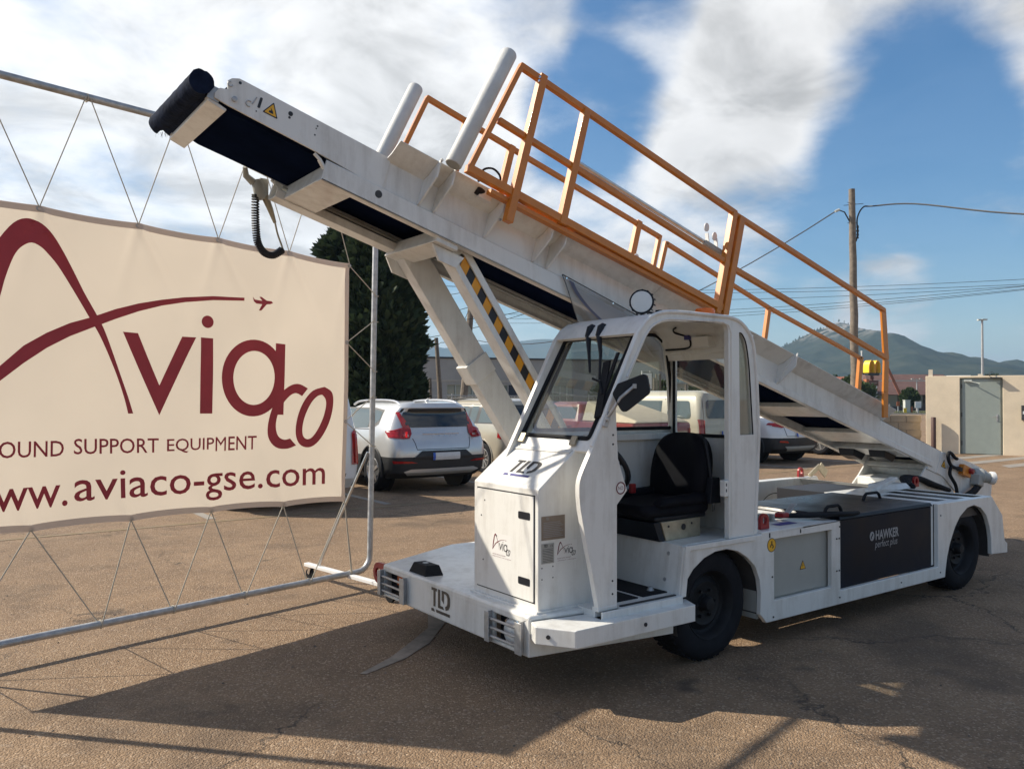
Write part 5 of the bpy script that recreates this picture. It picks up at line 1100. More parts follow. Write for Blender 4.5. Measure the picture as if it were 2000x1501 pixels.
a = MB(); add_poly(a, LOGO_SW, lambda u, v: (u, v, 0.0006)); bsub(a, 'logo_swoosh')
a = MB(); add_poly(a, LOGO_JET, flat); bsub(a, 'logo_aeroplane')
a = MB(); add_poly(a, LOGO_V, flat); bsub(a, 'letter')
a = MB(); add_poly(a, LOGO_I, flat); add_poly(a, ell(-1.462, 2.115, 0.044, 0.044, 24), flat); bsub(a, 'letter')
a = MB(); add_poly(a, ell(-1.095, 1.724, 0.26, 0.284, 48), flat, [ell(-1.092, 1.725, 0.172, 0.20, 40)]); add_poly(a, LOGO_STEM, lambda u, v: (u, v, 0.0004)); bsub(a, 'letter')
a = MB(); add_poly(a, catmull(LOGO_C[:11], 3) + catmull(LOGO_C[11:], 3), lambda u, v: (u, v, 0.0012)); bsub(a, 'letter')
a = MB(); add_poly(a, catmull(LOGO_O + LOGO_O[:1], 4)[:-1], lambda u, v: (u, v, 0.0018), [catmull(LOGO_OI + LOGO_OI[:1], 4)[:-1]]); bsub(a, 'letter')
def line_text(txt, u0, u1, va, vb, h, bold=0.0, name='lettering'):
    a = MB(); add_text(a, txt, lambda u, v: (u, va + (vb - va) * (u - u0) / (u1 - u0) + v, 0.0), (u0, u1, 0.0, h), bold=bold); return bsub(a, name)
line_text('GROUND', -2.935, -2.409, 1.226, 1.216, 0.098, 0.006); line_text('SUPPORT', -2.350, -1.809, 1.224, 1.208, 0.098, 0.006); gx = lambda t: (min(p[0] for p in text_geo(t)[0]), max(p[0] for p in text_geo(t)[0]))
x0_, x1_ = gx('EQUIPMENT'); sc_ = (-1.063 + 1.752) / (x1_ - x0_)
for pre, run, bo_ in (('', 'EQUIP', 0.006), ('EQUIP', 'M', 0.0), ('EQUIPM', 'ENT', 0.006)):
    e_ = gx(pre + run)[1]; r0, r1 = gx(run)
    line_text(run, -1.752 + (e_ - (r1 - r0) - x0_) * sc_, -1.752 + (e_ - x0_) * sc_, 1.198, 1.196, 0.100, bo_)
wa = MB()
add_text(wa, 'www.', lambda u, v: (u, 0.909 + v, 0.0), (-2.98, -2.385, 0.0, 0.132), bold=0.004)
bsub(wa, 'lettering')
line_text('aviaco-gse.com', -2.347, -0.458, 0.868, 0.828, 0.245, 0.004)
# eyelets and lacing
def rope(p, q, r=0.0042, sag=0.0): 
    m = MB(); p, q = Vector(p), Vector(q); n = 6
    m.tube([p.lerp(q, i / n) + Vector((0, 0, -sag * 4 * (i / n) * (1 - i / n))) for i in range(n + 1)], r, 6); return m.build('lacing_cord', 'rope', banner)
RG = [(-0.222, 2.672), (-0.236, 2.03), (-0.248, 1.385), (-0.262, 0.745)]
eye = None
for g in TG + BG + RG[1:3]:
    zc = -0.02 if g in TG else (0.02 if g in BG else 0); xs = -0.012 if g in RG else 0
    p = fr(g[0] + xs, g[1] + zc, wave(g[0], g[1]) + 0.004)
    if eye is None:
        m = MB(); m.ring(p, BNm, 0.012, 0.004, 16, 6); eye = m.build('eyelet', 'galv', banner); E0 = p
    else:
        c = eye.copy(); COL.objects.link(c); c.location = p - E0
TW = [-2.92, -2.295, -1.70, -1.11, -0.52]
for i, g in enumerate(TG):
    p = fr(g[0], g[1] - 0.012, wave(*g) + 0.006)
    for w in ([TW[i - 1]] if i > 0 else []) + ([TW[i]] if i < len(TW) else []):
        rope(p, fr(w + (0.012 if w < g[0] else -0.012), 3.475 + 0.008 * (w + 2.3) , 0.022), 0.0035)
BW_ = [-2.98, -2.18, -1.70, -1.16, -0.60]
for i, g in enumerate(BG):
    p = fr(g[0], g[1] + 0.012, wave(*g) + 0.006)
    for w in ([BW_[i - 1]] if i > 0 else []) + ([BW_[i]] if i < len(BW_) else [-0.19, -0.20]):
        off = 0.024 if (w < g[0] or i == 5) else -0.024
        rope(p, fr(w, 0.135, off))
for g, ws_ in zip(RG, ((2.44,), (2.24, 1.80), (1.60, 1.17), ())):
    for w in ws_: rope(fr(g[0] - 0.012, g[1], 0.008), fr(0.012 + 0.0205 * (w - 0.13) - 0.01, w, 0.022), 0.004)
for w in TW: 
    m = MB(); m.ring(fr(w, 3.475 + 0.008 * (w + 2.3)), BT, PR + 0.003, 0.0035, 14, 6); m.build('lacing_cord', 'rope', banner)
for w in BW_[1:] + [-0.2]:
    m = MB(); m.ring(fr(w, 0.135), BT, PR + 0.003, 0.004, 14, 6); m.build('lacing_cord', 'rope', banner)
for w in (2.44, 2.22, 1.80, 1.58, 1.17):
    m = MB(); m.ring(fr(0.012 + 0.0205 * (w - 0.13), w), (0, 0, 1), PR + 0.003, 0.004, 14, 6); m.build('lacing_cord', 'rope', banner)
ORG = Vector((0, 0, 0))

# ================================================================== cars
class Car:
    def __init__(self, levels, crown=0.10):
        self.L = levels; self.crown = crown      # (z, y0, y1, hw, rc, rf)
    def at(self, z):
        L = self.L
        if z <= L[0][0]: return L[0]
        for a, b in zip(L[:-1], L[1:]):
            if a[0] <= z <= b[0]:
                t = (z - a[0]) / max(b[0] - a[0], 1e-6); return tuple(a[i] + (b[i] - a[i]) * t for i in range(6))
        return L[-1]
    def loop(self, l):
        z, y0, y1, hw, rc, rf = l; c = self.crown; h = []
        n = 4
        for i in range(n): x = (hw - rc) * i / n; h.append((x, y0 + c * (x / hw) ** 2))
        yb = y0 + c * ((hw - rc) / hw) ** 2
        for i in range(7): a = pi / 2 * i / 6; h.append((hw - rc + rc * sin(a), yb + rc * (1 - cos(a))))
        ys, ye = yb + rc, y1 - rf - c
        for i in range(1, 10): h.append((hw, ys + (ye - ys) * i / 10))
        for i in range(7): a = pi / 2 * i / 6; h.append((hw - rf + rf * cos(a), ye + rf * sin(a)))
        for i in range(1, n + 1): x = (hw - rf) * (1 - i / n); h.append((x, y1 - c * (x / hw) ** 2))
        full = h + [(-x, y) for x, y in h[-2:0:-1]]
        return [(x, y, z) for x, y in full]
    def rear(self, x, z, off=0.005):
        _, y0, y1, hw, rc, rf = self.at(z); c = self.crown; ax = abs(x)
        if ax <= hw - rc: y = y0 + c * (ax / hw) ** 2
        else:
            d = min(ax - (hw - rc), rc * 0.999); y = y0 + c * ((hw - rc) / hw) ** 2 + rc - sqrt(rc * rc - d * d)
        return (x * (1 + off * 0.3), y - off, z)
    def side(self, sg, y, z, off=0.005):
        _, y0, y1, hw, rc, rf = self.at(z); yb = y0 + self.crown * ((hw - rc) / hw) ** 2
        x = hw
        if y < yb + rc: d = min(max(yb + rc - y, 0), rc * 0.999); x = hw - rc + sqrt(rc * rc - d * d)
        return (sg * (x + off), y - (off if y < yb + rc * 0.5 else 0), z)
def densify(pts, n=5):
    return dense(pts, n)
def patch(fn, pts, n=5):
    """curved patch: triangulated outline with an inner grid from the fan of its centre"""
    P = densify(pts, n); cx = sum(p[0] for p in P) / len(P); cy = sum(p[1] for p in P) / len(P)
    rings = [[(cx + (p[0] - cx) * k, cy + (p[1] - cy) * k) for p in P] for k in (1.0, 0.66, 0.33)]
    mb = MB(); N_ = len(P); vs = [fn(*p) for r in rings for p in r] + [fn(cx, cy)]
    fs = [(r * N_ + i, r * N_ + (i + 1) % N_, (r + 1) * N_ + (i + 1) % N_, (r + 1) * N_ + i) for r in range(2) for i in range(N_)]
    fs += [(2 * N_ + i, 2 * N_ + (i + 1) % N_, 3 * N_) for i in range(N_)]
    return mb.add(vs, fs)
def carpaint(name, col, metal=0.4, rough=0.3):
    return mat(name, col, rough, metal, coat=0.8, var=0.06, vscale=3)
def car_wheel(root, x, y, R, sg, spokes, rimmat='alu'):
    w = 0.21
    ty = MB().lathe([(R * 0.63, 0.015), (R * 0.70, 0.002), (R * 0.88, 0.0), (R * 0.96, 0.02), (R, 0.05), (R, w - 0.05), (R * 0.96, w - 0.02), (R * 0.70, w), (R * 0.63, w - 0.015)], (x, y, R), (-sg, 0, 0), 36, False).build('wheel', 'tyre', root, smooth=50)
    rm = MB().lathe([(R * 0.64, 0.02), (R * 0.625, 0.012), (R * 0.60, 0.025), (R * 0.58, 0.10), (R * 0.05, 0.11)], (x, y, R), (-sg, 0, 0), 36); 
    rm.build('rim_barrel', 'darkgrey', ty)
    sp_ = MB(); c = Vector((x - sg * 0.035, y, R))
    sp_.lathe([(R * 0.66, 0.018), (R * 0.64, 0.010), (R * 0.60, 0.010), (R * 0.58, 0.03)], (x, y, R), (-sg, 0, 0), 36, False)
    for k in range(spokes):
        a = 2 * pi * k / spokes + 0.2; d = Vector((0, cos(a), sin(a)))
        sp_.bar(c + d * R * 0.06, c + d * R * 0.61 + Vector((sg * 0.012, 0, 0)), 0.02 if spokes > 8 else 0.042, 0.03 if spokes > 8 else 0.05, (1, 0, 0) if spokes > 8 else (0, -sin(a), cos(a)))
    sp_.lathe([(R * 0.16, 0.05), (R * 0.16, 0.03), (R * 0.08, 0.02), (0.001, 0.02)], (x, y, R), (-sg, 0, 0), 18)
    sp_.build('rim', rimmat, ty)
    return ty
def make_car(name, label, cat, loc, levels, wheels, R, paint, spec, rz=0.0, group='cars parked in the row behind the machine'):
    C_ = Car(levels, spec.get('crown', 0.10)); root = thing(name, label, cat, loc, rz, group)
    mb = MB(); loops = [C_.loop(l) for l in levels]; n = len(loops[0])
    vs = [p for l in loops for p in l]; fs = [(k * n + i, k * n + (i + 1) % n, (k + 1) * n + (i + 1) % n, (k + 1) * n + i) for k in range(len(loops) - 1) for i in range(n)]
    fs += [tuple(range(n - 1, -1, -1)), tuple((len(loops) - 1) * n + i for i in range(n))]
    mb.add(vs, fs)
    body = mb.build('body', paint, root, smooth=38)
    hw = max(l[3] for l in levels)
    # cut the wheel arches once, then keep only the result
    cut = MB()
    for y in wheels:
        for sg in (-1, 1): cut.cyl((sg * (hw - 0.26), y, R + 0.01), (sg * (hw + 0.3), y, R + 0.01), R + 0.055, 30)
    co = cut.build('cutter', paint, None); co.location = loc; co.rotation_euler = (0, 0, rz); bpy.context.view_layer.update()
    md = body.modifiers.new('b', 'BOOLEAN'); md.object = co; md.solver = 'EXACT'
    dg = bpy.context.evaluated_depsgraph_get(); dg.update(); ev = body.evaluated_get(dg); nm = bpy.data.meshes.new_from_object(ev); body.modifiers.clear()
    body.data = nm; bpy.data.objects.remove(co)
    nm.materials.append(MT['trim'])
    zt = spec.get('dark_below', 0.0)
    for p_ in nm.polygons:
        if sum(nm.vertices[v].co.z for v in p_.vertices) / len(p_.vertices) < zt: p_.material_index = 1
    nm.polygons.foreach_set('use_smooth', [True] * len(nm.polygons)); nm.set_sharp_from_angle(angle=radians(38))
    for y in wheels:
        for sg in (-1, 1):
            w = MB(); w.tube([(sg * (hw + 0.004), y + (R + 0.062) * cos(a), R + 0.01 + (R + 0.062) * sin(a)) for a in [radians(-12 + 204 * i / 20) for i in range(21)]], 0.020 if spec.get('cladding') else 0.012, 6); w.build('arch_trim', 'trim' if spec.get('cladding') else paint, root)
            w = MB(); w.cyl((sg * (hw - 0.255), y, R + 0.01), (sg * (hw - 0.25), y, R + 0.01), R + 0.05, 24); w.build('arch_liner', 'trim', root)
            car_wheel(root, sg * (hw - 0.015), y, R, sg, spec.get('spokes', 5))
    for pts in spec.get('sidewin', []):
        for sg in (-1, 1): patch(lambda y, z: C_.side(sg, y, z, 0.006), pts).build('side_window', 'sideglass', root, smooth=60)
    for pts in spec.get('sidetrim', []):
        for sg in (-1, 1): patch(lambda y, z: C_.side(sg, y, z, 0.0035), pts).build('window_surround', 'trim', root, smooth=60)
    for pts, mt, nm_ in spec.get('rear', []):
        if mt == 'tailboth': 
            for sg in (-1, 1): patch(lambda x, z: C_.rear(sg * x, z, 0.016), pts).build(nm_, 'tail', root, smooth=60)
        else: patch(lambda x, z: C_.rear(x, z, 0.010 + (0.006 if mt in ('trim', 'carglass') else 0.010)), pts).build(nm_, mt, root, smooth=60)
    for pts, mt, nm_ in spec.get('side', []):
        for sg in (-1, 1): patch(lambda y, z: C_.side(sg, y, z, 0.012), pts).build(nm_, mt, root, smooth=60)
    if 'plate' in spec:
        x0, x1, z0, z1 = spec['plate']; pl = patch(lambda x, z: C_.rear(x, z, 0.030), rect(x0, x1, z0, z1), 3).build('number_plate', 'plateblank', root)
        patch(lambda x, z: C_.rear(x, z, 0.0325), rect(x0, x0 + 0.045, z0, z1), 2).build('plate_band', 'plateblue', pl)
    for pts in spec.get('seams', []):
        m = MB(); m.tube([C_.rear(p[0], p[1], 0.001) for p in dense(pts, 5)[:-4]], 0.006, 5); m.build('panel_gap', 'ink', root)
    for pts in spec.get('sideseams', []):
        for sg in (-1, 1):
            m = MB(); m.tube([C_.side(sg, p[0], p[1], 0.0) for p in pts], 0.006, 5); m.build('panel_gap', 'ink', root)
    for y, z in spec.get('handles', []):
        for sg in (-1, 1): p = Vector(C_.side(sg, y, z, 0.014)); MB().bar(p - Vector((0, 0.09, 0)), p + Vector((0, 0.09, 0)), 0.02, 0.026).build('door_handle', paint, root, bev=0.006)
    if 'mirror' in spec:
        y, z = spec['mirror']
        for sg in (-1, 1):
            p = Vector(C_.side(sg, y, z, 0.0)); m = MB(); m.hexa([(p.x, y - 0.05, z - 0.01), (p.x + sg * 0.20, y - 0.08, z - 0.03), (p.x + sg * 0.20, y + 0.06, z - 0.02), (p.x, y + 0.05, z + 0.01), (p.x, y - 0.05, z + 0.04), (p.x + sg * 0.20, y - 0.08, z + 0.11), (p.x + sg * 0.18, y + 0.05, z + 0.11), (p.x, y + 0.05, z + 0.04)]); m.build('door_mirror', paint, root, bev=0.02)
    if 'rails' in spec:
        xr, y0, y1, z = spec['rails']
        for sg in (-1, 1): m = MB(); m.tube(catmull([(sg * xr, y0, z - 0.05), (sg * xr, y0 + 0.25, z + 0.01), (sg * xr, (y0 + y1) / 2, z + 0.025), (sg * xr, y1 - 0.25, z), (sg * xr, y1, z - 0.06)], 4), 0.02, 8); m.build('roof_rail', spec.get('railmat', 'alu'), root)
    return root, C_

MT['silver'] = carpaint('silver_car_paint', (0.60, 0.60, 0.59), 0.45, 0.3)
MT['champagne'] = carpaint('champagne_car_paint', (0.52, 0.47, 0.37), 0.35, 0.3)
MT['beige'] = carpaint('beige_van_paint', (0.56, 0.50, 0.39), 0.0, 0.35)
MT['carwhite'] = carpaint('white_car_paint', (0.72, 0.72, 0.71), 0.0, 0.3)
MT['carred'] = carpaint('red_car_paint', (0.28, 0.03, 0.03), 0.0, 0.35)
MT['bronze'] = carpaint('bronze_car_paint', (0.20, 0.12, 0.06), 0.4, 0.3)
MT['cover'] = mat('cream_load_cover', (0.58, 0.49, 0.36), 0.7, var=0.1)

# silver compact SUV
lv = [(0.24, 0.22, 4.25, 0.86, 0.20, 0.3), (0.34, 0.06, 4.38, 0.915, 0.22, 0.4), (0.60, 0.0, 4.42, 0.93, 0.22, 0.45), (0.82, 0.04, 4.36, 0.935, 0.24, 0.45), (0.92, 0.10, 4.20, 0.925, 0.25, 0.5), (0.985, 0.13, 3.30, 0.905, 0.25, 0.5), (1.05, 0.15, 3.20, 0.89, 0.25, 0.45), (1.30, 0.30, 2.75, 0.74, 0.22, 0.4), (1.40, 0.26, 2.45, 0.67, 0.20, 0.4), (1.475, 0.32, 2.25, 0.58, 0.2, 0.4), (1.505, 0.55, 2.0, 0.44, 0.2, 0.3)]
spec = dict(cladding=True, spokes=5, crown=0.12, dark_below=0.60,
    sidewin=[[(0.98, 1.06), (1.05, 1.10), (1.18, 1.35), (1.10, 1.36), (0.86, 1.33), (0.80, 1.20)], [(1.10, 1.06), (1.88, 1.04), (1.86, 1.37), (1.24, 1.37)], [(1.96, 1.04), (2.82, 1.03), (2.30, 1.37), (1.94, 1.375)]],
    sidetrim=[[(0.76, 1.12), (0.95, 1.03), (2.95, 1.00), (2.36, 1.395), (1.2, 1.395), (0.82, 1.36)]],
    rear=[([(-0.60, 1.085), (0.60, 1.085), (0.66, 1.20), (0.60, 1.33), (0.0, 1.345), (-0.60, 1.33), (-0.66, 1.20)], 'carglass', 'rear_window'),
          ([(-0.66, 1.325), (0.66, 1.325), (0.62, 1.385), (-0.62, 1.385)], 'trim', 'spoiler_underside'),
          ([(0.70, 0.90), (0.905, 0.92), (0.90, 1.02), (0.70, 1.04), (0.66, 1.10), (0.67, 1.20), (0.70, 1.33), (0.655, 1.335), (0.60, 1.20), (0.555, 1.06), (0.55, 0.98), (0.60, 0.905)], 'tailboth', 'tail_lamp'),
          ([(-0.60, 0.56), (0.60, 0.56), (0.42, 0.70), (-0.42, 0.70)], 'trim', 'plate_recess'),
          ([(-0.62, 0.29), (0.62, 0.29), (0.72, 0.36), (0.60, 0.40), (-0.60, 0.40), (-0.72, 0.36)], 'silver', 'bumper_skid')],
    side=[([(0.05, 0.92), (0.30, 0.94), (0.34, 0.98), (0.10, 1.02)], 'tail', 'tail_lamp')],
    plate=(-0.24, 0.28, 0.545, 0.665), seams=[[(-0.55, 0.90), (-0.50, 0.72), (0.50, 0.72), (0.55, 0.90)]], handles=[(1.55, 0.93), (2.55, 0.93)], mirror=(2.85, 1.03), rails=(0.57, 0.5, 2.3, 1.50))
suv, C_ = make_car('parked_car', 'silver compact SUV seen from behind with L shaped red tail lamps', 'car', (4.50, 8.42, 0), lv, (0.86, 3.52), 0.345, 'silver', spec)
for sg in (-1, 1):
    patch(lambda x, z: C_.rear(x, z, 0.026), [(sg * 0.50, 0.50), (sg * 0.88, 0.50), (sg * 0.90, 0.545), (sg * 0.60, 0.53)]).build('bumper_reflector', 'tail', suv)
    patch(lambda x, z: C_.rear(x, z, 0.022), rect(sg * 0.66 - 0.04, sg * 0.66 + 0.05, 0.93, 0.97)).build('reversing_lamp', 'tailclear', suv)
a = MB()
for i, ch_ in enumerate('VOLVO'): add_text(a, ch_, lambda u, v: C_.rear(u, v, 0.016), (-0.20 + i * 0.115, -0.165 + i * 0.115, 0.930, 0.957))
a.build('tailgate_lettering', 'chrome', suv, smooth=None); m = MB(); m.tube([C_.rear(-0.36 + 0.07 * i, 0.972, 0.012) for i in range(11)], 0.007, 6); m.build('tailgate_handle', 'chrome', suv)
m = MB(); m.lathe([(0.05, -0.06), (0.035, 0.0), (0.008, 0.06)], (0.0, 0.62, 1.51), (0, -0.5, 0.6), 12); m.build('roof_aerial', 'silver', suv)

# champagne people carrier
lv = [(0.22, 0.2, 4.3, 0.84, 0.2, 0.3), (0.34, 0.04, 4.42, 0.89, 0.22, 0.4), (0.60, 0.0, 4.45, 0.90, 0.22, 0.45), (0.85, 0.05, 4.35, 0.90, 0.2, 0.45), (0.98, 0.08, 3.9, 0.885, 0.2, 0.45), (1.03, 0.10, 3.6, 0.875, 0.2, 0.45), (1.40, 0.24, 2.75, 0.76, 0.2, 0.4), (1.50, 0.30, 2.45, 0.66, 0.2, 0.4), (1.545, 0.5, 2.2, 0.5, 0.2, 0.3)]
spec = dict(spokes=10, crown=0.10, sidewin=[[(0.42, 1.06), (1.0, 1.05), (0.98, 1.42), (0.62, 1.42), (0.48, 1.38)], [(1.12, 1.05), (1.36, 1.05), (1.36, 1.42), (1.08, 1.42)], [(1.42, 1.05), (2.2, 1.04), (2.2, 1.42), (1.42, 1.42)], [(2.28, 1.04), (3.3, 1.03), (2.75, 1.40), (2.28, 1.42)]],
    sidetrim=[[(0.40, 1.035), (3.45, 1.015), (2.8, 1.435), (0.55, 1.435)]],
    rear=[([(-0.62, 1.04), (0.62, 1.04), (0.56, 1.42), (-0.56, 1.42)], 'carglass', 'rear_window'), ([(0.66, 0.72), (0.885, 0.74), (0.86, 1.02), (0.68, 1.04)], 'tailboth', 'tail_lamp')],
    side=[([(0.04, 0.76), (0.26, 0.76), (0.24, 1.0), (0.08, 1.03)], 'tail', 'tail_lamp')], sideseams=[[(1.02, 0.40), (1.04, 0.85), (1.04, 1.05)], [(2.24, 0.35), (2.24, 1.04)]], handles=[(1.30, 0.93), (2.42, 0.93)], rails=(0.64, 0.5, 2.6, 1.535), railmat='trim', plate=(-0.26, 0.26, 0.64, 0.76), mirror=(3.1, 1.05))
make_car('parked_car', 'champagne people carrier beside the silver SUV, half hidden by the lift strut', 'car', (7.70, 9.95, 0), lv, (0.82, 3.50), 0.32, 'champagne', spec)

# white panel van at the banner edge
lv = [(0.25, 0.12, 4.2, 0.86, 0.12, 0.3), (0.40, 0.0, 4.3, 0.91, 0.12, 0.4), (0.60, 0.0, 4.32, 0.92, 0.10, 0.4), (0.95, 0.03, 4.2, 0.92, 0.10, 0.4), (1.05, 0.05, 3.6, 0.91, 0.10, 0.4), (1.55, 0.14, 2.95, 0.84, 0.12, 0.4), (1.75, 0.22, 2.6, 0.76, 0.15, 0.4), (1.80, 0.4, 2.4, 0.6, 0.15, 0.3)]
spec = dict(spokes=6, crown=0.06, rear=[([(-0.70, 1.12), (0.70, 1.12), (0.64, 1.56), (-0.64, 1.56)], 'carglass', 'rear_window'), ([(0.78, 0.60), (0.905, 0.60), (0.90, 1.06), (0.86, 1.12), (0.80, 1.06)], 'tailboth', 'tail_lamp'), ([(-0.9, 0.26), (0.9, 0.26), (0.9, 0.50), (-0.9, 0.50)], 'trim', 'rear_bumper')],
    side=[([(0.02, 0.62), (0.10, 0.62), (0.10, 1.05), (0.04, 1.05)], 'tail', 'tail_lamp')], plate=(-0.26, 0.26, 0.62, 0.73), sidewin=[[(2.5, 1.07), (3.4, 1.06), (2.85, 1.5), (2.5, 1.5)]], sideseams=[[(1.4, 0.35), (1.4, 1.5)], [(2.42, 0.35), (2.42, 1.5)]], handles=[(2.6, 0.95)], mirror=(3.2, 1.08))
make_car('parked_van', 'white van whose tall red tail lamp shows at the right edge of the banner', 'van', (1.72, 7.72, 0), lv, (0.78, 3.4), 0.33, 'carwhite', spec)

# red pickup with cream load cover, seen through the cab windows
lv = [(0.40, 0.10, 4.6, 0.82, 0.10, 0.3), (0.55, 0.0, 4.75, 0.86, 0.10, 0.4), (0.98, 0.0, 4.75, 0.87, 0.08, 0.4), (1.04, 0.02, 4.7, 0.86, 0.08, 0.4), (1.05, 1.75, 3.9, 0.82, 0.1, 0.3), (1.42, 1.85, 3.2, 0.66, 0.15, 0.3), (1.48, 2.0, 3.0, 0.55, 0.15, 0.3)]
spec = dict(spokes=6, crown=0.03, rear=[([(-0.70, 0.62), (0.70, 0.62), (0.70, 0.86), (-0.70, 0.86)], 'champagne', 'tailgate_panel'), ([(0.75, 0.60), (0.86, 0.60), (0.86, 0.92), (0.75, 0.92)], 'tailboth', 'tail_lamp'), ([(-0.84, 0.42), (0.84, 0.42), (0.84, 0.55), (-0.84, 0.55)], 'galv', 'rear_bumper')],
    sidewin=[[(1.95, 1.10), (2.9, 1.10), (2.8, 1.36), (1.98, 1.36)]], plate=(-0.26, 0.26, 0.44, 0.54), handles=[(2.1, 0.95)])
pk, C_ = make_car('parked_pickup', 'red pickup with cream load cover, seen through the cab windows', 'pickup', (10.05, 8.75, 0), lv, (1.05, 3.9), 0.34, 'carred', spec)
m = MB(); m.hexa([(-0.82, 0.03, 1.045), (0.82, 0.03, 1.045), (0.80, 1.72, 1.06), (-0.80, 1.72, 1.06), (-0.72, 0.10, 1.10), (0.72, 0.10, 1.10), (0.66, 1.70, 1.50), (-0.66, 1.70, 1.50)]); m.build('load_cover', 'cover', pk, bev=0.03)
m = MB(); p = Vector(C_.rear(0.12, 0.93, 0.01)); m.bar(p - Vector((0.11, 0, 0)), p + Vector((0.11, 0, 0)), 0.02, 0.03); m.build('tailgate_handle', 'chrome', pk)

# beige van
lv = [(0.28, 0.12, 4.2, 0.86, 0.14, 0.3), (0.42, 0.0, 4.3, 0.90, 0.14, 0.4), (0.62, 0.0, 4.32, 0.905, 0.12, 0.4), (0.95, 0.03, 4.2, 0.905, 0.12, 0.4), (1.05, 0.05, 3.5, 0.90, 0.12, 0.4), (1.55, 0.12, 2.95, 0.82, 0.14, 0.4), (1.68, 0.20, 2.6, 0.74, 0.16, 0.4), (1.74, 0.4, 2.4, 0.6, 0.15, 0.3)]
spec = dict(spokes=6, crown=0.05, rear=[(rpoly([(-0.68, 1.10), (0.68, 1.10), (0.64, 1.52), (-0.64, 1.52)], 0.08, 3), 'carglass', 'rear_window'), ([(0.77, 0.66), (0.895, 0.66), (0.89, 1.08), (0.79, 1.08)], 'tailboth', 'tail_lamp'), ([(-0.9, 0.29), (0.9, 0.29), (0.9, 0.56), (-0.9, 0.56)], 'trim', 'rear_bumper'), ([(-0.18, 1.585), (0.18, 1.585), (0.18, 1.61), (-0.18, 1.61)], 'trim', 'brake_lamp')],
    side=[([(0.02, 0.68), (0.10, 0.68), (0.10, 1.06), (0.04, 1.06)], 'tail', 'tail_lamp')], plate=(-0.26, 0.26, 0.70, 0.81), seams=[[(-0.74, 1.6), (-0.76, 1.1), (-0.76, 0.6), (0.76, 0.6), (0.76, 1.1), (0.74, 1.6)]],
    sidewin=[rpoly([(0.35, 1.09), (1.1, 1.08), (1.1, 1.5), (0.45, 1.5)], 0.08, 3), [(1.3, 1.08), (2.2, 1.07), (2.2, 1.5), (1.3, 1.5)], [(2.4, 1.07), (3.3, 1.06), (2.85, 1.5), (2.4, 1.5)]], sideseams=[[(1.2, 0.35), (1.2, 1.55)], [(2.3, 0.35), (2.3, 1.5)]], handles=[(2.5, 0.95)], mirror=(3.1, 1.08))
bv, C_ = make_car('parked_van', 'beige van with large rear window, seen through the cab rear window', 'van', (12.55, 9.1, 0), lv, (0.78, 3.4), 0.33, 'beige', spec)
m = MB(); p = Vector(C_.rear(0.05, 0.93, 0.012)); m.bar(p - Vector((0.13, 0, 0)), p + Vector((0.13, 0, 0)), 0.02, 0.035); m.build('door_handle', 'trim', bv)

# white crossover
lv = [(0.24, 0.22, 4.35, 0.86, 0.24, 0.3), (0.36, 0.05, 4.45, 0.915, 0.26, 0.4), (0.62, 0.0, 4.48, 0.925, 0.28, 0.45), (0.85, 0.06, 4.35, 0.925, 0.3, 0.45), (1.00, 0.14, 3.9, 0.90, 0.3, 0.45), (1.05, 0.18, 3.5, 0.87, 0.3, 0.45), (1.36, 0.46, 2.7, 0.70, 0.25, 0.4), (1.46, 0.60, 2.4, 0.58, 0.2, 0.4), (1.50, 0.8, 2.2, 0.44, 0.2, 0.3)]
spec = dict(cladding=True, spokes=5, crown=0.16, dark_below=0.62, rear=[([(-0.60, 1.06), (0.60, 1.06), (0.54, 1.36), (-0.54, 1.36)], 'carglass', 'rear_window'), ([(0.50, 0.90), (0.66, 0.86), (0.86, 0.90), (0.80, 0.98), (0.62, 0.97)], 'tailboth', 'tail_lamp'), ([(-0.45, 0.30), (0.45, 0.30), (0.60, 0.42), (-0.60, 0.42)], 'greybox', 'bumper_skid')],
    side=[([(0.12, 0.90), (0.40, 0.93), (0.36, 0.98), (0.16, 0.98)], 'tail', 'tail_lamp')], plate=(-0.26, 0.26, 0.64, 0.76), sidewin=[[(0.9, 1.07), (1.9, 1.06), (1.9, 1.36), (1.1, 1.36)], [(2.0, 1.06), (3.0, 1.05), (2.5, 1.36), (2.0, 1.37)]], seams=[[(-0.62, 1.0), (-0.55, 0.66), (0.55, 0.66), (0.62, 1.0)]], handles=[(1.5, 0.92), (2.6, 0.92)], mirror=(2.95, 1.06))
cx_, C_ = make_car('parked_car', 'white crossover with slanting dark red tail lamps, seen below the boom beside the cab', 'car', (14.62, 8.55, 0), lv, (0.86, 3.54), 0.345, 'carwhite', spec)
for sg in (-1, 1): patch(lambda x, z: C_.rear(x, z, 0.026), [(sg * 0.50, 0.50), (sg * 0.78, 0.52), (sg * 0.78, 0.56), (sg * 0.56, 0.55)]).build('bumper_reflector', 'tail', cx_)
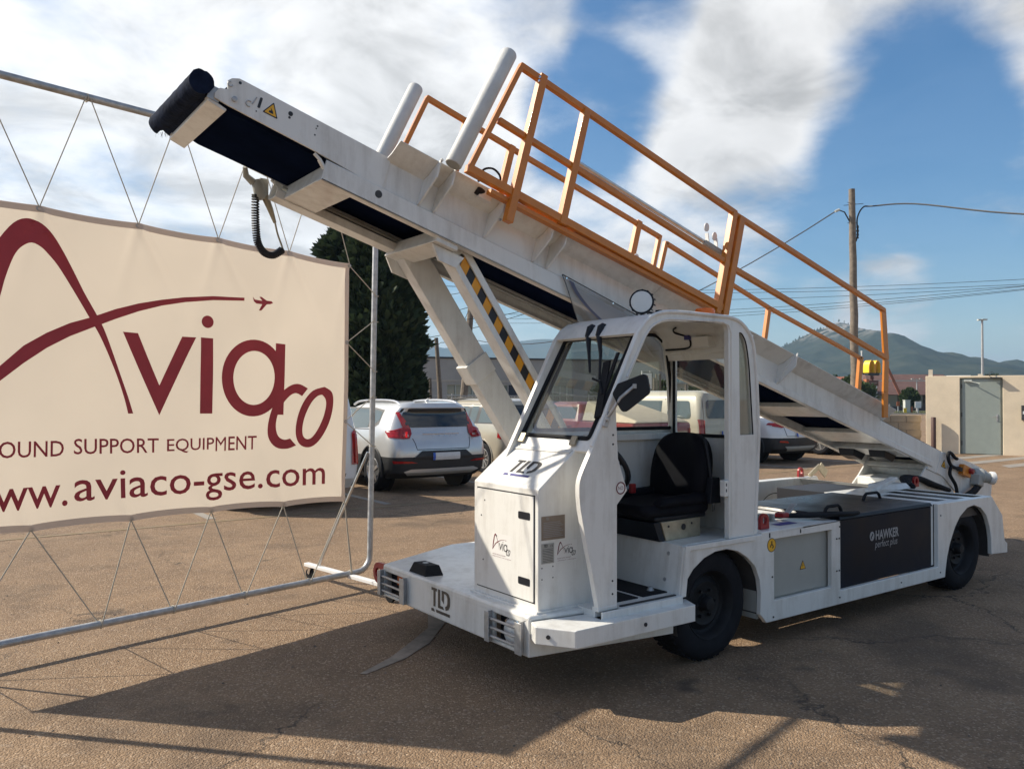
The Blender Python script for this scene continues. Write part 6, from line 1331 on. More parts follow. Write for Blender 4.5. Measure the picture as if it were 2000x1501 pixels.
# bronze estate further along, its alloy wheel shows under the boom
lv = [(0.26, 0.2, 4.3, 0.86, 0.2, 0.3), (0.36, 0.05, 4.4, 0.90, 0.22, 0.4), (0.62, 0.0, 4.45, 0.91, 0.22, 0.45), (0.88, 0.05, 4.35, 0.905, 0.22, 0.45), (1.0, 0.1, 3.7, 0.88, 0.22, 0.45), (1.36, 0.35, 2.8, 0.70, 0.2, 0.4), (1.47, 0.5, 2.4, 0.55, 0.2, 0.3)]
spec = dict(spokes=6, crown=0.1, rear=[([(-0.6, 1.04), (0.6, 1.04), (0.54, 1.34), (-0.54, 1.34)], 'carglass', 'rear_window'), ([(0.66, 0.80), (0.88, 0.82), (0.86, 0.98), (0.68, 0.98)], 'tailboth', 'tail_lamp')], plate=(-0.26, 0.26, 0.60, 0.71), sidewin=[[(0.8, 1.03), (1.9, 1.02), (1.9, 1.34), (0.95, 1.34)], [(2.0, 1.02), (3.1, 1.01), (2.55, 1.34), (2.0, 1.35)]], handles=[(1.5, 0.9), (2.6, 0.9)], mirror=(3.0, 1.04))
make_car('parked_car', 'dark bronze car whose alloy wheel shows under the low end of the boom', 'car', (18.45, 9.25, 0), lv, (0.84, 3.5), 0.36, 'bronze', spec)

# ================================================================== the place around: site axes (d metres along the view of the yard, l metres across)
def site(d, l, z=0.0): return Vector((CAM.x + 0.5869 * d + 0.8096 * l, CAM.y + 0.8096 * d - 0.5869 * l, z))
SF = Vector((0.5869, 0.8096, 0)); SR = Vector((0.8096, -0.5869, 0))
MT['render_cream'] = mat('cream_wall_render', (0.80, 0.67, 0.49), 0.9, var=0.12, vscale=1.6, bump=0.35, bscale=22)
MT['greydoor'] = mat('grey_green_steel_door', (0.30, 0.34, 0.31), 0.5, var=0.06)
MT['coping'] = mat('pale_stone', (0.58, 0.52, 0.43), 0.9, var=0.15)
MT['brownsteel'] = mat('brown_steel', (0.09, 0.045, 0.035), 0.6, var=0.15)
MT['block'] = mat('tan_concrete_block', (0.36, 0.295, 0.215), 0.95, var=0.2, vscale=2.5, bump=0.5, bscale=30)
MT['wallgrey'] = mat('grey_warehouse_wall', (0.36, 0.345, 0.32), 0.85, var=0.10, vscale=1.0)
MT['darkedge'] = mat('dark_roof_edge', (0.035, 0.037, 0.042), 0.6)
MT['bluewall'] = mat('dark_blue_shutter', (0.028, 0.034, 0.052), 0.6)
MT['frame_green'] = mat('pale_window_frame', (0.42, 0.45, 0.40), 0.5)
MT['pane'] = mat('hazy_window_pane', (0.16, 0.20, 0.19), 0.08, spec=0.8)
MT['tile_orange'] = mat('orange_roof_tiles', (0.34, 0.115, 0.065), 0.85, var=0.2, vscale=1.2, bump=0.5, bscale=5)
MT['tile_brown'] = mat('red_brown_roof_tiles', (0.115, 0.060, 0.050), 0.9, var=0.25, vscale=1.0, bump=0.5, bscale=5)
MT['stonedark'] = mat('dark_stone_wall', (0.12, 0.095, 0.082), 0.95, var=0.4, vscale=1.6)
MT['kiosk_orange'] = mat('orange_brown_panel', (0.42, 0.13, 0.05), 0.6, var=0.1)
MT['signyellow'] = mat('sign_yellow', (0.90, 0.60, 0.02), 0.35)
MT['signbrown'] = mat('sign_brown', (0.12, 0.035, 0.025), 0.5)
MT['pale'] = mat('pale_grey_cabinet', (0.50, 0.52, 0.48), 0.6, var=0.1)
def leaf_mat(name, c1, c2, tr=0.15):
    m = bpy.data.materials.new(name); m.use_nodes = True; t = m.node_tree; b = t.nodes['Principled BSDF']; b.inputs['Roughness'].default_value = 0.7; b.inputs['Specular IOR Level'].default_value = 0.25
    g = N(t, 'ShaderNodeNewGeometry'); mx = N(t, 'ShaderNodeMix', data_type='RGBA'); LK(t, g, 'Random Per Island', mx, 0)
    mx.inputs[6].default_value = (*c1, 1); mx.inputs[7].default_value = (*c2, 1); LK(t, mx, 2, b, 'Base Color')
    tl = N(t, 'ShaderNodeBsdfTranslucent'); LK(t, mx, 2, tl, 0); ms = N(t, 'ShaderNodeMixShader'); ms.inputs[0].default_value = tr; LK(t, b, 0, ms, 1); LK(t, tl, 0, ms, 2); LK(t, ms, 0, t.nodes['Material Output'], 0)
    return m
MT['cypress'] = leaf_mat('cypress_foliage', (0.016, 0.030, 0.015), (0.055, 0.080, 0.034))
MT['bush'] = leaf_mat('bush_foliage', (0.025, 0.05, 0.015), (0.075, 0.10, 0.035), 0.25)
MT['pine'] = leaf_mat('pine_foliage', (0.018, 0.035, 0.015), (0.045, 0.07, 0.028), 0.1)
MT['bark'] = mat('bark', (0.09, 0.065, 0.045), 0.95, var=0.3, bump=0.6, bscale=15)

def crown(name, parent, m_, cx, cy, z0, z1, rfun, n, leaf, seed, lean=0.0, elong=1.6):
    rnd = random.Random(seed); mb = MB()
    for k in range(n):
        t = rnd.random(); z = z0 + (z1 - z0) * t; R = rfun(t)
        a = rnd.uniform(0, 2 * pi); nzv = noise.noise(Vector((cos(a) * 1.6 + seed, sin(a) * 1.6, z * 0.9))) * 0.30 + noise.noise(Vector((cos(a) * 4 + seed, sin(a) * 4, z * 2.6))) * 0.16
        rr = R * (1 + nzv) * (rnd.uniform(0.70, 1.0) if rnd.random() < 0.8 else rnd.uniform(0.2, 0.8))
        c = Vector((cx + cos(a) * rr + lean * t, cy + sin(a) * rr, z))
        out = Vector((cos(a), sin(a), rnd.uniform(0.2, 1.6))).normalized(); s = leaf * rnd.uniform(0.5, 1.3)
        for q in range(2):
            d = (out + Vector((rnd.uniform(-0.7, 0.7), rnd.uniform(-0.7, 0.7), rnd.uniform(-0.5, 0.7)))).normalized()
            w = d.cross(Vector((rnd.uniform(-1, 1), rnd.uniform(-1, 1), rnd.uniform(-1, 1)))).normalized()
            mb.add([c - w * s * 0.30, c + d * s * elong * 0.5 - w * s * 0.42, c + d * s * elong, c + d * s * elong * 0.5 + w * s * 0.42], [(0, 1, 2, 3)])
    return mb.build(name, m_, parent, smooth=None, recalc=False)
def tree(name, label, loc, h, z0, rfun, m_, n, leaf, seed, group=None, trunk_r=0.15, elong=1.6):
    t = thing(name, label, 'tree', loc, 0, group)
    mb = MB(); mb.tube([(0, 0, 0), (0.03, 0.02, h * 0.3), (-0.02, 0.03, h * 0.6), (0, 0, h * 0.92)], [trunk_r, trunk_r * 0.8, trunk_r * 0.5, trunk_r * 0.15], 8)
    rnd = random.Random(seed)
    for k in range(7):
        zz = h * rnd.uniform(0.25, 0.8); a = rnd.uniform(0, 6.28); L = rfun(0.5) * 0.7
        mb.tube([(0, 0, zz), (cos(a) * L * 0.5, sin(a) * L * 0.5, zz + L * 0.35), (cos(a) * L, sin(a) * L, zz + L * 0.9)], [trunk_r * 0.35, trunk_r * 0.2, trunk_r * 0.06], 5)
    mb.build('trunk', 'bark', t)
    crown('crown', t, m_, 0, 0, z0, h, rfun, n, leaf, seed, elong=elong)
    return t
cyp = lambda R: (lambda t: R * min(1.0, (t / 0.10) ** 0.5 if t < 0.10 else 1.0) * (1.0 if t < 0.45 else max(0.03, (1 - ((t - 0.45) / 0.56) ** 2.0))))
tree('cypress_tree', 'dense dark cypress rising behind the silver SUV', site(24.5, -4.0), 7.6, 0.5, cyp(1.22), 'cypress', 11000, 0.20, 11, 'dark trees behind the banner')
tree('cypress_tree', 'looser dark conifer showing above the right corner of the banner', site(27, -5.6), 7.35, 0.4, lambda t: 1.5 * (1.0 if t < 0.55 else max(0.05, 1 - ((t - 0.55) / 0.46) ** 1.3)) * (0.75 + 0.35 * sin(t * 38)), 'cypress', 4200, 0.26, 23, 'dark trees behind the banner')
tree('cypress_tree', 'low dark conifer filling the gap between banner and silver SUV', site(25.5, -5.2), 5.2, 0.2, cyp(1.5), 'cypress', 4500, 0.24, 31, 'dark trees behind the banner')

# ---- small cream building with the grey door
bo = site(23.5, 11.9); bd = Vector((0.41, -0.9121, 0)); bnn = Vector((-0.9121, -0.41, 0))
bld = thing('cream_building', 'low cream rendered building with a grey steel door at the right edge', 'building', bo); ORG = bo
bf = lambda s, z, t: tuple(bo + bd * s + bnn * t + Vector((0, 0, z)))
m = MB(); m.plate(rect(0, 7.0, -0.05, 2.20), lambda p, q, t: bf(p, q, t), -0.25, 0.0, [rect(0.86, 1.90, -0.02, 2.14)]); m.plate(rect(0, 7.0, -0.05, 2.20), bf, -4.2, -4.0); m.plate(rect(0.0, 0.2, -0.05, 2.20), bf, -4.0, -0.25); m.plate(rect(6.8, 7.0, -0.05, 2.20), bf, -4.0, -0.25)
m.build('wall', 'render_cream', bld, bev=0.01)
m = MB(); m.plate(rect(0.02, 6.98, 2.12, 2.17), bf, -4.0, -0.26); m.build('roof', 'coping', bld)
m = MB(); m.plate(rect(0.86, 1.90, 0.0, 2.14), bf, -0.16, -0.10); m.build('door_frame', 'greydoor', bld, bev=0.004)
m = MB(); m.plate(rect(0.915, 1.845, 0.015, 2.11), bf, -0.099, -0.045); dd = m.build('door', 'greydoor', bld, bev=0.004)
m = MB(); m.plate(rpoly(rect(1.745, 1.785, 0.93, 1.13), 0.015, 3), bf, -0.044, -0.034); m.tube([bf(1.765, 1.06, -0.03), bf(1.765, 1.06, 0.012), bf(1.65, 1.055, 0.012)], 0.010, 8); m.build('door_handle', 'galv', dd)
m = MB(); m.plate(rect(0.96, 1.16, 2.035, 2.095), bf, -0.044, 0.01); m.bar(bf(1.10, 2.05, 0.02), bf(1.36, 1.98, 0.14), 0.025, 0.012); m.build('door_closer', 'pale', dd)
m = MB(); m.plate(rect(1.60, 1.86, 2.125, 2.15), bf, 0.003, 0.14); m.tube(catmull([bf(1.64, 2.15, 0.05), bf(1.58, 2.20, 0.07), bf(1.60, 2.28, 0.05), bf(1.66, 2.30, 0.02)], 5), 0.008, 6); m.build('wall_lamp', 'darkgrey', bld)
for z in (0.25, 1.05, 1.85): m = MB(); m.cyl(bf(0.905, z, -0.04), bf(0.905, z + 0.12, -0.04), 0.012, 8); m.build('door_hinge', 'darkgrey', dd)
m = MB(); m.plate(rect(2.33, 2.62, 0.98, 1.38), bf, 0.002, 0.13); mb_ = m.build('meter_box', 'darkgrey', bld, bev=0.006); m = MB(); m.plate(rect(2.36, 2.42, 1.14, 1.22), bf, 0.131, 0.137); m.build('box_lock', 'label', mb_)
m = MB(); m.plate(rect(0.05, 0.16, 2.201, 2.40), bf, -0.5, -0.40); m.build('roof_vent', 'coping', bld); m = MB(); m.plate(rect(0.50, 1.12, 2.201, 2.235), bf, -1.4, -0.9); m.build('roof_sheet', 'label', bld); m = MB(); m.plate(rect(1.3, 1.42, 2.201, 2.27), bf, -1.0, -0.9); m.build('roof_vent', 'coping', bld)
ORG = Vector((0, 0, 0))
p = bo + bd * 0.20 + bnn * 0.13
post = MB(); post.lathe([(0.065, 0.0), (0.065, 1.02), (0.058, 1.03), (0.001, 1.03)], (0, 0, 0), (0, 0, 1), 18); o = post.build('bollard', 'brownsteel'); o.location = p; tag(o, 'brown steel bollard in front of the cream building', 'bollard')
# ---- block wall beside it
bw_o = site(24.0, 11.95); wl_ = thing('block_wall', 'low tan concrete block wall left of the cream building', 'wall', bw_o)
proto = None; rnd = random.Random(9)
for r in range(5):
    for k in range(24):
        x0 = -(k + (0.5 if r % 2 else 0.0)) * 0.455
        if proto is None:
            m = MB(); m.box(-0.222, 0.222, -0.10, 0.10, 0.0, 0.205); proto = m.build('block', 'block', wl_, bev=0.010, org=Vector((0, 0, 0))); c = proto
        else: c = proto.copy(); COL.objects.link(c)
        c.rotation_euler = (0, 0, atan2(SR.y, SR.x)); q = SR * (x0 - 0.2) + SF * rnd.uniform(-0.008, 0.008); c.location = (q.x, q.y, r * 0.215 + 0.003)
        c.parent = wl_
m = MB(); m.plate(rect(-11.2, -0.0, 0.0, 1.07), lambda p_, q_, t: tuple(SR * p_ + SF * t + Vector((0, 0, q_))), -0.085, 0.085); m.build('mortar', 'block', wl_)
# ---- utility pole with cables
up = site(30, 12.62); po = thing('utility_pole', 'tall weathered wooden utility pole behind the rails, right of the machine', 'utility pole', up)
m = MB(); K = 14
m.tube([(-0.20 * (i / K) + 0.012 * sin(i * 1.9), 0.012 * cos(i * 2.3), 9.22 * i / K) for i in range(K + 1)], [0.165 - 0.055 * i / K for i in range(K + 1)], 14); pp = m.build('pole', 'wood', po)
m = MB(); m.bar((-0.45, 0.02, 8.70), (0.10, 0.02, 8.72), 0.015, 0.015); m.bar((-0.34, 0.0, 8.0), (0.0, 0.0, 8.02), 0.012, 0.012)
m.bar(tuple(SR * -0.30 + Vector((-0.2, 0, 8.62))), tuple(SR * 0.42 + Vector((-0.2, 0, 8.69))), 0.018, 0.018); m.bar(tuple(SR * -0.16 + Vector((-0.2, 0, 7.98))), tuple(SR * 0.2 + Vector((-0.2, 0, 7.98))), 0.018, 0.018); m.build('pole_step', 'darkgrey', po)
m = MB(); m.tube([tuple(SR * 0.19 + Vector((-0.17, 0, 7.9 - 0.07 * i))) for i in range(8)], [0.03, 0.05, 0.03, 0.055, 0.03, 0.05, 0.03, 0.045], 8); m.build('cable_clamp', 'darkgrey', po)
top = up + Vector((-0.19, 0, 0))
m = MB(); m.tube([tuple(top + SR * 0.12 + Vector((0, 0, 7.35))), tuple(top + SR * 0.02 + Vector((0, 0, 7.55))), tuple(top - SR * 0.10 + Vector((0, 0, 8.05))), tuple(top - SR * 0.28 + Vector((0, 0, 8.38))), tuple(top - SR * 0.52 + Vector((0, 0, 8.46)))] + [tuple((top - SR * 0.52 + Vector((0, 0, 8.46))).lerp(site(62, -4.0, 6.2), t) - Vector((0, 0, 2.3 * 4 * t * (1 - t)))) for t in [i / 24 for i in range(1, 25)]], 0.024, 6)
tag(m.build('utility_cable', 'wire'), 'thick black cable sagging left from the wooden utility pole', 'cable')
m = MB(); m.tube([tuple(top - SR * 0.62 + Vector((0, 0, 8.40))), tuple(top - SR * 0.46 + Vector((0, 0, 8.47)))], 0.045, 8); tag(m.build('cable_joint', 'pale'), 'pale joint on the cable left of the utility pole top', 'cable joint')
m = MB(); m.tube(catmull([tuple(top + SR * 0.14 + Vector((0, 0, 7.30))), tuple(top + SR * 0.20 + Vector((0, 0, 7.6))), tuple(top + SR * 0.19 + Vector((0, 0, 8.15))), tuple(top + SR * 0.40 + Vector((0, 0, 8.55))), tuple(top + SR * 0.75 + Vector((0, 0, 8.60))), tuple(site(27.5, 13.6, 8.12)), tuple(site(24, 14.6, 7.02)), tuple(site(21, 15.4, 6.35)), tuple(site(16, 16.6, 6.1))], 6), 0.028, 6)
tag(m.build('utility_cable', 'wire'), 'thick black cable running right from the wooden utility pole', 'cable')
WIRES = [((1350, 566), (2000, 543)), ((1350, 571), (2000, 553)), ((1420, 584), (2000, 556)), ((1420, 604), (2000, 557)), ((1420, 611), (2000, 562)), ((1420, 617), (2000, 564))]
for i, ((ua, va), (ub, vb)) in enumerate(WIRES):
    D0, D1 = 64.0, 52.0
    za = lambda v, D: 1.59 + (774 - v) / 1596 * D
    P_ = site(D0, (ua - 1000) / 1596 * D0, za(va, D0)); Q_ = site(D1, (ub - 1000) / 1596 * D1, za(vb, D1)); dv = Q_ - P_
    m = MB(); m.tube([tuple(P_ + dv * t + Vector((0, 0, 0.28 * (t - 0.5) ** 2 - 0.12 + 0.25 * (abs(t - 0.5) ** 2)))) for t in [-1.3 + 3.0 * k / 30 for k in range(31)]], 0.016, 5)
    tag(m.build('power_line', 'wire'), ('topmost', 'second from the top', 'third from the top', 'third from the bottom', 'second from the bottom', 'lowest')[i] + ' of the six thin power lines crossing the sky behind the rails', 'power line', 'thin parallel power lines')
# poles near the warehouse
def pole(label, d, l0, z1, l1, r, name='utility_pole', cat='utility pole'):
    p0, p1 = site(d, l0, 0), site(d, l1, z1); t = MB(); t.tube([(0, 0, 0), tuple((p1 - p0) * 0.5 + SR * 0.03), tuple(p1 - p0)], [r * 1.15, r, r * 0.85], 10); o = t.build(name, 'wood'); o.location = p0; return tag(o, label, cat)
pole('thin wooden pole in front of the grey warehouse, beside the cypress', 30, -2.58, 3.74, -2.79, 0.085)
pole('thick leaning pole in front of the grey warehouse, behind the lift strut', 34, -2.15, 5.6, -1.70, 0.15)
pole('short wooden fence stake touching the cypress', 29, -3.04, 2.25, -3.06, 0.06, 'fence_stake', 'stake'); pole('second short wooden fence stake, just right of the first', 29.4, -2.93, 2.25, -2.95, 0.06, 'fence_stake', 'stake')
for wi_, ((l0, z0), (l1, z1), sag) in enumerate((((-2.79, 3.70), (-1.74, 5.0), 0.35), ((-2.79, 3.70), (-4.6, 3.3), 0.2), ((-2.0, 4.6), (2.2, 5.6), 0.2), ((-6.0, 4.2), (1.8, 6.4), 0.3), ((-6.0, 3.5), (2.6, 5.6), 0.3), ((-6.0, 5.2), (1.0, 6.4), 0.2))):
    a_, b_ = site(32, l0, z0), site(32.5, l1, z1); m = MB(); m.tube([tuple(a_.lerp(b_, t) - Vector((0, 0, sag * 4 * t * (1 - t)))) for t in [i / 14 for i in range(15)]], 0.012, 5); tag(m.build('power_line', 'wire'), ('slack wire between the thin and the leaning pole by the warehouse', 'short wire running left from the thin pole into the cypress', 'wire running right from the leaning pole behind the lift struts', 'middle of the three long wires rising right over the warehouse', 'lowest of the three long wires rising right over the warehouse', 'highest of the three long wires rising right over the warehouse')[wi_], 'power line', 'thin wires by the warehouse')
# ---- grey warehouse
wo_ = site(50, -12); wd = (site(57.5, 11.5) - wo_).normalized(); wn = Vector((wd.y, -wd.x, 0)); wh = thing('warehouse', 'long flat roofed grey warehouse behind the parked cars', 'building', wo_); ORG = wo_
wf = lambda s, z, t: tuple(wo_ + wd * s + wn * t + Vector((0, 0, z)))
LEN = (site(57.5, 11.5) - wo_).length
opn = [rect(8.2, 10.5, 1.0, 2.35), rect(11.35, 12.3, 0.9, 2.35), rect(12.36, 13.9, 0.02, 2.35), rect(15.0, 17.0, 1.0, 2.35), rect(18.2, 20.2, 1.0, 2.35)]
m = MB(); m.plate(rect(0, LEN, -0.05, 4.02), wf, -0.3, 0.0, opn); m.plate(rect(0, LEN, 0, 4.0), wf, -9.2, -9.0); m.plate(rect(LEN - 0.3, LEN, 0, 4.0), wf, -9.0, -0.3); m.build('wall', 'wallgrey', wh)
m = MB(); m.plate(rect(0, LEN, 3.85, 3.95), wf, -9.0, -0.31); m.build('roof', 'darkedge', wh); m = MB(); m.plate(rect(-0.1, LEN + 0.1, 4.021, 4.13), wf, -0.35, 0.08); m.build('roof_edge', 'darkedge', wh)
for k in (2.55, 2.62): m = MB(); m.plate(rect(0, LEN, k, k + 0.03), wf, 0.002, 0.03); m.build('wall_band', 'coping', wh)
for i, r in enumerate(opn):
    x0, x1, z0, z1 = r[0][0], r[1][0], r[0][1], r[2][1]
    if i == 2:
        m = MB(); m.plate(rect(x0, x1, z0, z1), wf, -0.2, -0.15); m.build('roller_shutter', 'bluewall', wh); continue
    nx = 4 if x1 - x0 > 1.5 else 2
    m = MB(); m.plate(rect(x0, x1, z0, z1), wf, -0.16, -0.08, [rect(x0 + (x1 - x0) * i_ / nx + 0.05, x0 + (x1 - x0) * (i_ + 1) / nx - 0.02, z0 + 0.05 + (z1 - z0) * j / 2, z0 + (z1 - z0) * (j + 1) / 2 - 0.04) for i_ in range(nx) for j in range(2)]); fr_ = m.build('window_frame', 'frame_green', wh)
    for i_ in range(nx):
        for j in range(2):
            m = MB(); m.plate(rect(x0 + (x1 - x0) * i_ / nx + 0.03, x0 + (x1 - x0) * (i_ + 1) / nx, z0 + 0.03 + (z1 - z0) * j / 2, z0 + (z1 - z0) * (j + 1) / 2), wf, -0.22, -0.17); m.build('pane', 'pane', fr_)
ORG = Vector((0, 0, 0))
# ---- wire fence along the back of the car park
fo_ = site(33, -3.4); fd = (site(36.5, 8) - fo_).normalized(); fe = thing('wire_fence', 'wire fence with steel posts behind the parked cars', 'fence', fo_)
FL = 12.0
post = None
for k in range(13):
    if post is None: m = MB(); m.cyl((0, 0, 0), (0, 0, 1.7), 0.03, 8); post = m.build('post', 'galv', fe)
    else: c = post.copy(); COL.objects.link(c); c.location = fd * k; c.parent = fe
for z in (0.15, 0.9, 1.62): m = MB(); m.bar((0, 0, z), tuple(fd * FL + Vector((0, 0, z))), 0.03, 0.04); m.build('fence_rail', 'galv', fe)
m = MB()
for k in range(-12, 86):
    for sg in (1, -1):
        s0 = k * 0.14; s1 = s0 + 1.45; z0, z1 = (0.16, 1.60) if sg > 0 else (1.60, 0.16)
        if s0 < 0: z0 += sg * (-s0); s0 = 0
        if s1 > FL: z1 -= sg * (s1 - FL); s1 = FL
        if s1 - s0 < 0.05: continue
        a_ = fd * s0 + Vector((0, 0, z0)); b_ = fd * s1 + Vector((0, 0, z1)); m.bar(tuple(a_), tuple(b_), 0.007, 0.007)
tag(m.build('wire_mesh', 'galv', fe, smooth=None), kind='stuff')
# ---- things seen through the cab: triangular sign, stakes, bushes, low buildings
so = site(32, 5.27); sg_ = thing('warning_sign', 'white board with an orange triangle, seen through the cab side window', 'sign', so)
sfm = lambda u, z, t: tuple(SR * u - SF * t + Vector((0, 0, z)))
m = MB(); m.plate(rect(-0.24, 0.24, 1.86, 2.56), sfm, 0.0, 0.02); m.build('board', 'darkgrey', sg_); m = MB(); m.plate(rect(-0.20, 0.20, 1.90, 2.52), sfm, 0.021, 0.024); bb = m.build('sign_face', 'label', sg_); m = MB(); m.plate([(-0.15, 2.0), (0.15, 2.0), (0.03, 2.34), (-0.03, 2.34)], sfm, 0.025, 0.027, [[(-0.06, 2.06), (0.06, 2.06), (0.0, 2.22)]]); m.plate(rect(-0.04, 0.06, 2.35, 2.42), sfm, 0.025, 0.027); m.build('sign_print', 'kiosk_orange', bb); m = MB(); m.box(-0.25, -0.2, 0.0, 0.05, 0, 2.6); m.box(0.2, 0.25, 0.0, 0.05, 0, 2.6); m.build('sign_leg', 'galv', sg_)
for k, (l, h) in enumerate(((5.62, 2.35), (5.72, 2.5), (5.86, 2.5), (6.9, 2.1))): pole(('first', 'second', 'third', 'fourth')[k] + ' wooden stake to the right of the triangular sign, seen through the cab', 32.5, l, h, l + 0.02, 0.055, 'fence_stake', 'stake')['group'] = 'stakes beside the triangular sign'
blob = lambda R: (lambda t: R * sqrt(max(0.02, 1 - (2 * t - 0.9) ** 2)))
for i, (d, l, h, R) in enumerate(((46, 8.2, 2.3, 1.5), (47, 10.6, 1.9, 1.4), (50, 14.4, 1.9, 1.4), (47, 6.0, 2.6, 1.6))):
    t = thing('bush', ('green bush behind the stakes, right of the triangular sign', 'green bush left of the far cream building, seen through the cab', 'green bush right of the far cream building, seen through the cab', 'green bush left of the triangular sign, seen through the cab')[i], 'bush', site(d, l), 0, 'bushes seen through the cab'); crown('foliage', t, 'bush', 0, 0, 0, h, blob(R), 500, 0.26, 40 + i); m = MB(); m.tube([(0, 0, 0), (0.02, 0, h * 0.6)], [0.06, 0.02], 6); m.build('stem', 'bark', t)
lb = site(62, 12.4); lbb = thing('low_building', 'low cream building far off, seen through the cab rear window', 'building', lb, atan2(SR.y, SR.x)); m = MB(); m.box(0, 3.6, 0, 5, 0, 2.55); m.build('wall', 'render_cream', lbb); m = MB(); m.box(-0.2, 3.8, -0.2, 5.2, 2.551, 2.70); m.build('roof', 'coping', lbb); m = MB(); m.box(1.0, 1.8, -0.03, 0.0, 0.9, 1.9); m.build('window', 'pane', lbb)
sw_o = site(56, 10.8); sw2 = thing('stone_wall', 'rough stone wall in front of the far low building', 'wall', sw_o, atan2(SR.y, SR.x)); m = MB(); m.box(0, 9, 0, 0.4, 0, 1.55); m.build('masonry', 'block', sw2, bev=0.02)

# ---- fast-food restaurant, its sign and what stands before it
rs = site(98, 0); rz_ = atan2(SR.y, SR.x)
re_ = thing('restaurant', 'low restaurant with brown red hipped roof beyond the block wall', 'building', site(98, 41.0), rz_)
m = MB(); m.box(1.6, 13.5, 0, 10, 0, 2.6); m.build('wall', 'stonedark', re_)
m = MB(); m.hexa([(0.9, -1.6, 1.9), (14.5, -1.6, 1.9), (14.5, 11, 1.9), (0.9, 11, 1.9), (3.0, 3.6, 4.45), (12.6, 3.6, 4.45), (12.6, 6, 4.45), (3.0, 6, 4.45)]); m.build('roof', 'tile_brown', re_)
m = MB(); m.box(1.2, 1.95, -1.9, -0.6, 0, 3.2); m.build('pillar', 'label', re_); m = MB(); m.bar((3.2, -1.9, 5.0), (4.6, -2.0, 1.9), 0.16, 0.30); m.build('gable_board', 'tile_orange', re_); m = MB(); m.bar((0.9, -1.95, 3.55), (8.2, -1.95, 3.55), 0.06, 0.10); m.build('sign_rail', 'pale', re_)
for k in range(5): m = MB(); m.box(2.6 + k * 1.5, 3.7 + k * 1.5, -0.06, -0.002, 0.5, 1.85); m.build('window', 'pane', re_)
r2 = thing('restaurant_wing', 'orange tiled restaurant wing left of the yellow sign', 'building', site(104, 41.0), rz_)
m = MB(); m.box(0, 9.5, 0, 8, 0, 2.3); m.build('wall', 'stonedark', r2); m = MB(); m.hexa([(-0.5, -0.8, 2.2), (10, -0.8, 2.2), (10, 8.6, 2.2), (-0.5, 8.6, 2.2), (0.4, 2.6, 4.25), (9.2, 2.6, 4.25), (9.2, 5, 4.25), (0.4, 5, 4.25)]); m.build('roof', 'tile_orange', r2); m = MB(); m.box(3.9, 4.9, -1.2, -0.5, 1.6, 3.0); m.build('chimney', 'label', r2)
sgn = site(80, 35.25); sn_ = thing('arch_sign', 'yellow double arch sign on a dark pole behind the rails', 'sign', sgn, rz_ + radians(24))
def arch_m(n=14):
    out, inn = [], []
    def half(x0, x1, top, w):
        o = [(x0 + (x1 - x0) * 0.5 - (x1 - x0) * 0.5 * cos(pi * i / n), top * sin(pi * i / n) ** 0.55) for i in range(n + 1)]
        return o
    return half
hf = arch_m()
def leg(x0, x1, w, h):
    n = 16; o = []; i_ = []
    for k in range(n + 1):
        a = pi * k / n
        o.append((x0 + (x1 - x0) * (0.5 - 0.5 * cos(a)), h * sin(a) ** 0.6)); i_.append((x0 + w + (x1 - x0 - 2 * w) * (0.5 - 0.5 * cos(a)), (h - w * 0.7) * sin(a) ** 0.6 ))
    return o + i_[::-1]
for x0 in (-0.80, -0.02):
    m = MB(); m.plate(leg(x0, x0 + 0.82, 0.125, 1.22), lambda p_, q_, t: (p_, t, 3.98 + q_), -0.36, 0.36); ar_ = m.build('arch', 'signyellow', sn_, smooth=40); m = MB(); m.plate(leg(x0, x0 + 0.82, 0.125, 1.22), lambda p_, q_, t: (p_, t, 3.98 + q_), -0.375, -0.361); m.build('arch_edge', 'amber_stripe', ar_); m = MB(); m.plate([(x0 + 0.15, 3.98), (x0 + 0.67, 3.98), (x0 + 0.62, 4.6), (x0 + 0.5, 4.98), (x0 + 0.32, 4.98), (x0 + 0.2, 4.6)], lambda p_, q_, t: (p_, t, q_), 0.20, 0.22); m.build('arch_back', 'kiosk_orange', ar_)
m = MB(); m.box(-0.72, 0.76, -0.22, 0.22, 3.72, 3.97); m.build('sign_foot', 'ink', sn_); m = MB(); m.box(-0.10, 0.10, -0.10, 0.10, 0, 3.72); m.lathe([(0.2, 0), (0.2, 0.12), (0.1, 0.2)], (0, 0, 3.40), (0, 0, 1), 12); m.build('sign_pole', 'signbrown', sn_)
m = MB(); m.box(-0.55, 0.75, -0.12, 0.12, 2.70, 3.25); sb2 = m.build('name_board', 'signbrown', sn_); m = MB(); m.tube(catmull([(-0.28 + 0.055 * k, -0.13, 2.97 + 0.06 * sin(k * 1.9)) for k in range(17)], 3), 0.014, 5); m.build('board_script', 'coping', sb2)
m = MB(); m.box(-0.95, -0.60, -0.2, 0.2, 2.7, 3.35); m.build('orange_panel', 'kiosk_orange', sn_)
def box_thing(name, label, cat, d, l, w, dep, h, z0, m_, extra=None):
    t = thing(name, label, cat, site(d, l), rz_); mm = MB(); mm.box(-w / 2, w / 2, -dep / 2, dep / 2, z0, h); b = mm.build('housing' if cat != 'sign' else 'board', m_, t, bev=0.02)
    mm = MB()
    if z0 > 0: mm.box(-0.05, 0.05, -0.05, 0.05, 0, z0); mm.build('leg', 'galv', t)
    else: mm.box(-w / 2 - 0.03, w / 2 + 0.03, -dep / 2 - 0.03, dep / 2 + 0.03, h, h + 0.06); mm.build('cap', m_, t)
    return t
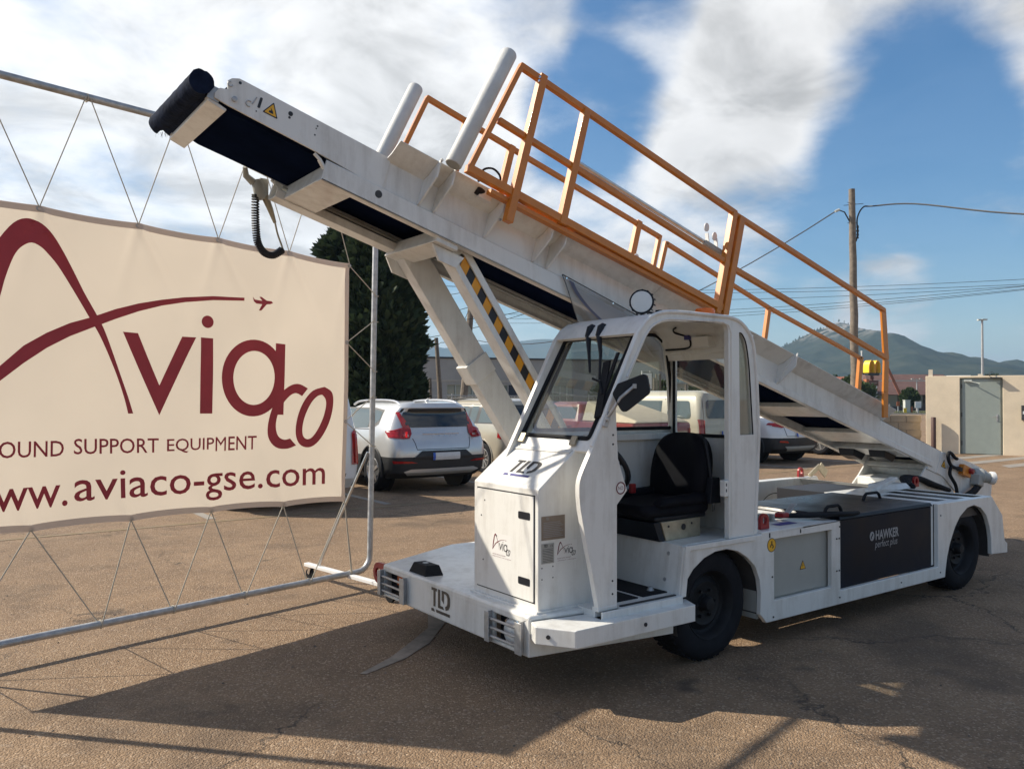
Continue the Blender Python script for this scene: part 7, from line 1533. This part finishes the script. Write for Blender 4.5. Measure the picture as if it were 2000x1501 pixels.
box_thing('order_point', 'tall brown orange order column before the restaurant', 'order column', 86, 41.8, 0.55, 0.5, 2.05, 0, 'kiosk_orange')
box_thing('utility_cabinet', 'pale grey utility cabinet on the verge before the restaurant', 'cabinet', 82, 39.6, 0.52, 0.5, 1.28, 0, 'pale')
box_thing('notice_board', 'small orange board on a leg left of the pale cabinet', 'sign', 84, 39.7, 0.32, 0.06, 1.15, 0.70, 'kiosk_orange')
box_thing('notice_board', 'white board on a leg near the corner of the cream building', 'sign', 80, 39.75, 0.62, 0.06, 1.18, 0.55, 'label')
box_thing('litter_bin', 'yellow litter bin on the grass verge', 'bin', 79, 38.0, 0.22, 0.22, 0.5, 0, 'signyellow')
def street_lamp(label, d, l, h, r=0.05, arm=0.9):
    t = thing('street_lamp', label, 'street lamp', site(d, l), rz_); mm = MB(); mm.tube([(0, 0, 0), (0, 0, h)], [r * 1.4, r * 0.9], 10); mm.build('post', 'galv', t); mm = MB(); mm.bar((-arm / 2, 0, h), (arm / 2, 0, h + 0.03), 0.07, 0.04); mm.box(-arm / 2 - 0.10, -arm / 2 + 0.20, -0.09, 0.09, h - 0.02, h + 0.06); mm.box(arm / 2 - 0.20, arm / 2 + 0.10, -0.09, 0.09, h, h + 0.08); mm.build('lamp_head', 'pale', t)
street_lamp('tall thin street lamp above the roof of the cream building', 50, 28.8, 6.32, 0.065, 0.35)
street_lamp('double headed street lamp before the restaurant roof', 88, 43.6, 3.55, 0.06, 1.0)
m = MB(); m.cyl((0, 0, 0), (0, 0, 5.9), 0.06, 8); m.lathe([(0.09, 0), (0.09, 0.1), (0.001, 0.12)], (0, 0, 5.9), (0, 0, 1), 8); o = m.build('flag_pole', 'label'); o.location = site(78, 33.4); tag(o, 'thin white flag pole just left of the yellow arch sign', 'flag pole')
for i, (d, l, h, R, nm) in enumerate(((74, 30.6, 3.0, 1.9, 'rounded green tree left of the utility pole base'), (110, 47.5, 4.9, 2.8, 'dark green tree behind the restaurant roof, right one'), (112, 44.0, 4.2, 2.6, 'dark green tree behind the restaurant roof, left one'), (84, 40.9, 2.4, 0.8, 'small yellowing tree before the restaurant pillar'))):
    tree('broadleaf_tree', nm, site(d, l), h, h * 0.25, blob(R), 'bush' if i in (0, 3) else 'pine', 1300, 0.34 if i != 3 else 0.2, 60 + i, 'trees around the restaurant', 0.12)
for i, (d, l, h, R) in enumerate(((120, 70.5, 4.6, 2.6), (118, 74.5, 4.0, 2.4))): tree('broadleaf_tree', ('left', 'right')[i] + ' of the two dark tree tops above the cream building roof', site(d, l), h, h * 0.3, blob(R), 'pine', 900, 0.4, 80 + i, 'tree tops above the cream building', 0.15)
m = MB(); m.add([tuple(site(76, 20, 0.006)), tuple(site(76, 60, 0.006)), tuple(site(97, 75, 0.006)), tuple(site(97, 20, 0.006))], [(0, 1, 2, 3)]); tag(m.build('grass_verge', 'grass', recalc=False), kind='structure')
m = MB(); g0 = random.Random(2)
for k in range(2500):
    p = site(g0.uniform(76, 84), g0.uniform(30, 48)); a = g0.uniform(0, 6.28); h = g0.uniform(0.06, 0.2); w = 0.05
    m.add([(p.x - w * cos(a), p.y - w * sin(a), 0), (p.x + w * cos(a), p.y + w * sin(a), 0), (p.x + g0.uniform(-.05, .05), p.y + g0.uniform(-.05, .05), h)], [(0, 1, 2)])
tag(m.build('grass', 'bush', smooth=None, recalc=False), kind='stuff')
m = MB(); m.add([tuple(site(75.6, 20, 0.0)), tuple(site(75.6, 60, 0.0)), tuple(site(76.0, 60, 0.0)), tuple(site(76.0, 20, 0.0)), tuple(site(75.6, 20, 0.12)), tuple(site(75.6, 60, 0.12)), tuple(site(76.0, 60, 0.12)), tuple(site(76.0, 20, 0.12))], [(0, 3, 2, 1), (4, 5, 6, 7), (0, 1, 5, 4), (1, 2, 6, 5), (2, 3, 7, 6), (3, 0, 4, 7)]); tag(m.build('kerb', 'coping'), kind='structure')

# ---- hills
def hill_mat(name, c1, c2, rock=None, zr=None, sc=0.02):
    m = bpy.data.materials.new(name); m.use_nodes = True; t = m.node_tree; b = t.nodes['Principled BSDF']; b.inputs['Roughness'].default_value = 1.0; b.inputs['Specular IOR Level'].default_value = 0.0
    tcn = N(t, 'ShaderNodeTexCoord'); n1 = N(t, 'ShaderNodeTexNoise'); n1.inputs['Scale'].default_value = sc; n1.inputs['Detail'].default_value = 10; n1.inputs['Roughness'].default_value = 0.7; LK(t, tcn, 'Object', n1, 'Vector')
    r = N(t, 'ShaderNodeMapRange'); LK(t, n1, 0, r, 0); r.inputs[1].default_value = 0.36; r.inputs[2].default_value = 0.66
    mx = N(t, 'ShaderNodeMix', data_type='RGBA'); LK(t, r, 0, mx, 0); mx.inputs[6].default_value = (*c1, 1); mx.inputs[7].default_value = (*c2, 1); last = mx
    if rock:
        sp = N(t, 'ShaderNodeSeparateXYZ'); LK(t, tcn, 'Object', sp, 0); zz = N(t, 'ShaderNodeMapRange'); LK(t, sp, 2, zz, 0); zz.inputs[1].default_value = zr[0]; zz.inputs[2].default_value = zr[1]
        n2 = N(t, 'ShaderNodeTexNoise'); n2.inputs['Scale'].default_value = sc * 4; n2.inputs['Detail'].default_value = 8; LK(t, tcn, 'Object', n2, 'Vector'); r2 = N(t, 'ShaderNodeMapRange'); LK(t, n2, 0, r2, 0); r2.inputs[1].default_value = 0.46; r2.inputs[2].default_value = 0.56
        mu = N(t, 'ShaderNodeMath', operation='MULTIPLY'); LK(t, zz, 0, mu, 0); LK(t, r2, 0, mu, 1); m3 = N(t, 'ShaderNodeMix', data_type='RGBA'); LK(t, mu, 0, m3, 0); LK(t, mx, 2, m3, 6); m3.inputs[7].default_value = (*rock, 1); last = m3
    LK(t, last, 2, b, 'Base Color'); return m
MT['hill'] = hill_mat('scrub_hill', (0.014, 0.022, 0.012), (0.050, 0.055, 0.034), (0.26, 0.24, 0.21), (84, 108), 0.02)
MT['farhill'] = hill_mat('far_hill', (0.035, 0.045, 0.025), (0.07, 0.075, 0.045), sc=0.006)
def interp(tab, x):
    if x <= tab[0][0]: return tab[0][1]
    for (a, va), (b, vb) in zip(tab[:-1], tab[1:]):
        if a <= x <= b: t = (x - a) / (b - a); return va + (vb - va) * t
    return tab[-1][1]
CREST = [(-40, 2), (120, 14), (220, 28), (300, 46), (370, 62), (427, 81.4), (444, 90.4), (464, 100), (481, 109), (493, 113), (502, 116), (509, 122), (521, 124), (533, 121.5), (542, 116.5), (550, 110), (562, 101), (578, 94.4), (603, 88), (631, 76.5), (652, 70), (676, 70), (688, 71.6), (700, 68.4), (717, 59.4), (733, 51.3), (757, 48.8), (782, 45.6), (814, 44), (900, 43), (1000, 38), (1200, 34), (1400, 28)]
def hill(name, d0, depth_f, depth_b, tab, l0, l1, nu, nv, m_, amp, k):
    mb = MB()
    def f(u, v):
        l = l0 + (l1 - l0) * u; w = v * 2 - 1
        d = d0 + (w * depth_f if w < 0 else w * depth_b); h = interp(tab, l)
        s = max(0.0, 1 - abs(w)); s = s ** 1.15
        g = noise.fractal(Vector((l * k, d * k * 0.7, 3.0)), 0.9, 2.1, 6) * amp
        z = h * s + g * min(1.0, s * 1.6) * (0.25 + 0.75 * min(1, abs(w) * 5)) - 1.0
        p = site(d, l, z); return (p.x, p.y, p.z)
    mb.sheet(f, nu, nv); return tag(mb.build(name, m_, smooth=80, recalc=False), kind='structure')
hill('hill', 1300, 620, 700, CREST, -60, 1400, 420, 70, 'hill', 13, 0.016)
FAR = [(-1200, 90), (-700, 120), (-420, 155), (-296, 178), (-230, 168), (-170, 176), (0, 188), (100, 198), (180, 194), (330, 180), (500, 150), (800, 120), (1400, 70), (2000, 40)]
hill('far_hill', 2800, 900, 900, FAR, -1300, 2100, 140, 36, 'farhill', 14, 0.004)
# shrubs that break the skyline of the hill
m = MB(); r0 = random.Random(4)
for k in range(130):
    l = r0.uniform(430, 860); p = site(1300 + r0.uniform(-25, 5), l, interp(CREST, l) - 2.2); h = r0.uniform(1.5, 4.5)
    m.tube([(p.x, p.y, p.z), (p.x + 0.3, p.y, p.z + h * 0.5), (p.x, p.y, p.z + h)], [h * 0.36, h * 0.3, 0.1], 5)
tag(m.build('hill_shrubs', 'pine', smooth=None), kind='stuff')
m = MB(); p = site(1300, 512, 120.5); m.cyl((p.x, p.y, p.z), (p.x, p.y, p.z + 7), 0.35, 6); tag(m.build('summit_mast', 'pale'), 'tiny mast on the summit of the hill', 'mast')

# ---- air
m = MB(); c = [site(-60, -2400), site(-60, 2600), site(4200, 3000), site(4200, -2800)]
m.add([(p.x, p.y, -1.2) for p in c] + [(p.x, p.y, 225.0) for p in c], [(0, 3, 2, 1), (4, 5, 6, 7), (0, 1, 5, 4), (1, 2, 6, 5), (2, 3, 7, 6), (3, 0, 4, 7)])
hm = bpy.data.materials.new('pale_air'); hm.use_nodes = True; t = hm.node_tree; t.nodes.clear(); pv_ = N(t, 'ShaderNodeVolumePrincipled'); pv_.inputs['Color'].default_value = (0.48, 0.72, 1.0, 1); pv_.inputs['Density'].default_value = 0.00026; pv_.inputs['Anisotropy'].default_value = 0.2
o_ = N(t, 'ShaderNodeOutputMaterial'); t.links.new(pv_.outputs[0], o_.inputs['Volume']); MT['air'] = hm
hz_ = m.build('haze', 'air', smooth=None); tag(hz_, kind='stuff')
